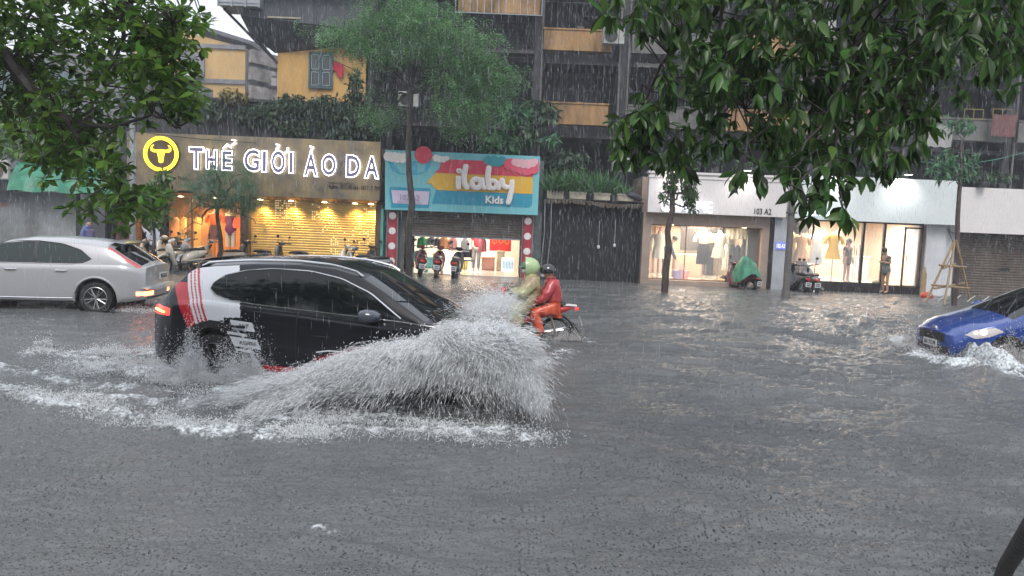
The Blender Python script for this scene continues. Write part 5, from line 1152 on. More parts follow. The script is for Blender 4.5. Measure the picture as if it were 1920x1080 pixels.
# thin the gap where the lamp post and the grey house show through
_d = C-np.array([0, 0, CH]); _px = 960+FPX*(_d@np.array(_R))/(_d@np.array(_F)); _py = 540-FPX*(_d@np.array(_U))/(_d@np.array(_F)); C = C[~((_px > 236) & (_px < 375) & (_py > 236) & (_py < 345))]
T1 = empty('broadleaf_tree', (at(-330, 400, 6.9).x, 6.9, -.1), 0, 'big dark broadleaf tree leaning in over the upper left corner', 'tree')
def world_part(o, t): o.parent = t; o.matrix_parent_inverse = Matrix.Translation(-t.location); return o
b = MB(); nodes = []
tb = Vector((at(-330, 400, 6.9).x, 6.9, -.3)); f1 = at(-260, 120, 6.9)
nodes += limb(b, tb, f1, .17, .12, g, 7, .04)
for pts, r0, r1 in (([(-260, 120, 6.9), (-80, 30, 6.8), (0, 95, 6.7), (60, 175, 6.7), (130, 230, 6.6), (190, 300, 6.4), (235, 380, 6.3)], .085, .012), ([(-260, 120, 6.9), (-100, -60, 6.7), (120, -60, 6.3), (240, 10, 6.1), (262, 80, 6.0), (285, 125, 5.95), (322, 155, 5.9)], .06, .008),
                    ([(240, 10, 6.1), (215, 110, 6.2), (195, 160, 6.4)], .02, .008), ([(130, 230, 6.6), (210, 240, 6.2), (285, 215, 6.0), (330, 240, 5.8)], .02, .006), ([(60, 175, 6.7), (30, 90, 6.9), (60, 20, 6.8)], .03, .01), ([(262, 80, 6.0), (320, 60, 5.9), (345, 30, 5.9)], .014, .006), ([(-260, 120, 6.9), (-300, -80, 7)], .08, .03)):
    P = [at(*q) for q in pts]; n = len(P)
    for i in range(n-1):
        t0 = r0+(r1-r0)*i/(n-1); t1 = r0+(r1-r0)*(i+1)/(n-1); nodes += limb(b, P[i], P[i+1], t0, t1, g, 4, .015)
twigs(b, C, nodes, g, .004, .5); world_part(b.build('trunk', BARK, None, True), T1)
M, T = whorls(C, np.full(len(C), .108), (6, 9), g, .25, .7); tv, tf = leaf_t(1, .42, .66, .3, .22)
V, F = scatter(tv, tf, M, T); world_part(npmesh('crown', V, F, LF1, None, True), T1)
# ---- big tree, upper right, nearer, drooping leaves
g = np.random.default_rng(33)
RBL = [(1150, 272, 34, 20, 5.8, .25, 2), (1180, 235, 45, 28, 5.8, .3, 1.6), (1230, 290, 50, 24, 5.7, .3, 1.3), (1165, 20, 40, 30, 5.7, .3, 1), (1230, 20, 95, 50, 5.6, .5, 1.1), (1350, 60, 130, 90, 5.4, .6), (1500, 50, 150, 100, 5.2, .7), (1660, 60, 150, 110, 5.0, .7), (1810, 50, 140, 95, 5.4, .8), (1900, 40, 90, 80, 5.8, .7), (1330, 150, 110, 70, 5.5, .5), (1250, 200, 80, 45, 5.7, .4, 1.1), (1450, 160, 130, 80, 5.0, .6),
       (1600, 160, 130, 90, 4.8, .6), (1740, 130, 90, 70, 5.0, .6), (1190, 250, 62, 34, 5.8, .35), (1290, 260, 90, 40, 5.6, .4), (1400, 250, 90, 50, 5.3, .4), (1520, 260, 90, 50, 4.9, .4), (1610, 265, 70, 45, 4.7, .4), (1700, 215, 55, 34, 4.8, .3), (1860, 120, 70, 40, 5.4, .4, .6),
       (1180, 285, 40, 22, 5.7, .2, .8), (1290, 300, 60, 18, 5.6, .3, .7), (2010, 60, 120, 120, 5.6, 1), (1600, -90, 260, 90, 5, .9, .7), (1900, -90, 160, 90, 5.4, .9, .7), (1290, -70, 110, 60, 5.5, .6, .6)]
C, _ = px_blobs(RBL, 54, g)
SP = [(1392, 318, 4.6), (1380, 325, 4.65), (1424, 312, 4.6), (1430, 330, 4.55), (1475, 300, 4.5), (1500, 335, 4.4), (1497, 352, 4.4), (1510, 372, 4.4), (1525, 345, 4.4), (1545, 335, 4.4), (1530, 372, 4.35), (1552, 360, 4.4), (1565, 330, 4.4), (1520, 405, 4.3), (1580, 388, 4.3), (1590, 405, 4.3), (1578, 340, 4.4), (1600, 330, 4.5), (1645, 300, 4.6), (1675, 305, 4.6), (1655, 318, 4.6), (1625, 330, 4.6),
      (1560, 300, 4.4), (1540, 310, 4.4), (1480, 325, 4.5), (1730, 218, 4.7), (1715, 205, 4.7), (1745, 210, 4.7), (1720, 262, 4.7), (1715, 280, 4.75), (1640, 262, 4.6), (1590, 300, 4.5), (1500, 312, 4.5), (1655, 275, 4.6)]
S_ = np.array([tuple(at(*q)) for q in SP]); 
T2 = empty('drooping_tree', (at(2150, 420, 5.6).x, 5.6, -.1), 0, 'near tree with long drooping leaves hanging over the white shop signs', 'tree')
b = MB(); nodes = []; tb = Vector((at(2150, 420, 5.6).x, 5.6, -.3)); f1 = at(2080, -40, 5.6); nodes += limb(b, tb, f1, .15, .10, g, 7, .04)
for pts, r0, r1 in (([(2080, -40, 5.6), (1850, -60, 5.3), (1660, -10, 5.1), (1600, 90, 4.9), (1565, 190, 4.7), (1500, 290, 4.5)], .05, .006), ([(1660, -10, 5.1), (1480, -50, 5.2), (1360, 0, 5.4), (1300, 55, 5.5), (1240, 120, 5.6), (1200, 220, 5.7)], .035, .006),
                    ([(1600, 90, 4.9), (1680, 190, 4.8), (1700, 215, 4.7), (1735, 222, 4.7)], .016, .005), ([(1360, 0, 5.4), (1340, 90, 5.4), (1390, 180, 5.2), (1410, 300, 4.7)], .014, .004), ([(1565, 190, 4.7), (1570, 300, 4.5), (1580, 390, 4.3)], .010, .003), ([(1500, 290, 4.5), (1500, 340, 4.4), (1520, 395, 4.3)], .007, .003),
                    ([(2080, -40, 5.6), (1990, 20, 5.6), (1880, 60, 5.5)], .03, .008), ([(1565, 190, 4.7), (1640, 255, 4.6), (1660, 300, 4.6)], .009, .004)):
    P = [at(*q) for q in pts]; n = len(P)
    for i in range(n-1):
        t0 = r0+(r1-r0)*i/(n-1); t1 = r0+(r1-r0)*(i+1)/(n-1); nodes += limb(b, P[i], P[i+1], t0, t1, g, 4, .012)
twigs(b, C, nodes, g, .0035, .5); twigs(b, S_, nodes, g, .003, 1); world_part(b.build('trunk', BARK, None, True), T2)
M, T = whorls(C, np.full(len(C), .115)*(.75+.5*g.random(len(C))), (5, 8), g, 1.1, .2); tv, tf = leaf_t(1, .34, .52, .35, .3); V, F = scatter(tv, tf, M, T)
M, T = whorls(S_, np.full(len(S_), .115), (6, 8), g, 1.25, .6); tv, tf = leaf_t(1, .40, .58, .35, .35); V2, F2 = scatter(tv, tf, M, T)
world_part(npmesh('crown', np.concatenate([V, V2]), np.concatenate([F, F2+len(V)]), LF2, None, True), T2)
# ---- feathery flame tree before the old block
def leaflet_spray(n=5, l=1.0, w=.36):
    vs = []; fs = []
    for i in range(n):
        t = (i+.5)/n; x = t*l; z = -.45*t*t*l
        for s_ in (-1, 1):
            k = len(vs); q = w*math.sin(PI*(.15+.8*t)); vs += [(x, 0, z), (x+.07*l, s_*q*.5, z-.02), (x+.10*l, s_*q, z-.07*l), (x+.02*l, s_*q*.55, z-.03)]; fs.append((k, k+1, k+2, k+3))
    return np.array(vs), np.array(fs)
def feather_tree(name, base, top, blobs, dens, lm, lab, size, seed, r=.16, extra=(), trunk_m=BARK):
    g = np.random.default_rng(seed); t = empty(name, base, 0, lab, 'tree'); b = MB(); nodes = limb(b, base-Vector((0, 0, .3)), top, r, r*.55, g, 7, .05)
    C, cs = px_blobs(blobs, dens, g)
    for c in cs: nodes += limb(b, top.lerp(base, .08*g.random()), c, r*.35, r*.1, g, 5, .12, -.06)
    for e in extra: nodes += limb(b, top, e, r*.3, r*.08, g, 5, .08, -.06)
    twigs(b, C, nodes, g, r*.06, .02); world_part(b.build('trunk', trunk_m, None, True), t)
    sub_ = C[g.random(len(C)) < .16]; C = (sub_[g.integers(len(sub_), size=len(C))]+g.normal(size=(len(C), 3))*[.26, .26, .13]*(size/.4))
    m = len(C)*3; I = np.repeat(np.arange(len(C)), 3); cc = np.array(blobs and C.mean(0)); D = g.normal(size=(m, 3))*[1, 1, .35]; D[:, 2] -= .55; M = frames(D, g.normal(size=m)*.4)*(size*(.6+.7*g.random(m)))[:, None, None]
    tv, tf = leaflet_spray(); V, F = scatter(tv, tf, M, C[I]); world_part(npmesh('crown', V, F, lm, None, False), t); return t
fb_ = at(767, 521, 25.8); ft = at(771, 150, 25.4)
feather_tree('feathery_tree', Vector((fb_.x, fb_.y, -.1)), Vector(ft),
  [(660, 60, 66, 26, 25.2, .9), (640, 75, 45, 22, 25, .8, .8), (700, 30, 80, 26, 25.3, 1, 1), (780, 45, 110, 36, 25, 1.3, 1.1), (850, 75, 80, 40, 24.8, 1.1, 1.1), (740, 95, 90, 26, 25, 1, .9), (890, 120, 60, 45, 24.9, 1, 1), (920, 160, 45, 32, 25, .8), (860, 150, 60, 40, 25.2, .9, .9), (880, 200, 60, 36, 25, .8, .9), (845, 215, 45, 45, 25.2, .7, .8), (950, 140, 22, 16, 25, .4), (700, 80, 50, 22, 25, .7, .7), (770, 12, 80, 18, 25.4, .8), (735, 205, 28, 48, 25.6, .4, .7), (900, 230, 30, 26, 25, .4, .7), (700, 180, 22, 60, 26, .4, .5)],
  760, LF3, 'tall feathery tree with a thin dark trunk before the striped sign', .40, 5, .13, [at(800, 10, 25.3), at(930, 130, 25)])
fb_ = atz(410, 512, -.02); fb_ = at(411, 505, 25.4)
feather_tree('small_feathery_tree', Vector((fb_.x, 25.4, -.1)), Vector(at(408, 385, 25.4)),
  [(400, 345, 55, 30, 25.2, .6, 1.2), (440, 330, 45, 34, 25.2, .6, 1.1), (365, 370, 40, 26, 25.3, .5), (450, 370, 42, 26, 25.1, .5), (350, 400, 30, 26, 25.2, .4, .8), (470, 390, 24, 26, 25.2, .4, .8), (410, 300, 40, 20, 25.3, .4, .4), (400, 275, 30, 12, 25.3, .3, .3), (415, 375, 50, 22, 25.2, .5), (345, 430, 16, 14, 25.2, .3, .5), (480, 420, 12, 12, 25.2, .2, .5)],
  1000, LF4, 'small bushy tree standing in front of the gold letters', .24, 8, .10, trunk_m=BARK)
# ---- thin leafy trees on the pavement
def leafy_tree(name, base, top, blobs, dens, lm, lab, size, seed, r=.1, shape=(.34, .5), droop=.5, nl=(4, 6), **k):
    g = np.random.default_rng(seed); t = empty(name, base, 0, lab, 'tree'); b = MB(); nodes = limb(b, Vector(base)-Vector((0, 0, .3)), top, r, r*.6, g, 7, .03)
    C, cs = px_blobs(blobs, dens, g)
    for c in cs: nodes += limb(b, Vector(top).lerp(Vector(base), .3*g.random()), c, r*.3, r*.1, g, 5, .08, -.05)
    twigs(b, C, nodes, g, r*.06, .5); world_part(b.build('trunk', k.get('tm', BARK), None, True), t)
    M, T = whorls(C, np.full(len(C), size), nl, g, droop, .5); tv, tf = leaf_t(1, *shape, n=2); V, F = scatter(tv, tf, M, T); world_part(npmesh('crown', V, F, lm, None, True), t); return t
p = at(292, 468, 23); leafy_tree('young_tree', (p.x, 23, -.1), at(285, 375, 23), [(290, 370, 36, 34, 22.8, .5), (305, 340, 22, 24, 22.8, .4), (262, 385, 26, 26, 23, .4), (285, 405, 30, 16, 22.8, .3)], 420, LF1, 'young tree with a thin black trunk left of the bull emblem', .26, 11, .06, droop=.3)
p = at(1245, 549, 24.3); q = at(1264, 325, 24.3); leafy_tree('slim_tree', (p.x, 24.3, -.1), q, [(1256, 345, 16, 22, 24.2, .3, 1.2), (1292, 350, 16, 34, 24.1, .3, 1.6), (1296, 375, 14, 22, 24.1, .25, 1.4), (1246, 370, 12, 10, 24.2, .2, 1), (1300, 395, 10, 8, 24, .2, .8), (1272, 330, 30, 10, 24.2, .3, .9), (1255, 300, 40, 18, 24.2, .5, .6)], 900, LF2, 'slim leaning tree with small dark leaves across the lit white name', .17, 12, .12, droop=.7, tm=BARKB)
p = at(1790, 572, 24.3); q = at(1803, 270, 24.6); leafy_tree('staked_tree', (p.x, 24.3, -.15), q, [(1790, 235, 40, 16, 24.6, .5), (1770, 300, 30, 20, 24.4, .5), (1785, 325, 30, 14, 24.4, .4), (1820, 300, 26, 20, 24.6, .4, .7), (1760, 320, 18, 12, 24.4, .3, 1)], 420, LF6 if False else LF4, 'thin tree held by a bamboo frame at the right', .24, 13, .09, droop=.4, tm=BARKB)
# bamboo props
BAM = mat('bamboo', (.30, .21, .11), .5, var=.4, scale=9)
BP = empty('bamboo_support', (at(1790, 570, 24.2).x, 24.2, -.1), 0, 'tripod of bamboo poles with cross bars round the thin tree', 'tree support')
def bam(a, c, r=.032):
    b = MB(); a, c = Vector(a), Vector(c); n = 9; P = []; Rr = []
    for i in range(n): t = i/(n-1); P.append(a.lerp(c, t)); Rr.append(r*(1.12 if i % 2 else .95))
    b.tube(P, Rr, 8); world_part(b.build('pole', BAM, None, True), BP)
bam(at(1736, 566, 23.7), at(1790, 450, 24.2)); bam(at(1770, 572, 23.6), at(1790, 455, 24.2)); bam(at(1818, 560, 24.5), at(1793, 450, 24.3))
bam(at(1761, 497, 23.9), at(1812, 501, 24.1)); bam(at(1747, 534, 23.8), at(1818, 541, 24.1)); bam(at(1768, 503, 23.75), at(1800, 492, 24.6)); bam(at(1752, 541, 23.7), at(1812, 530, 24.7))
# ---- trees and greenery further left
leafy_tree('far_green_tree', (at(-60, 430, 33).x, 33, -.1), at(-40, 300, 33), [(60, 235, 90, 46, 32, 1.5, 1.2), (-30, 220, 80, 60, 33, 1.5), (130, 270, 60, 26, 32, 1, 1), (200, 290, 60, 24, 32, 1, .8), (70, 280, 120, 22, 31, 1, 1)], 330, LF6, 'bright green tree behind the wall at the far left', .42, 14, .2, droop=.4)
# ---- creepers and shrubs on parapets, each a clump of its own
def clump(name, px, py, rx, ry_, D, rd, n, lm, size, lab, cat, seed, shape=(.4, .5), droop=.5, grp=None, stems=5):
    g = np.random.default_rng(seed); c = at(px, py, D); t = empty(name, (c.x, D, c.z-ry_*D/FPX), 0, lab, cat, grp); C = inball(n, g)*np.array([rx*D/FPX, rd, ry_*D/FPX])+np.array(c)
    b = MB()
    for i in range(stems): e = C[g.integers(len(C))]; b.tube([(c.x+g.normal()*.06, D, c.z-ry_*D/FPX), ((c.x+e[0])/2, (D+e[1])/2, (c.z+e[2])/2), tuple(e)], [.02, .014, .008], 5)
    world_part(b.build('stem', BARK), t)
    M, T = whorls(C, np.full(len(C), size), (4, 6), g, droop, .5); tv, tf = leaf_t(1, *shape, n=2); V, F = scatter(tv, tf, M, T); world_part(npmesh('foliage', V, F, lm, None, True), t); return t
CR = 'shrubs along the dark parapet'
for i, (px, py, rx, ry_, n, lb) in enumerate(((395, 205, 26, 16, 70, 'sparse creeper on the parapet above the bull emblem'), (440, 180, 30, 14, 60, 'yellowish twiggy shrub before the far yellow house'), (480, 215, 46, 20, 120, 'dark creeper in the middle of the parapet'), (545, 195, 36, 18, 130, 'dark shrub below the left part of the yellow wall'),
                                          (610, 200, 40, 22, 170, 'dark shrub below the teal window'), (668, 210, 36, 36, 190, 'leafy shrub at the right end of the yellow wall'), (665, 165, 14, 34, 70, 'thin pointed plant rising before the yellow wall'), (700, 235, 22, 30, 110, 'hanging creeper above the last letters'), (565, 238, 60, 16, 90, 'low creeper hanging just above the gold sign'), (640, 250, 30, 10, 60, 'small weeds growing over the sign edge'))):
    clump('shrub', px, py, rx, ry_, 28.75, .25, int(n*1.2), LF5 if i != 1 else mat('dry_leaf', (.22, .19, .06), .5, isl=.4, trans=.3), .20, lb, 'shrub', 50+i, grp=CR)
for i, (px, py, rx, ry_, n, s_, lb) in enumerate(((960, 215, 34, 16, 90, .34, 'leafy shrub on the ledge over the kids sign'), (1010, 210, 34, 24, 130, .34, 'papaya like shrub climbing the corner drain'), (935, 268, 44, 16, 130, .26, 'low bush right above the striped sign'), (985, 250, 26, 20, 70, .3, 'thin shrub beside the pink cloud'), (1030, 262, 16, 8, 24, .3, 'single leaf tuft sticking out past the sign corner'))):
    clump('bush', px, py, rx, ry_, 28.2 if i != 1 else 30, .3, n, LF5 if i % 2 else LF4, s_, lb, 'bush', 70+i, (.34, .5), .5)
# grassy plants in the planters
def blades(name, c, w, h, n, lm, lab, seed, spread=.6):
    g = np.random.default_rng(seed); C = np.stack([c[0]+(g.random(n)-.5)*w, c[1]+(g.random(n)-.5)*.25, np.full(n, c[2])], 1); D = g.normal(size=(n, 3))*[spread, spread, .2]+[0, 0, 1.1]
    tv, tf = leaf_t(1, .07, .4, .3, .45, 4); M = frames(D, g.random(n)*6)*(h*(.55+.6*g.random(n)))[:, None, None]; V, F = scatter(tv, tf, M, C)
    return tag(npmesh(name, V, F, lm, None, True), lab, 'plant', 'grassy plants over the passage')
LG = leafmat('grass_blade', (.07, .18, .06), .3, .5)
for i, (px, lb) in enumerate(((1040, 'grassy plant in the slatted planter box'), (1062, 'tall grassy plant between the first two planter boxes'), (1085, 'grassy plant in the second planter box'), (1112, 'grassy plant between the middle planter boxes'), (1135, 'grassy plant in the broken planter box'), (1160, 'short grassy plant near the dark dish'))):
    p = at(px, 360, 27.8); blades('grass_plant', (p.x, 27.8, 2.98), .55, .78 if i < 5 else .5, 150, LG, lb, 90+i)
for i, (px, py, rx, ry_, n, lb) in enumerate(((1060, 300, 50, 20, 120, 'dark shrub behind the grassy planters'), (1270, 300, 50, 14, 90, 'low weeds above the white lit sign, left part'), (1420, 312, 50, 9, 70, 'low weeds above the white lit sign, right part'), (1650, 325, 50, 8, 60, 'thin weeds along the top of the second white sign'), (1765, 315, 30, 16, 100, 'green bush at the right end of the second white sign'), (1860, 330, 50, 10, 70, 'low bush above the plain sign at right'), (1330, 290, 50, 20, 120, 'dark bush on the balcony above the lit name'))):
    clump('roof_shrub', px, py, rx, ry_, 28.9, .3, n, LF5, .22, lb, 'shrub', 110+i)
# ================================================================ POLES
def post(name, px, py, Y, top_py, r, m, lab, lean=0):
    p = at(px, py, Y); q = at(px, top_py, Y); b = MB(); b.tube([(p.x, Y, -.3), (p.x, Y, .05), (p.x, Y, .35), (p.x+lean, Y, q.z)], [r*1.35, r*1.3, r, r*.8], 12); b.tube([(p.x, Y, 2.55), (p.x, Y, 2.6)], r*1.6, 12)
    return tag(b.build(name, m, None, True), lab, 'pole')
post('street_pole', 1474, 540, 24.1, 130, .105, mat('grey_brown_pole', (.13, .115, .11), .5, var=.35, scale=6), 'straight grey pole before the gap between the white signs')
post('street_pole', 249, 450, 25.6, 95, .10, GAL, 'pale grey pole left of the gold sign')
b = MB(); p, q = atz(1860, 1105, -.1), at(1935, 985, 3.3); b.tube([(p.x, p.y, -.2), tuple(p.lerp(q, .5)), tuple(q), tuple(q+(q-p)*2.2)], [.045, .043, .040, .036], 10)
tag(b.build('leaning_pole', BARK, None, True), 'thick dark pole leaning across the bottom right corner', 'pole')
# cables over the street front
CB = mat('cable_black', (.015, .015, .017), .5)
for k, (a, c, lb) in enumerate((((30, 195), (480, 268), 'black cable sagging toward the brown sign'), ((0, 292), (200, 300), 'thin cable above the green sheet'), ((1700, 300), (1925, 285), 'thin greenish cable at the right'))):
    A_, B_ = at(*a, 27), at(*c, 27); P = [A_.lerp(B_, i/12)-Vector((0, 0, .25*math.sin(PI*i/12))) for i in range(13)]; b = MB(); b.tube(P, .014, 5); tag(b.build('cable', CB if k < 2 else GRN), lb, 'cable')
# ================================================================ SCOOTERS
SEATM = mat('seat_vinyl', (.02, .02, .022), .4, var=.3, scale=15)
def make_scooter(paint, lab, grp, kind=0):
    """x forward, rear axle at 0, wheel r .27; kind 0 round modern, 1 boxy with mirrors high"""
    t = empty('scooter', (0, 0, 0), 0, lab, 'scooter', grp)
    b = MB(); b.loft([(-.33, 0, .66, .05, .03), (-.25, 0, .64, .13, .085), (-.05, 0, .60, .17, .13), (.20, 0, .56, .175, .16), (.42, 0, .47, .15, .17), (.50, 0, .36, .13, .09)], 16, 'x')
    o = b.build('rear_body', paint, t, True)
    b = MB(); b.loft([(.42, 0, .30, .15, .055), (.60, 0, .285, .17, .045), (.80, 0, .30, .17, .05)], 14, 'x'); b.build('floorboard', BLK, t, True)
    b = MB() # leg shield leaning back
    b.loft([(.26, 0, .80, .16, .05), (.45, 0, .90, .20, .055), (.65, 0, .94, .215, .06), (.82, 0, .97, .17, .07), (.93, 0, .96, .09, .06)], 16, 'z'); V = [(y_, x_, z_) for x_, y_, z_ in b.v]; b.v = [(v[0], v[1], v[2]) for v in V]
    b.build('leg_shield', paint, t, True)
    b = MB(); b.loft([(-.24, 0, .745, .09, .03), (-.05, 0, .765, .14, .045), (.20, 0, .755, .145, .045), (.42, 0, .73, .10, .04), (.50, 0, .70, .06, .02)], 14, 'x'); b.build('seat', SEATM, t, True)
    b = MB(); b.loft([(.74, 0, 1.02, .07, .04), (.82, 0, 1.03, .13, .07), (.92, 0, 1.00, .10, .06)], 14, 'x'); b.build('handlebar_cowl', paint, t, True)
    b = MB(); b.tube([(.76, -.34, 1.04), (.82, -.12, 1.02), (.82, .12, 1.02), (.76, .34, 1.04)], .017, 8); b.build('handlebar', BLK, t, True)
    for s_ in (-1, 1):
        b = MB(); b.tube([(.80, s_*.24, 1.04), (.80, s_*.27, 1.20)], .007, 5); b.loft([(.79, s_*.29, 1.24, .055, .045), (.81, s_*.29, 1.24, .055, .045)], 12, 'x'); b.build('mirror', BLK, t, True)
    b = MB(); b.ell((.93, 0, 1.0), (.04, .07, .045), 12); b.build('headlight', mat('clear_lamp', (.7, .7, .68), .12, coat=1), t, True)
    b = MB(); b.loft([(-.36, 0, .60, .06, .03), (-.32, 0, .60, .10, .045)], 12, 'x'); b.build('tail_light', mat('red_lens', (.45, .01, .01), .2, coat=1), t, True)
    b = MB(); b.box(-.40, -.39, -.095, .095, .36, .51); b.build('number_plate', PLT, t)
    b = MB(); b.box(-.405, -.402, -.07, .07, .445, .485); b.box(-.405, -.402, -.07, .07, .385, .425); b.build('plate_mark', mat('plate_ink', (.12, .12, .16), .6, var=.4, scale=60), kids(t)[-1])
    b = MB(); P = [(.0+.31*math.cos(a), 0, .27+.31*math.sin(a)) for a in np.linspace(PI*.55, PI*1.02, 8)]; b.tube(P, [.07, .075, .08, .08, .08, .08, .075, .07], 8, .35); b.build('rear_mudguard', BLK, t, True)
    b = MB(); P = [(1.16+.31*math.cos(a), 0, .27+.31*math.sin(a)) for a in np.linspace(PI*.1, PI*.85, 8)]; b.tube(P, .075, 8, .4); b.build('front_mudguard', paint, t, True)
    b = MB(); b.tube([(.84, 0, .93), (1.0, 0, .62)], .03, 8); b.tube([(1.0, .09, .62), (1.16, .09, .27)], .018, 6); b.tube([(1.0, -.09, .62), (1.16, -.09, .27)], .018, 6); b.build('fork', BLK, t, True)
    b = MB(); b.tube([(.35, -.15, .22), (.05, -.18, .25), (-.25, -.18, .30)], [.02, .045, .05], 8); b.build('exhaust', mat('exhaust_metal', (.2, .2, .2), .35, .8), t, True)
    for x in (0, 1.16):
        w = empty('wheel', (x, 0, .27)); w.parent = t
        b = MB(); b.lathe([(.19, -.04), (.24, -.055), (.27, -.03), (.27, .03), (.24, .055), (.19, .04)], (0, 0, 0), 'y', 24); b.build('tyre', RUB, w, True)
        b = MB(); b.lathe([(.20, -.03), (.185, -.03), (.185, .03), (.20, .03)], (0, 0, 0), 'y', 20)
        for k in range(5): a = 2*PI*k/5; b.tube([(0, 0, 0), (.19*math.cos(a), 0, .19*math.sin(a))], .014, 5)
        b.tube([(0, -.06, 0), (0, .06, 0)], .035, 10); b.build('rim', ALU, w, True)
    return t
P_RED = mat('maroon_paint', (.12, .012, .016), .22, var=.1, coat=1); P_BLK = mat('black_scooter_paint', (.02, .02, .024), .22, var=.1, coat=1); P_WHT = mat('cream_scooter_paint', (.62, .56, .46), .25, var=.1, coat=1); P_GRY = mat('grey_scooter_paint', (.20, .20, .21), .28, .3, var=.1, coat=1)
P_BEI = mat('beige_scooter_paint', (.42, .34, .24), .28, var=.1, coat=1); P_SIL = mat('silver_scooter_paint', (.4, .4, .42), .28, .4, var=.1, coat=1)
PROTO = None
def scooter(px, Y, rz, paint, lab, grp, z=-.12, lean=.10):
    global PROTO
    if PROTO is None: PROTO = make_scooter(P_RED, lab, grp); o = PROTO
    else:
        o = copy_tree(PROTO)
    p = at(px, 500, Y); o.location = (p.x, Y, z); o.rotation_euler = (lean, 0, rz); tag(o, lab, None, grp)
    for ch in kids(o):
        if ch.name.split('.')[0] in ('rear_body', 'leg_shield', 'handlebar_cowl', 'front_mudguard'): ch.material_slots[0].link = 'OBJECT'; ch.material_slots[0].material = paint
    return o
G1 = 'scooters parked before the kids shop'; G2 = 'scooters parked before the leather shop'
H_ = PI/2
SCS = [(788, 27.0, H_+.15, P_RED, 'maroon scooter half hidden by the dark trunk, rear to the street', G1, .05), (817, 26.7, H_+.05, P_RED, 'maroon scooter in the middle of the three before the lit opening', G1, .05), (850, 26.6, H_-.02, P_BLK, 'dark scooter with a brown cover box, rightmost before the lit opening', G1, .04),
       (716, 25.0, R(18)+PI, P_GRY, 'grey scooter tipped over beside the kids shop corner', G1, .05), (690, 26.4, R(160), P_WHT, 'white scooter with a raised tall mirror before the shutter end', G2, .0), (675, 26.8, H_*.9, P_BLK, 'black scooter at the right end of the golden shutter', G2, 0), 
       (562, 26.6, R(155), P_BLK, 'black scooter alone before the middle of the golden shutter', G2, .02), (492, 26.6, R(150), P_BLK, 'black scooter before the left end of the golden shutter', G2, .02), (440, 26.4, R(175), P_BEI, 'beige scooter lying low right of the small tree', G2, 0), (372, 25.6, H_*2.6, P_WHT, 'cream scooter facing the street under the small tree', G2, .06), (384, 26.8, H_+PI-.2, P_SIL, 'silver scooter behind the small tree trunk', G2, .05), (345, 26.2, R(165), P_WHT, 'white scooter with a rounded front by the display window', G2, .08), (325, 25.8, R(188), P_BEI, 'beige scooter next to the silver hatchback', G2, 0), (308, 27.0, H_, P_BLK, 'dark scooter furthest left by the display window', G2, 0)]
for px, Y, rz, pt, lb, gr, z in SCS: scooter(px, Y, rz, pt, lb, gr, z-.12)
G3 = 'scooters parked before the clothes shop'
scooter(1505, 26.7, H_+.12, P_BLK, 'black scooter beside the straight grey pole', G3, -.15, .12); scooter(1533, 26.6, H_-.12, P_SIL, 'silver edged scooter right of the black one at the clothes shop', G3, -.15, -.10)
scooter(1130, 31.0, H_+PI, P_BLK, 'black scooter lost in the dark passage', 'scooters in shade', .1, 0)
tz = scooter(1408, 26.9, H_+.5, P_RED, 'red scooter half covered by a green tarpaulin', 'covered scooters', -.2, .1)
# green cover thrown over it
b = MB(); c0 = at(1405, 495, 26.6); vs = []; n, m_ = 22, 14; gg = np.random.default_rng(9)
for j in range(m_+1):
    for i in range(n):
        a = 2*PI*i/n; v = j/m_; rr = .12+.34*v**.7; f_ = 1+.13*math.sin(3*a+1)+.07*math.sin(7*a+v*3)*v
        vs.append((c0.x-.02+rr*f_*math.cos(a)*1.0, 26.75+rr*f_*math.sin(a)*.8, 1.03-.75*v**1.6*(.85+.22*math.sin(2*a+.8))+.02*math.sin(5*a+9*v)+.10*math.cos(a+2.6)*(1-v)))
b.add(vs, [(j*n+i, j*n+(i+1) % n, (j+1)*n+(i+1) % n, (j+1)*n+i) for j in range(m_) for i in range(n)]+[tuple(range(n-1, -1, -1))])
tag(b.build('scooter_cover', mat('green_cover', (.05, .25, .15), .45, var=.5, scale=5, bump=.6, bscale=12), None, True), 'crumpled green tarpaulin thrown over the red scooter', 'tarpaulin')
# dark gas bottle-like box by the white pillar, red bag at its foot
p = at(1732, 525, 26.9); b = MB(); b.loft([(-.1, p.x, 26.9, .08, .08), (.75, p.x, 26.9, .08, .08), (.85, p.x, 26.9, .05, .05), (1.0, p.x, 26.9, .03, .03)], 12, 'z'); tag(b.build('rolled_banner', mat('tan_roll', (.35, .25, .13), .6, var=.3), None, True), 'tan roll standing against the white pillar', 'roll')
p = at(1738, 552, 26.6); b = MB(); b.ell((p.x, 26.6, .05), (.22, .15, .14), 12); tag(b.build('red_bag', mat('red_bag', (.55, .05, .02), .5, var=.3), None, True), 'red bag at the foot of the white pillar', 'bag')
b = MB(); p = at(1860, 560, 25.5); 
for k in range(5): b.tube([(p.x-2.2+.45*k, 25.5, -.05), (p.x-1.9+.45*k, 25.5, .2)], .02, 5)
tag(b.build('broken_rack', mat('pale_rack', (.45, .43, .40), .5, var=.3)), 'pale broken rack lying in the water behind the blue car', 'rack')
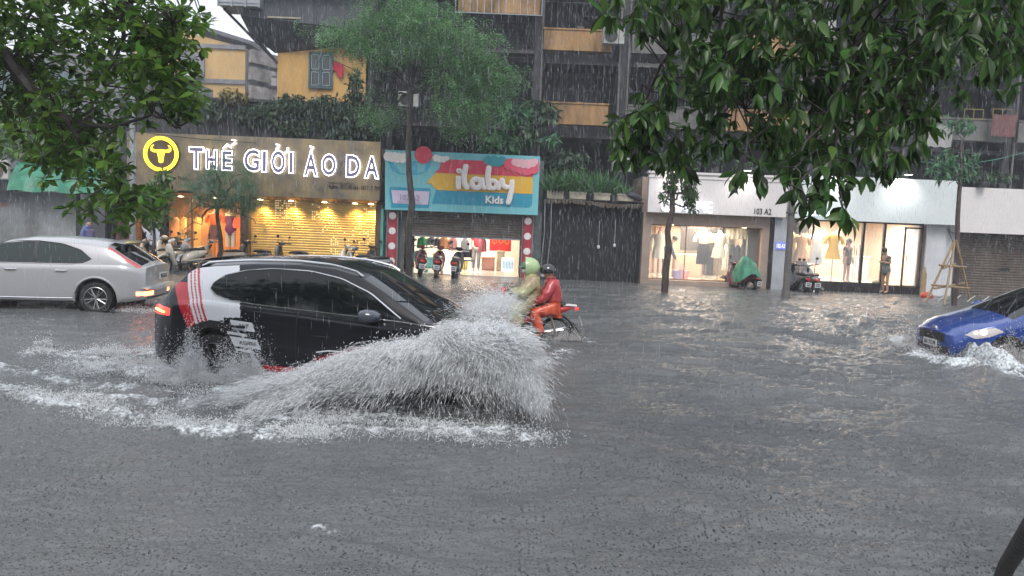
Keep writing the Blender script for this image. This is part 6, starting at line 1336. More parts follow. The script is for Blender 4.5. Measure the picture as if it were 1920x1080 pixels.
# ================================================================ PEOPLE
SK = mat('skin', (.42, .24, .16), .5, var=.08); HAIR = mat('black_hair', (.012, .010, .010), .4, var=.2)
def hand(pts, edges, w, d, up, r=.012):
    """five bent fingers rooted at wrist index w, reaching along d"""
    wp = Vector(pts[w][:3]); d = Vector(d).normalized(); up = Vector(up).normalized(); s = d.cross(up).normalized(); k = len(pts)
    pts.append((*(wp+d*.045), .022, .014)); edges.append((w, k))
    for i, (o, l) in enumerate(((-.024, .065), (-.008, .075), (.008, .072), (.024, .058))):
        a = len(pts); pts.append((*(wp+d*.085+s*o), .010, .010)); pts.append((*(wp+d*(.085+l*.55)+s*o-up*.018), .008, .008)); edges += [(k, a), (a, a+1)]
    a = len(pts); pts.append((*(wp+d*.035-s*.032), .011, .011)); pts.append((*(wp+d*.07-s*.045-up*.012), .009, .009)); edges += [(k, a), (a, a+1)]
def person(loc, rz, J, lab, clothes, face=1, hair=None, s=1.0, group=None):
    """J: joint dict in the person's frame (x forward); body is one skin"""
    t = empty('person', loc, rz, lab, 'person', group)
    t.scale = (s, s, s); P = []; E = []; ix = {}
    def add(n, r, r2=None): ix[n] = len(P); P.append((*J[n], r, r2 or r))
    for n, r, r2 in (('pelvis', .13, .10), ('waist', .115, .085), ('chest', .14, .10), ('neck', .055, .055), ('head0', .07, .08), ('head1', .088, .098), ('head2', .07, .08)): add(n, r, r2)
    for sd_ in 'LR':
        for n, r in (('sh', .052), ('el', .042), ('wr', .028)): add(n+sd_, r)
        for n, r in (('hip', .085), ('kn', .058), ('an', .038), ('toe', .03)): add(n+sd_, r)
    for a, c_ in (('pelvis', 'waist'), ('waist', 'chest'), ('chest', 'neck'), ('neck', 'head0'), ('head0', 'head1'), ('head1', 'head2')): E.append((ix[a], ix[c_]))
    for q in 'LR':
        for a, c_ in (('chest', 'sh'+q), ('sh'+q, 'el'+q), ('el'+q, 'wr'+q), ('pelvis', 'hip'+q), ('hip'+q, 'kn'+q), ('kn'+q, 'an'+q), ('an'+q, 'toe'+q)): E.append((ix[a], ix[c_ if c_ in ix else c_]))
        d = Vector(J['wr'+q])-Vector(J['el'+q]); hand(P, E, ix['wr'+q], d, (0, 0, 1) if abs(d.normalized().z) < .8 else (1, 0, 0))
    body = skin('body', P, E, SK, t, 0, 2)
    hd = Vector(J['head1']); f_ = Vector(J.get('face', (1, 0, 0))).normalized(); sd2 = Vector((0, 0, 1)).cross(f_).normalized(); up = f_.cross(sd2)
    b = MB(); rot = Matrix((f_, sd2, up)).transposed()
    b.ell(hd+f_*.105-up*.015, (.022, .014, .024), 8, rot); b.build('nose', SK, t, True)
    for s_ in (-1, 1): b = MB(); b.ell(hd+f_*.088+sd2*.034*s_+up*.018, (.012, .014, .010), 8, rot); b.build('eye', mat('eye_dark', (.02, .015, .015), .3), t, True)
    b = MB(); b.ell(hd+f_*.090-up*.055, (.010, .026, .008), 8, rot); b.build('mouth', mat('lips', (.35, .10, .09), .5), t, True)
    if hair:
        b = MB(); b.ell(hd-f_*.018+up*.028, (.108, .100, .108), 14, rot)
        if hair == 'long': b.ell(hd-f_*.055-up*.09, (.06, .085, .15), 12, rot)
        b.build('hair', HAIR, t, True)
    for c_ in clothes: c_(t, J)
    return t
def seg_cloth(name, spec, m, disp=.02, lv=2):
    def f(t, J):
        P = []; E = []; ix = {}
        for ch in spec:
            prev = None
            for n, r, r2 in ch:
                key = n if isinstance(n, str) else tuple(n)
                if key not in ix: ix[key] = len(P); P.append((*(J[n] if isinstance(n, str) else n), r, r2))
                if prev is not None: E.append((prev, ix[key]))
                prev = ix[key]
        skin(name, P, E, m, t, 0, lv, disp)
    return f
def ride_joints(px_, lean, seatx, hx, hz, footx):
    J = {}; J['pelvis'] = (seatx, 0, .80); J['waist'] = (seatx+.02+lean*.3, 0, .95); J['chest'] = (seatx+lean*.7, 0, 1.16); J['neck'] = (seatx+lean, 0, 1.30); J['head0'] = (seatx+lean+.03, 0, 1.38); J['head1'] = (seatx+lean+.05, 0, 1.46); J['head2'] = (seatx+lean+.05, 0, 1.53)
    for q, s_ in (('L', 1), ('R', -1)):
        J['sh'+q] = (seatx+lean*.8, .19*s_, 1.22); J['el'+q] = (seatx+lean*.5+(hx-seatx)*.45, .27*s_, .99); J['wr'+q] = (hx, .20*s_ if hx < seatx+.45 else .30*s_, hz)
        J['hip'+q] = (seatx+.05, .11*s_, .77); J['kn'+q] = (seatx+.40, .20*s_, .70); J['an'+q] = (footx, .20*s_, .30); J['toe'+q] = (footx+.16, .21*s_, .26)
    J['face'] = (1, 0, -.12); return J
# motorbike under them
MBX = at(1041, 612, 14.15)
BK = empty('motorbike', (MBX.x, 14.15, -.17), PI+R(2), 'red and black motorbike carrying two people left through the water', 'motorbike')
P_RB = mat('red_bike_paint', (.5, .02, .02), .25, var=.1, coat=1)
for x, nm in ((0, 0), (1.24, 1)):
    w = empty('wheel', (x, 0, .29)); w.parent = BK
    b = MB(); b.lathe([(.235, -.028), (.27, -.036), (.295, -.02), (.295, .02), (.27, .036), (.235, .028)], (0, 0, 0), 'y', 30); b.build('tyre', RUB, w, True)
    b = MB(); b.lathe([(.24, -.02), (.225, -.02), (.225, .02), (.24, .02)], (0, 0, 0), 'y', 28)
    for k in range(18): a = 2*PI*k/18; b.tube([(0, .02*(-1)**k, 0), (.23*math.cos(a+.15), 0, .23*math.sin(a+.15))], .0035, 4)
    b.tube([(0, -.07, 0), (0, .07, 0)], .045, 12); b.build('rim', ALU, w, True)
b = MB(); b.loft([(-.30, 0, .76, .05, .03), (-.15, 0, .73, .10, .06), (.10, 0, .68, .12, .08), (.38, 0, .60, .11, .10), (.55, 0, .50, .09, .08)], 14, 'x'); b.build('rear_body', P_RB, BK, True)
b = MB(); b.loft([(-.36, 0, .79, .07, .022), (-.22, 0, .80, .10, .025), (-.12, 0, .79, .10, .02)], 12, 'x'); b.build('tail_cowl', mat('white_cowl', (.6, .6, .6), .3, coat=.8), BK, True)
b = MB(); b.loft([(-.40, 0, .74, .05, .03), (-.34, 0, .74, .09, .045)], 12, 'x'); b.build('tail_light', mat('red_lens2', (.6, .02, .02), .2, coat=1, emit=(1, .05, .03), es=.6), BK, True)
b = MB(); b.loft([(-.16, 0, .82, .11, .03), (.15, 0, .81, .13, .04), (.50, 0, .78, .11, .035), (.66, 0, .74, .06, .02)], 14, 'x'); b.build('seat', SEATM, BK, True)
b = MB(); b.loft([(.45, 0, .36, .10, .10), (.70, 0, .36, .12, .12), (.85, 0, .42, .07, .08)], 14, 'x'); b.build('engine', mat('engine_metal', (.10, .10, .10), .4, .7, var=.4, scale=20), BK, True)
b = MB(); b.loft([(.30, .88, 0, .10, .17), (.55, .95, 0, .09, .21), (.80, .97, 0, .08, .19), (.95, .95, 0, .06, .12)], 14, 'z'); b.build('leg_shield', P_RB, BK, True)
b = MB(); b.loft([(.90, 0, 1.02, .13, .07), (1.0, 0, 1.0, .09, .06)], 12, 'x'); b.build('headlight_cowl', P_RB, BK, True)
b = MB(); b.tube([(.80, -.34, 1.0), (.88, -.12, 1.02), (.88, .12, 1.02), (.80, .34, 1.0)], .016, 8); b.build('handlebar', BLK, BK, True)
b = MB(); b.tube([(.93, 0, .95), (1.06, 0, .62)], .028, 8); [b.tube([(1.06, .08*s_, .62), (1.24, .08*s_, .29)], .02, 6) for s_ in (-1, 1)]; b.build('fork', CHR, BK, True)
b = MB(); P = [(.33*math.cos(a), 0, .29+.33*math.sin(a)) for a in np.linspace(PI*.35, PI*.92, 9)]; b.tube(P, .06, 8, .35); b.tube([(-.30, 0, .50), (-.44, 0, .30), (-.50, 0, .22)], [.04, .05, .03], 6, .3); b.build('rear_mudguard', BLK, BK, True)
b = MB(); P = [(1.24+.33*math.cos(a), 0, .29+.33*math.sin(a)) for a in np.linspace(PI*.15, PI*.8, 9)]; b.tube(P, .06, 8, .35); b.build('front_mudguard', P_RB, BK, True)
b = MB(); b.tube([(0, .08, .29), (.55, .08, .33)], [.035, .04], 8, .5); b.tube([(.10, .10, .62), (.0, .10, .30)], .022, 8); b.build('swing_arm', mat('dull_alloy', (.35, .30, .25), .35, .7), BK, True)
b = MB(); b.tube([(.60, -.13, .25), (.20, -.15, .27), (-.30, -.16, .36)], [.02, .035, .045], 8); b.build('exhaust', CHR, BK, True)
b = MB(); v0 = [(-.42, -.07, .60), (-.42, .07, .60), (-.47, .07, .44), (-.47, -.07, .44)]; b.add(v0+[(x-.008, y_, z_) for x, y_, z_ in v0], [(0, 1, 2, 3), (7, 6, 5, 4), (0, 4, 5, 1), (1, 5, 6, 2), (2, 6, 7, 3), (3, 7, 4, 0)]); b.build('number_plate', PLT, BK)
b = MB(); [b.tube([(.24, .10*s_, .30), (.24, .24*s_, .28)], .014, 6) for s_ in (-1, 1)]; b.build('footrest', BLK, BK)
LOCR = tuple(BK.location)
RCR = mat('red_raincoat', (.52, .07, .07), .30, col2=(.36, .035, .045), scale=5, coat=.35, bump=.3, bscale=16); ORP = mat('orange_trousers', (.72, .13, .05), .35, col2=(.5, .06, .03), scale=6, coat=.3, bump=.3, bscale=16)
J = ride_joints(0, .10, .02, .40, .86, .26); J['face'] = (1, .15, -.35); J['head1'] = (.19, .0, 1.42); J['head0'] = (.16, 0, 1.35); J['head2'] = (.19, 0, 1.49)
def helmet(m, ofs=(0, 0, .035), r=(.15, .135, .135), visor=True):
    def f(t, J):
        hd = Vector(J['head1'])+Vector(ofs); b = MB(); rings = []
        for i in range(9):
            th = PI*.60*i/8+.001; rings.append([(hd.x+r[0]*math.sin(th)*math.cos(2*PI*j/18)-.012, hd.y+r[1]*math.sin(th)*math.sin(2*PI*j/18), hd.z+r[2]*math.cos(th)) for j in range(18)])
        b.rings(rings, False); o = b.build('helmet', m, t, True)
        if visor: b = MB(); b.loft([(hd.x+.09, hd.y, hd.z-.01, .11, .012), (hd.x+.19, hd.y, hd.z-.03, .085, .006)], 12, 'x'); b.build('peak', m, o, True)
        b = MB(); b.ell(Vector(J['head1'])+Vector((.075, 0, -.05)), (.045, .065, .05), 10); b.build('face_mask', mat('pale_mask', (.62, .62, .64), .7), t, True)
    return f
coat = seg_cloth('raincoat', [[('pelvis', .21, .20), ('waist', .20, .18), ('chest', .215, .18), ('neck', .125, .125), ((.13, 0, 1.345), .10, .10)], [('chest', .20, .165), ('shL', .115, .115), ('elL', .085, .085), ('wrL', .06, .06)], [('chest', .2, .165), ('shR', .10, .10), ('elR', .085, .085), ('wrR', .06, .06)]], RCR, .06)
trou = seg_cloth('trousers', [[('pelvis', .17, .16), ('hipL', .13, .13), ('knL', .115, .115), ('anL', .075, .075)], [('pelvis', .17, .16), ('hipR', .13, .13), ('knR', .115, .115), ('anR', .075, .075)]], ORP, .05)
person(LOCR, PI+R(2), J, 'passenger in a red raincoat, orange trousers and black helmet', [coat, trou, helmet(mat('gloss_black', (.01, .01, .012), .12, coat=1), visor=False)], s=.96)
GRC = mat('green_raincoat', (.42, .50, .24), .25, col2=(.40, .26, .16), scale=3.5, coat=.4, bump=.3, bscale=14, trans=.15)
J = ride_joints(0, .06, .42, .84, 1.0, .66); J['face'] = (1, 0, -.05)
coat = seg_cloth('raincoat', [[('pelvis', .25, .24), ('waist', .21, .20), ('chest', .215, .18), ('neck', .14, .14), ('head0', .11, .11)], [('chest', .21, .18), ('shL', .12, .12), ('elL', .11, .11), ('wrL', .08, .08)], [('chest', .21, .18), ('shR', .12, .12), ('elR', .11, .11), ('wrR', .08, .08)], [('pelvis', .25, .24), ('knL', .16, .16), ((.62, .2, .42), .13, .13)], [('pelvis', .25, .24), ('knR', .16, .16), ((.62, -.2, .42), .13, .13)]], GRC, .08)
def hood(t, J):
    hd = Vector(J['head1']); b = MB(); rings = []
    for i in range(8):
        a = i/7; cx_ = hd.x-.21+.27*a; r_ = .172*math.sqrt(max(.02, 1-(1-a)**2.6)); rings.append([(cx_, hd.y+r_*math.cos(2*PI*j/18), hd.z+.02+r_*1.05*math.sin(2*PI*j/18)) for j in range(18)])
    b.rings(rings, False); b.build('hood', mat('lime_hood', (.50, .66, .36), .25, coat=.4, var=.15, trans=.2), t, True)
person(LOCR, PI+R(2), J, 'rider in a pale green raincoat with hood and cap', [coat, hood, helmet(mat('green_grey_cap', (.10, .20, .14), .4), r=(.135, .12, .11))], s=.98)
def stand_joints(bend=0, arms='down', head=0):
    J = {'pelvis': (0, 0, .92), 'waist': (.0+bend*.2, 0, 1.07), 'chest': (bend*.6, 0, 1.28-bend*.15), 'neck': (bend*.95, 0, 1.42-bend*.25), 'head0': (bend*1.05+.02, 0, 1.50-bend*.3), 'head1': (bend*1.15+.04, 0, 1.57-bend*.35), 'head2': (bend*1.2+.04, 0, 1.63-bend*.38)}
    for q, s_ in (('L', 1), ('R', -1)):
        J['sh'+q] = (bend*.7, .17*s_, 1.34-bend*.2); 
        if arms == 'down': J['el'+q] = (bend*.7, .22*s_, 1.08); J['wr'+q] = (bend*.7+.08, .20*s_, .85)
        elif arms == 'phone': J['el'+q] = (.05, .21*s_, 1.10); J['wr'+q] = (.26, .09*s_, 1.14)
        else: J['el'+q] = (bend*.9+.05, .20*s_, 1.0-bend*.1); J['wr'+q] = (bend*1.2+.1, .16*s_, .72)
        J['hip'+q] = (0, .09*s_, .88); J['kn'+q] = (.02, .10*s_, .48); J['an'+q] = (-.02, .10*s_, .08); J['toe'+q] = (.14, .11*s_, .03)
    J['face'] = (1, 0, -head); return J
def dress(m, r0=.15, r1=.24, zlo=.5, name='dress', sl=.065, disp=.02):
    return lambda t, J: (seg_cloth(name, [[('chest', .165, .125), ('waist', .135, .11), ('pelvis', .17, .145), ((J['pelvis'][0], 0, zlo), r1, r1*.9)], [('chest', .165, .125), ('shL', sl, sl), (tuple(Vector(J['shL']).lerp(Vector(J['elL']), .5)), sl, sl)], [('chest', .165, .125), ('shR', sl, sl), (tuple(Vector(J['shR']).lerp(Vector(J['elR']), .5)), sl, sl)]], m, disp))(t, J)
BLKD = mat('black_print_dress', (.02, .022, .03), .6, col2=(.25, .30, .25), scale=26); BLKD.node_tree.nodes  # dark print
p = at(1585, 530, 28.3); person((p.x, 28.3, .27), R(-60), stand_joints(0, 'down', .1), 'woman in a short black dress standing behind the yellow dress', [dress(mat('plain_black_dress', (.02, .02, .025), .6, var=.2), zlo=.62, r1=.2)], hair='long', s=.92)
p = at(1660, 545, 27.35); person((p.x, 27.4, .02), R(200), stand_joints(.10, 'phone', .9), 'woman in a dark print dress looking down at the open doorway', [dress(mat('dark_print', (.03, .035, .05), .6, var=.2, col2=(.20, .24, .22), scale=22), zlo=.62, r1=.19)], hair='short', s=.94)
p = at(1243, 520, 28.9); person((p.x, 28.9, .15), R(-10), stand_joints(.28, 'work', .8), 'man in a dark jacket bending over behind the slim tree', [seg_cloth('jacket', [[('pelvis', .15, .13), ('waist', .15, .13), ('chest', .17, .14), ('neck', .08, .08)], [('chest', .17, .14), ('shL', .085, .085), ('elL', .07, .07), ('wrL', .05, .05)], [('chest', .17, .14), ('shR', .085, .085), ('elR', .07, .07), ('wrR', .05, .05)]], mat('navy_jacket', (.035, .04, .06), .7, var=.3), .02), seg_cloth('trousers', [[('pelvis', .14, .12), ('hipL', .11, .11), ('knL', .085, .085), ('anL', .06, .06)], [('pelvis', .14, .12), ('hipR', .11, .11), ('knR', .085, .085), ('anR', .06, .06)]], mat('grey_trousers', (.25, .25, .28), .7, var=.2), .01)], hair='short', s=.95)
p = at(892, 510, 30.2); person((p.x, 30.2, .02), R(-80), stand_joints(0, 'down', 0), 'shop worker in a red shirt inside the kids shop', [seg_cloth('shirt', [[('pelvis', .16, .13), ('waist', .15, .12), ('chest', .17, .13), ('neck', .07, .07)], [('chest', .17, .13), ('shL', .08, .08), (tuple((-.0, .2, 1.2)), .07, .07)], [('chest', .17, .13), ('shR', .08, .08), (tuple((-.0, -.2, 1.2)), .07, .07)]], mat('red_shirt', (.6, .03, .04), .6, var=.1), .01), seg_cloth('trousers', [[('pelvis', .14, .12), ('hipL', .11, .11), ('knL', .085, .085), ('anL', .06, .06)], [('pelvis', .14, .12), ('hipR', .11, .11), ('knR', .085, .085), ('anR', .06, .06)]], mat('grey_trousers', (.25, .25, .28), .7, var=.2), .01)], hair='short', s=.95)
p = at(163, 480, 26.6); Jp = stand_joints(.05, 'down', .1); person((p.x, 26.6, -.15), R(-20), Jp, 'person in a blue raincoat behind the silver car', [seg_cloth('raincoat', [[('pelvis', .24, .22), ('waist', .20, .18), ('chest', .21, .17), ('neck', .12, .12), ('head1', .135, .135)], [('chest', .2, .17), ('shL', .11, .11), ('elL', .10, .10), ('wrL', .07, .07)], [('chest', .2, .17), ('shR', .11, .11), ('elR', .10, .10), ('wrR', .07, .07)]], mat('blue_raincoat', (.10, .12, .30), .35, var=.3, scale=5, coat=.3), .04)], s=.95)
# ================================================================ CLOTHES AND DUMMIES
def dummy(px, Y, z0, m, lab, skirt=None, h=1.0, z_top=None, r1=.2, zl=.62, swim=False, s=1.0, stand=True):
    p = at(px, 500, Y); t = empty('dress_form', (p.x, Y, z0), 0, lab, 'mannequin', 'dressed mannequins'); t.scale = (s, s, s)
    b = MB(); b.loft([(.78, 0, 0, .15, .11), (.90, 0, 0, .155, .115), (1.03, 0, 0, .115, .09), (1.20, 0, 0, .15, .11), (1.33, 0, 0, .16, .085), (1.37, 0, 0, .07, .06), (1.44, 0, 0, .045, .045), (1.455, 0, 0, .03, .03)], 18, 'z', 2); b.build('torso', mat('dummy_cream', (.70, .60, .46), .5), t, True)
    if stand: b = MB(); b.tube([(0, 0, 0), (0, 0, .8)], .014, 8); b.lathe([(.15, 0), (.15, .015), (0, .03)], (0, 0, 0), 'z', 18); b.build('stand', CHR, t, True)
    if swim:
        b = MB(); b.loft([(.74, 0, 0, .05, .10), (.80, 0, 0, .13, .12), (.90, 0, 0, .163, .123), (1.03, 0, 0, .123, .098), (1.20, 0, 0, .158, .118), (1.27, 0, 0, .150, .11)], 18, 'z', 2); b.build('swimsuit', m, t, True)
        b = MB(); [b.loft([(.42, .08*q, 0, .05, .05), (.80, .075*q, 0, .075, .08)], 12, 'z', 2) for q in (-1, 1)]; b.build('thighs', mat('dummy_cream', (.70, .60, .46), .5), t, True); return t
    rings = []; n = 28
    for k, (z, r, ry2) in enumerate(((zl, r1, r1*.8), ((zl+.88)/2, (r1+.17)/2, .14), (.90, .17, .13), (1.03, .13, .105), (1.20, .165, .125), (1.335, .17, .10), (1.36, .09, .075))):
        am = .12*max(0, 1-k/2.5); rings.append([(r*(1+am*math.sin(7*2*PI*j/n))*math.cos(2*PI*j/n), ry2*(1+am*math.sin(7*2*PI*j/n))*math.sin(2*PI*j/n), z) for j in range(n)])
    cut = 3 if skirt else 0
    b = MB(); b.rings(rings[cut:], False); b.build('top' if skirt else 'dress', m, t, True)
    if skirt: b = MB(); b.rings(rings[:4], False); b.build('skirt', skirt, t, True)
    b = MB(); [b.tube([(.15*q, 0, 1.32), (.24*q, 0, 1.20), (.25*q, 0, 1.08)], [.05, .055, .06], 10) for q in (-1, 1)]; b.build('sleeves', m, t, True)
    return t
CW = mat('cream_cloth', (.74, .70, .58), .7, var=.08); BKC = mat('black_cloth', (.025, .025, .03), .7, var=.2)
dummy(1317, 28.35, .15, CW, 'mannequin in a cream blouse and long black skirt', BKC, zl=.45, r1=.17, s=1.25)
dummy(1346, 28.4, .15, CW, 'mannequin in a short white dress beside the black skirt', zl=.66, r1=.2, s=1.22)
YC = mat('yellow_cloth', (.75, .46, .06), .7, var=.15); dummy(1560, 28.2, .28, YC, 'mannequin in a bright yellow dress by the glass', CW and None, zl=.66, r1=.21, s=1.22)
dummy(1528, 28.5, .28, mat('pale_blue_cloth', (.60, .66, .70), .7, var=.1), 'mannequin in a pale grey blue dress left of the yellow dress', zl=.5, r1=.18, s=1.22)
PCH = mat('peach_cloth', (.72, .42, .24), .7, var=.15); dummy(1500, 28.3, .28, PCH, 'mannequin in a peach dress above the parked scooters', zl=.6, r1=.2, s=1.15); dummy(1480, 28.6, .28, mat('mustard_print', (.62, .44, .16), .7, var=.4, scale=18), 'mannequin in a mustard print dress behind the pole', zl=.5, r1=.18, s=1.2)
dummy(1233, 28.6, .15, mat('ivory_cloth', (.75, .70, .58), .7), 'mannequin in an ivory dress at the left end of the window', zl=.6, r1=.18, s=1.15)
dummy(432, 28.3, .12, mat('plum_swimsuit', (.16, .03, .10), .5, var=.1), 'mannequin in a plum swimsuit in the orange display', swim=True, s=1.28)
dummy(403, 28.4, .12, mat('orange_cloth', (.72, .16, .03), .6, var=.15), 'mannequin in an orange top behind the small tree trunk', mat('dark_print2', (.12, .04, .03), .6, var=.3), s=1.25)
def garment(px, py, Y, w, h, m, lab, grp, d=.08, fl=.15):
    p = at(px, py, Y); b = MB(); n = 9; rows = 6; vs = []; ph = px*.37
    for side in (-1, 1):
        for j in range(rows+1):
            v = j/rows
            for i in range(n+1):
                u = i/n-.5; ww = w*(.62+.38*min(1, v*5))*(1+fl*v); vs.append((p.x+u*ww, Y+side*d*.5*math.cos(PI*u)+.02*math.sin(i*2.2+ph)*v, p.z-h*v+.04*(abs(u)*2)**2*(-1 if j == 0 else 0)))
    k = (rows+1)*(n+1); fs = [(q*k+j*(n+1)+i, q*k+j*(n+1)+i+1, q*k+(j+1)*(n+1)+i+1, q*k+(j+1)*(n+1)+i) for q in (0, 1) for j in range(rows) for i in range(n)]
    b.add(vs, fs); b.tube([(p.x-w*.28, Y, p.z-.01), (p.x, Y, p.z+.03), (p.x+w*.28, Y, p.z-.01)], .008, 5); b.tube([(p.x, Y, p.z+.03), (p.x, Y, p.z+.09)], .006, 5)
    return tag(b.build('hanging_garment', m, None, True), lab, 'garment', grp)
GG1, GG2, GG3 = 'clothes on the beige shop rails', 'clothes on the clothes shop rails', 'small clothes in the kids shop'
gm = lambda n, c: mat('fabric_'+n, c, .75, var=.15)
for px, py, w, h, mm, lb in ((1363, 458, .22, .95, gm('white', (.75, .72, .62)), 'white trousers hanging beside the white dress mannequin'), (1374, 458, .24, 1.0, BKC, 'black trousers next to the white trousers'), (1384, 460, .24, 1.0, BKC, 'second black garment from the white trousers'), (1393, 460, .22, 1.0, gm('charcoal', (.06, .06, .06)), 'charcoal garment at the right end of the lower rail'),
                             (1372, 425, .4, .45, gm('cream2', (.72, .66, .52)), 'cream blouse high on the rail'), (1390, 425, .4, .45, gm('white', (.75, .72, .62)), 'white blouse high on the rail near the curtain'), (1410, 432, .34, 1.6, gm('curtain', (.72, .66, .55)), 'long cream curtain at the right end of the window'), (1222, 440, .3, .6, gm('ivory', (.75, .68, .5)), 'ivory shirt on the left rail')):
    garment(px, py, 29.3, w, h, mm, lb, GG1)
for px, py, w, h, mm, lb in ((1462, 452, .3, 1.0, gm('ivory', (.75, .68, .5)), 'ivory dress between the grey pillar and the pole'), (1490, 440, .3, .8, gm('amber', (.70, .42, .12)), 'amber dress high behind the pole'), (1513, 438, .3, .9, PCH, 'peach dress behind the grey blue mannequin'), (1545, 430, .3, .6, gm('peach2', (.75, .5, .34)), 'light peach top above the yellow dress'), (1572, 432, .3, .7, gm('cream2', (.72, .66, .52)), 'cream top right of the yellow dress'), (1478, 418, .2, .2, gm('brick', (.5, .10, .06)), 'small brick red bag high on the wall')):
    garment(px, py, 29.6, w, h, mm, lb, GG2)
for px, py, w, h, mm, lb in ((792, 444, .34, .42, gm('green', (.03, .45, .12)), 'bright green child shirt'), (810, 444, .34, .3, gm('grey', (.25, .3, .34)), 'grey child shirt right of the green one'), (833, 444, .34, .42, gm('apricot', (.75, .35, .16)), 'apricot child dress over the scooters'), (850, 444, .3, .5, gm('pinkish', (.7, .35, .35)), 'pink child dress behind the scooters'), (872, 446, .3, .5, gm('greyish', (.5, .5, .55)), 'light grey child jacket'), (783, 470, .34, .4, gm('mint', (.25, .6, .5)), 'mint child shorts under the green shirt'), (905, 446, .28, .5, gm('rose', (.7, .2, .25)), 'rose child shirt beside the red poster'), (820, 446, .22, .3, gm('dark', (.06, .05, .07)), 'dark child vest near the grey shirt')):
    garment(px, py, 29.0, w, h, mm, lb, GG3)
p = at(878, 480, 28.9); CHR_ = empty('chair', (p.x, 28.9, .02), R(20), 'dark folding chair inside the kids shop', 'chair')
b = MB(); b.box(-.2, .2, -.2, .2, .44, .48, .01); b.build('seat', BKC, CHR_); b = MB(); b.box(-.2, .2, .18, .21, .55, .86, .01); b.build('backrest', BKC, CHR_)
for sx in (-.18, .18):
    for sy in (-.18, .18): b = MB(); b.tube([(sx, sy, 0), (sx, sy, .44 if sy < 0 else .85)], .012, 6); b.build('leg', CHR, CHR_)
for px, c, lb in ((1272, (.40, .30, .55), 'lilac basket inside the beige shop'), (1282, (.75, .35, .35), 'pink bag beside the lilac basket')):
    p = at(px, 500, 28.6); b = MB(); b.loft([(.15, p.x, 28.6, .16, .12), (.45, p.x, 28.6, .22, .15)], 16, 'z'); b.tube([(p.x-.15, 28.6, .45), (p.x, 28.6, .68), (p.x+.15, 28.6, .45)], .012, 6); tag(b.build('basket', mat('bag%d' % px, c, .5, var=.2), None, 40), lb, 'basket')
p = at(1648, 530, 27.9); b = MB(); b.ell((p.x, 27.9, .36), (.25, .18, .09), 12); tag(b.build('folded_cloth', mat('khaki_heap', (.35, .30, .12), .7, var=.4, scale=8), None, True), 'khaki heap on the floor inside the doorway', 'cloth heap')
p = at(1368, 520, 27.75); b = MB(); b.ell((p.x, 28.1, .2), (.35, .2, .07), 12); tag(b.build('yellow_heap', mat('yellow_heap', (.70, .45, .15), .7, var=.4, scale=8), None, True), 'yellow cloth heap on the window floor by the tarpaulin', 'cloth heap')

# stock standing along the back of the kids' shop
for i, (px, z, w, h, c, lb) in enumerate(((800, .02, .5, .4, (.1, .35, .4), 'teal toy box low at the left inside the kids shop'), (822, .02, .4, .55, (.6, .3, .1), 'orange toy box inside behind the scooters'), (866, .02, .45, .32, (.55, .5, .1), 'yellow toy box beside the dark chair'), (915, .02, .5, .5, (.5, .25, .2), 'pinkish brown box under the red poster'), (938, .02, .3, .75, (.45, .36, .25), 'tan stand beside the glowing board'))):
    p = at(px, 500, 31.0); b = MB(); b.box(p.x-w/2, p.x+w/2, 30.8, 31.2, z, z+h, .03); b.box(p.x-w/2-.02, p.x+w/2+.02, 30.78, 31.22, z+h-.06, z+h+.01, .01); tag(b.build('toy_box', mat('toybox%d' % i, c, .5, var=.25)), lb, 'box')
# ================================================================ SPLASH AND RAIN
def drop_mesh():
    return np.array([(0, 0, 0), (.5, .5, 0), (.5, 0, .5), (.5, -.5, 0), (.5, 0, -.5), (1, 0, 0)])-[.5, 0, 0], np.array([(0, 2, 1), (0, 3, 2), (0, 4, 3), (0, 1, 4), (5, 1, 2), (5, 2, 3), (5, 3, 4), (5, 4, 1)])
DV, DF = drop_mesh()
SPR = mat('spray_water', (.96, .97, .98), .3, isl=.10, trans=.5, coat=.2); SPR2 = mat('muddy_spray', (.80, .78, .77), .3, isl=.15, trans=.45, coat=.2)
def drops(name, P, D, L_, W_r, m, kind='stuff', parent=None):
    M = frames(D, RNG.random(len(P))*6); M = M*np.stack([L_, W_r, W_r], 1)[:, None, :]
    V, F = scatter(DV, DF, M, P); o = npmesh(name, V, F, m, parent, True); o['kind'] = kind; return o
g = np.random.default_rng(77)
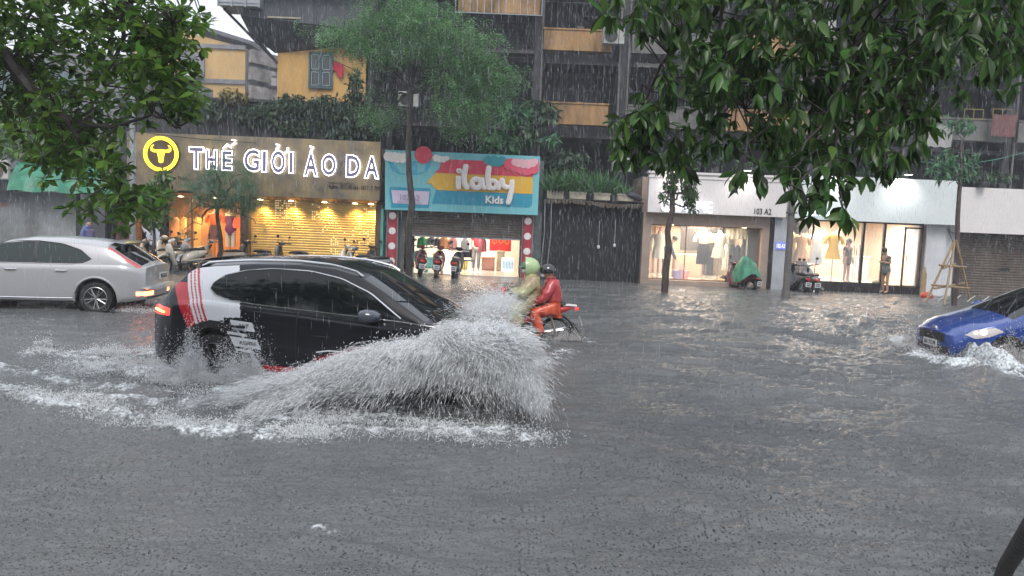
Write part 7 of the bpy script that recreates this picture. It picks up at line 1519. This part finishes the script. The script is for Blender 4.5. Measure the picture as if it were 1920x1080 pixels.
# fan thrown out by the front wheel: each drop sits on a curved sheet between the wheel and its landing line.
# (x, top height, reach toward the viewer, thickness) along the car flank
a = lambda px, py, Y: np.array(at(px, py, Y))
prof_px = [(500, 745, 8.7), (545, 722, 8.7), (600, 700, 8.7), (660, 680, 8.7), (700, 668, 8.65), (740, 656, 8.6), (790, 644, 8.55), (840, 634, 8.5), (890, 622, 8.5), (930, 612, 8.5), (952, 612, 8.5), (970, 640, 8.45), (988, 690, 8.4), (1008, 755, 8.4)]
PX = np.array([a(*q) for q in prof_px]); 
def fan(n, noise_th, spread_top, dens_pow, seed, thick=.10):
    g = np.random.default_rng(seed); u = g.random(n); xs_ = PX[0, 0]+(PX[-1, 0]-PX[0, 0])*u; top = np.interp(xs_, PX[:, 0], PX[:, 2])
    v = g.random(n)  # along the arc: 0 at the car, .35 crest, 1 landing
    arc = np.where(v < .35, v/.35, 1); fall = np.clip((v-.35)/.65, 0, 1)
    rough = top*(.86+.28*fbm(xs_*7+3, v*0+1, 3))
    z = np.where(v < .35, rough*(.25+.75*np.sin(arc*PI/2)), rough*(1-fall**1.55)); y = 9.05-.55*np.sin(np.clip(v/.35, 0, 1)*PI/2)-fall*1.05
    nz = fbm(xs_*3.3+11, v*6.5, 4, g=.6); streak = fbm(xs_*13, v*4+xs_*3, 3)
    keep = (nz*.6+streak*.4+g.random(n)*.22-.35*np.clip((u-.90)/.10, 0, 1)**2) > noise_th+.40*np.clip(fall*3, 0, 1)*np.clip((1-fall)*2.2, 0, 1)*np.clip((xs_+2.4)/.9, 0, 1)*.62
    keep &= g.random(n) < .18+.9*np.clip((z/top-.3)/.45, 0, 1)
    P = np.stack([xs_, y, z], 1)[keep]; P[:, 0] += g.normal(size=len(P))*.16*np.clip((P[:, 0]-PX[0, 0])/3-.72, 0, 1)*3; P += g.normal(size=P.shape)*thick*[1, 1, .6]*(.35+fall[keep, None]*.6); P[:, 2] = np.abs(P[:, 2])+.01
    c0 = a(810, 560, 8.9); D = P-c0; D[:, 1] *= .6; D /= np.linalg.norm(D, axis=1, keepdims=True); D += g.normal(size=D.shape)*.22
    return P, D
P, D = fan(34000, .57, 0, 1, 1); n = len(P)
low = np.clip((.45-P[:, 2])/.4, 0, 1)*np.clip((P[:, 0]+2.2)/.8, 0, 1); L1 = (.016+.05*g.random(n)**2)*(1+1.8*low); R1 = (.004+.011*g.random(n)**3)*(1-.35*low)
# tips flung above the crest
u = g.random(7000); xs_ = PX[0, 0]+(PX[-1, 0]-PX[0, 0])*u; top = np.interp(xs_, PX[:, 0], PX[:, 2]); ex = np.abs(g.normal(size=7000))*.085
Pt = np.stack([xs_-.4*ex, 8.5+g.normal(size=7000)*.10, top*(.9)+ex], 1); Dt = np.stack([-.5+.9*u+g.normal(size=7000)*.3, g.normal(size=7000)*.3, .9-.3*u+g.normal(size=7000)*.2], 1)
# dense white core by the wheel and bumper
nc = 22000; C0 = a(908, 650, 8.55); Pc = inball(nc, g)**1*np.array([.56, .36, .20])+C0+g.normal(size=(nc, 3))*.045; Pc[:, 2] += -.12*(Pc[:, 0]-C0[0])*-1*.4; Pc[:, 2] = np.maximum(Pc[:, 2], .02); Dc = Pc-a(800, 600, 8.8); Dc += g.normal(size=Dc.shape)*.12
# mist blown up ahead of the car, over the riders' side
nm = 7000; t_ = g.random(nm); q0, q1 = a(900, 600, 9.2), a(940, 560, 9.4); Pm = q0+(q1-q0)*t_[:, None]+g.normal(size=(nm, 3))*np.array([.20, .22, .11])*(1.1-.5*t_)[:, None]; Dm = g.normal(size=(nm, 3))*.35+[.9, 0, -.1]
ng = 6000; Pg = a(955, 690, 8.6)+g.normal(size=(ng, 3))*[.20, .24, .17]; Pg[:, 2] = np.abs(Pg[:, 2])+.02; Dg = Pg-a(850, 560, 9); Dg += g.normal(size=Dg.shape)*.15
# jets: drops strung along ballistic arcs from the wheel to where they land
def jets(nj, per, seed, hlo=.35):
    g = np.random.default_rng(seed); u = g.beta(1.25, 1.1, nj); xe = PX[0, 0]+(PX[-1, 0]-PX[0, 0])*u; H = np.interp(xe, PX[:, 0], PX[:, 2])*(hlo+(1.04-hlo)*g.random(nj)**.55)*(.66+.62*fbm(xe*7+2, xe*0+5, 3, g=.6))
    bx = -.85+1.0*u+g.normal(size=nj)*.10; lx = bx+(xe-bx)*(1.75+.25*g.random(nj)); ly = 7.95+.45*g.random(nj)**2+g.normal(size=nj)*.06; by = 9.0+g.normal(size=nj)*.05
    I = np.repeat(np.arange(nj), per); m = len(I); t0 = g.random(nj); t = np.clip(t0[I]*.25+.18+.62*g.beta(1.6, 1.6, m)*(.55+.5*u[I]), .05, .97)
    X_ = bx[I]+(lx-bx)[I]*t; Y_ = by[I]+(ly-by)[I]*t; Z_ = 4*H[I]*t*(1-t)+.03; D_ = np.stack([(lx-bx)[I], (ly-by)[I], 4*H[I]*(1-2*t)], 1)
    env_ = np.interp(X_, PX[:, 0], PX[:, 2]); fr_ = Z_/env_; kk = (fbm(X_*4.5+3, Z_*9+X_*2+1, 4, g=.6) > .40) & (g.random(m) < .16+.95*np.clip((fr_-.32)/.45, 0, 1)); X_, Y_, Z_, t, I = X_[kk], Y_[kk], Z_[kk], t[kk], I[kk]; m = len(t); D_ = D_[kk]
    s_ = .012+.06*t*t; return np.stack([X_, Y_, Z_], 1)+g.normal(size=(m, 3))*s_[:, None], D_+g.normal(size=(m, 3))*.22, m
Pj, Dj, mj = jets(3000, 46, 5); Pj[:, 2] = np.abs(Pj[:, 2])+.01
PP = np.concatenate([P, Pt, Pc, Pm, Pg, Pj]); DD = np.concatenate([D, Dt, Dc, Dm, Dg, Dj]); k = len(PP)
LL = np.concatenate([L1, .012+.03*g.random(7000), .02+.05*g.random(nc), .008+.025*g.random(nm), .015+.06*g.random(ng), .014+.075*g.random(mj)**2]); RR = np.concatenate([R1, .006+.008*g.random(7000), .007+.009*g.random(nc), .0035+.005*g.random(nm), .003+.005*g.random(ng), .0035+.0105*g.random(mj)**2.5])
# most of it is thin see-through streaks, the rest solid drops
kind_ = g.random(k) < .30; kind_[len(P):len(P)+len(Pt)] = True
LL = np.where(kind_, LL*.8, LL*2.4+.03); RR = np.where(kind_, RR*.85, RR*.75)
SPT = mat('spray_streak', (.96, .97, .98), .35, isl=.08, trans=.5, alpha=.34)
n3_ = SPT.node_tree; mx_ = [q for q in n3_.nodes if q.type == 'MIX_SHADER'][0]; tp = n3_.nodes.new('ShaderNodeBsdfTransparent'); m2 = n3_.nodes.new('ShaderNodeMixShader'); m2.inputs[0].default_value = .42
n3_.nodes['Principled BSDF'].inputs['Alpha'].default_value = 1; n3_.links.new(tp.outputs[0], m2.inputs[1]); n3_.links.new(mx_.outputs[0], m2.inputs[2]); n3_.links.new(m2.outputs[0], n3_.nodes['Material Output'].inputs[0])
drops('wheel_splash', PP[kind_], DD[kind_], LL[kind_], RR[kind_], SPR)
drops('splash_sheet', PP[~kind_], DD[~kind_], LL[~kind_], RR[~kind_], SPT)
# torn translucent water sheets inside the spray, riding the same arcs
SH_ = bpy.data.materials.new('water_film'); SH_.use_nodes = True; n5 = SH_.node_tree; l5 = n5.links.new; pb = n5.nodes['Principled BSDF']; pb.inputs['Base Color'].default_value = (.92, .95, .97, 1); pb.inputs['Roughness'].default_value = .25
aA = n5.nodes.new('ShaderNodeAttribute'); aA.attribute_name = 'su'; aB = n5.nodes.new('ShaderNodeAttribute'); aB.attribute_name = 'sv'; aC = n5.nodes.new('ShaderNodeAttribute'); aC.attribute_name = 'solid'
cb = n5.nodes.new('ShaderNodeCombineXYZ'); l5(aA.outputs['Fac'], cb.inputs[0]); l5(aB.outputs['Fac'], cb.inputs[1])
nA = n5.nodes.new('ShaderNodeTexNoise'); nA.inputs['Scale'].default_value = 1; nA.inputs['Detail'].default_value = 8; nA.inputs['Roughness'].default_value = .68; nA.inputs['Distortion'].default_value = .6; l5(cb.outputs[0], nA.inputs['Vector'])
m1 = n5.nodes.new('ShaderNodeMath'); m1.operation = 'ADD'; l5(nA.outputs['Fac'], m1.inputs[0]); l5(aC.outputs['Fac'], m1.inputs[1])
m3_ = n5.nodes.new('ShaderNodeMapRange'); m3_.inputs[1].default_value = .98; m3_.inputs[2].default_value = 1.22; m3_.inputs[4].default_value = .92; l5(m1.outputs[0], m3_.inputs[0])
tl_ = n5.nodes.new('ShaderNodeBsdfTranslucent'); tl_.inputs[0].default_value = (.85, .88, .92, 1); mA = n5.nodes.new('ShaderNodeMixShader'); mA.inputs[0].default_value = .45; l5(pb.outputs[0], mA.inputs[1]); l5(tl_.outputs[0], mA.inputs[2])
tB = n5.nodes.new('ShaderNodeBsdfTransparent'); mB = n5.nodes.new('ShaderNodeMixShader'); l5(m3_.outputs[0], mB.inputs[0]); l5(tB.outputs[0], mB.inputs[1]); l5(mA.outputs[0], mB.inputs[2]); l5(mB.outputs[0], n5.nodes['Material Output'].inputs[0])
def film(seed, off, nu=260, nv=70):
    u, v = np.meshgrid(np.linspace(0, 1, nu), np.linspace(0, 1, nv), indexing='ij'); xs_ = PX[0, 0]+(PX[-1, 0]-PX[0, 0])*u; top = np.interp(xs_, PX[:, 0], PX[:, 2])*(.74+.46*fbm(xs_*7+seed, v*0+seed, 3, g=.6))
    up = np.clip(v/.5, 0, 1); fl = np.clip((v-.5)/.5, 0, 1); z = top*(np.sin(up*PI/2)*(1-fl**1.7)); y = 9.0-.5*up-fl*.75+off; nn = fbm(xs_*4+seed, v*5+seed, 4)-.5
    y = y+nn*.35; z = np.maximum(z+nn*.10, -.02); xs2 = xs_-.35*(1-up)*(.6-u)*-1+.18*fl*(u-.45)*2
    i = np.arange(nu*nv).reshape(nu, nv); F = np.stack([i[:-1, :-1], i[1:, :-1], i[1:, 1:], i[:-1, 1:]], -1).reshape(-1, 4)
    cr = .66*np.exp(-((v-.46)/.20)**2)-.02+.08*u; cr = cr-.5*np.clip((.06-u)/.06, 0, 1)-.5*np.clip((u-.93)/.07, 0, 1); cr = np.where(v > .97, -1, cr)
    return npmesh('water_film', np.stack([xs2, y, z], -1).reshape(-1, 3), F, SH_, None, True, attr={'su': (xs_*9+seed*7).ravel(), 'sv': (v*5+xs_*1.5).ravel(), 'solid': cr.ravel()}, kind='stuff')
film(1, 0); film(4, -.14); film(9, .12)
# froth kicked up around the rear wheel and along the wake
def froth(name, pts, n, w, h, m, seed, Ls=(.012, .05), Rs=(.004, .010), th=.45):
    g = np.random.default_rng(seed); Q = np.array(pts); seg = g.integers(0, len(Q)-1, n) if len(Q) > 1 else np.zeros(n, int); t = g.random(n)[:, None]; B = Q[seg]*(1-t)+Q[np.minimum(seg+1, len(Q)-1)]*t
    x = B[:, 0]+g.normal(size=n)*w; y = B[:, 1]+g.normal(size=n)*w*.8; nzv = fbm(x*4.2, y*5, 4, g=.6); keep = nzv+g.random(n)*.15 > th; x, y, nzv = x[keep], y[keep], nzv[keep]; n = len(x)
    z = np.abs(g.normal(size=n))*h*(.2+2.2*np.clip(nzv-.42, 0, 1)*2)+.02; D = g.normal(size=(n, 3))*.9+[0, 0, .35]
    return drops(name, np.stack([x, y, z], 1), D, Ls[0]+(Ls[1]-Ls[0])*g.random(n)**2, Rs[0]+(Rs[1]-Rs[0])*g.random(n)**2, m)
froth('wake_froth', pl((150, 700), (260, 690), (360, 710), (470, 740), (560, 780)), 30000, .30, .085, SPR, 1, th=.47)
froth('front_froth', pl((0, 740), (120, 755), (220, 790), (330, 800), (470, 806), (600, 825)), 20000, .13, .055, SPR, 2, th=.50)
froth('left_froth', pl((60, 665), (180, 668), (290, 662)), 6000, .10, .05, SPR, 3, th=.5)
froth('plume', pl((74, 655), (90, 652)), 500, .05, .16, SPR, 4, th=.3)
froth('far_wake', pl((540, 790), (700, 800), (860, 812), (1000, 826)), 10000, .22, .03, SPR, 5, th=.5)
froth('rear_wheel_spray', pl((310, 716), (390, 724), (480, 732)), 46000, .13, .22, SPR, 6, (.010, .045), (.003, .009), th=.36)
froth('hatchback_wake', pl((145, 575), (200, 582), (300, 588)), 3500, .14, .05, SPR, 7, (.01, .04), (.005, .010), th=.45)
froth('motorbike_wake', pl((1030, 640), (1060, 640), (1085, 640)), 1800, .08, .09, SPR2, 8, (.01, .05), (.004, .009), th=.40)
froth('corner_wave', pl((1700, 650), (1760, 668), (1830, 682), (1930, 695), (2050, 700)), 26000, .20, .17, SPR2, 9, (.015, .05), (.006, .012), th=.44)
froth('wheel_wave', pl((1850, 678), (1930, 690), (2000, 690)), 5000, .15, .13, SPR2, 10, (.015, .05), (.006, .012), th=.40)
# bow wave of the blue car: a heaped ridge of water
def heap(name, pts, w, h, m, seed, n=90, mm=26):
    Q = np.array(pts); s_ = np.linspace(0, 1, n); X_ = np.interp(s_, np.linspace(0, 1, len(Q)), Q[:, 0]); Y_ = np.interp(s_, np.linspace(0, 1, len(Q)), Q[:, 1]); v = np.linspace(-1, 1, mm)
    XX_ = X_[:, None]+v[None]*.02; YY_ = Y_[:, None]+v[None]*w; nn = fbm(XX_*6+seed, YY_*7, 5, g=.6); env = np.sin(PI*np.clip(s_, .02, .98))[:, None]**.6
    nn = .5*nn+.5*fbm(XX_*2.5+seed, YY_*3, 2); ZZ2 = h*env*np.clip(1-v[None]**2, 0, 1)**.8*(.35+1.3*nn)-.03+.05*(nn-.5); V = np.stack([XX_, YY_, ZZ2], -1).reshape(-1, 3); i = np.arange(n*mm).reshape(n, mm); F = np.stack([i[:-1, :-1], i[1:, :-1], i[1:, 1:], i[:-1, 1:]], -1).reshape(-1, 4)
    fo_ = np.clip((nn-.40)*6, 0, 1)*np.clip(ZZ2*18, 0, 1); return npmesh(name, V, F, m, None, True, attr={'foam': fo_.ravel()}, kind='stuff')
heap('bow_wave', pl((1690, 645), (1740, 664), (1790, 676), (1850, 690), (1930, 700)), .36, .42, WM, 3)
heap('wake_ridge', pl((140, 705), (240, 700), (330, 712), (430, 735), (560, 775)), .30, .13, WM, 5, 140)
# little crowns where drops hit
n = 7000; r_ = 3.0*(26/3.0)**g.random(n); an = (g.random(n)-.5)*1.7; x = r_*an; y = r_
Pn = np.stack([x, y, np.full(n, .018)+.012*g.random(n)], 1); Dn = g.normal(size=(n, 3))*.3+[0, 0, 1]; drops('rain_crowns', Pn, Dn, .006+.014*g.random(n)*np.clip(r_/6, .5, 2), .0016+.003*g.random(n)*np.clip(r_/7, .5, 2), mat('clear_crown', (.42, .44, .46), .15, isl=.6, trans=.2))
# falling rain
n = 34000; y = 5.5+23*g.random(n)**.6; x = (g.random(n)-.5)*1.5*y; z = -.0+g.random(n)*(3.2+.33*y); D = np.stack([np.full(n, .035)+g.normal(size=n)*.03, g.normal(size=n)*.02, -np.ones(n)], 1)
RN = bpy.data.materials.new('falling_rain'); RN.use_nodes = True; b_ = RN.node_tree.nodes['Principled BSDF']; b_.inputs['Base Color'].default_value = (.7, .74, .8, 1); b_.inputs['Roughness'].default_value = .25; b_.inputs['Alpha'].default_value = .36
tr = RN.node_tree.nodes.new('ShaderNodeBsdfTranslucent'); tr.inputs[0].default_value = (.8, .84, .9, 1)
drops('rain', np.stack([x, y, z], 1), D, (.07+.16*g.random(n))*(.6+.022*y), (.0016+.0022*g.random(n))*(.5+.045*y), RN)
# ================================================================ HAZE
hz = MB(); hz.box(-150, 150, -20, 130, -4.2, 30); HM = bpy.data.materials.new('haze'); HM.use_nodes = True; n_ = HM.node_tree; n_.nodes.remove(n_.nodes['Principled BSDF'])
pv = n_.nodes.new('ShaderNodeVolumePrincipled'); pv.inputs['Color'].default_value = (.86, .90, .96, 1); pv.inputs['Density'].default_value = .0024; pv.inputs['Anisotropy'].default_value = .2; n_.links.new(pv.outputs[0], n_.nodes['Material Output'].inputs['Volume'])
tag(hz.build('haze', HM), kind='stuff')
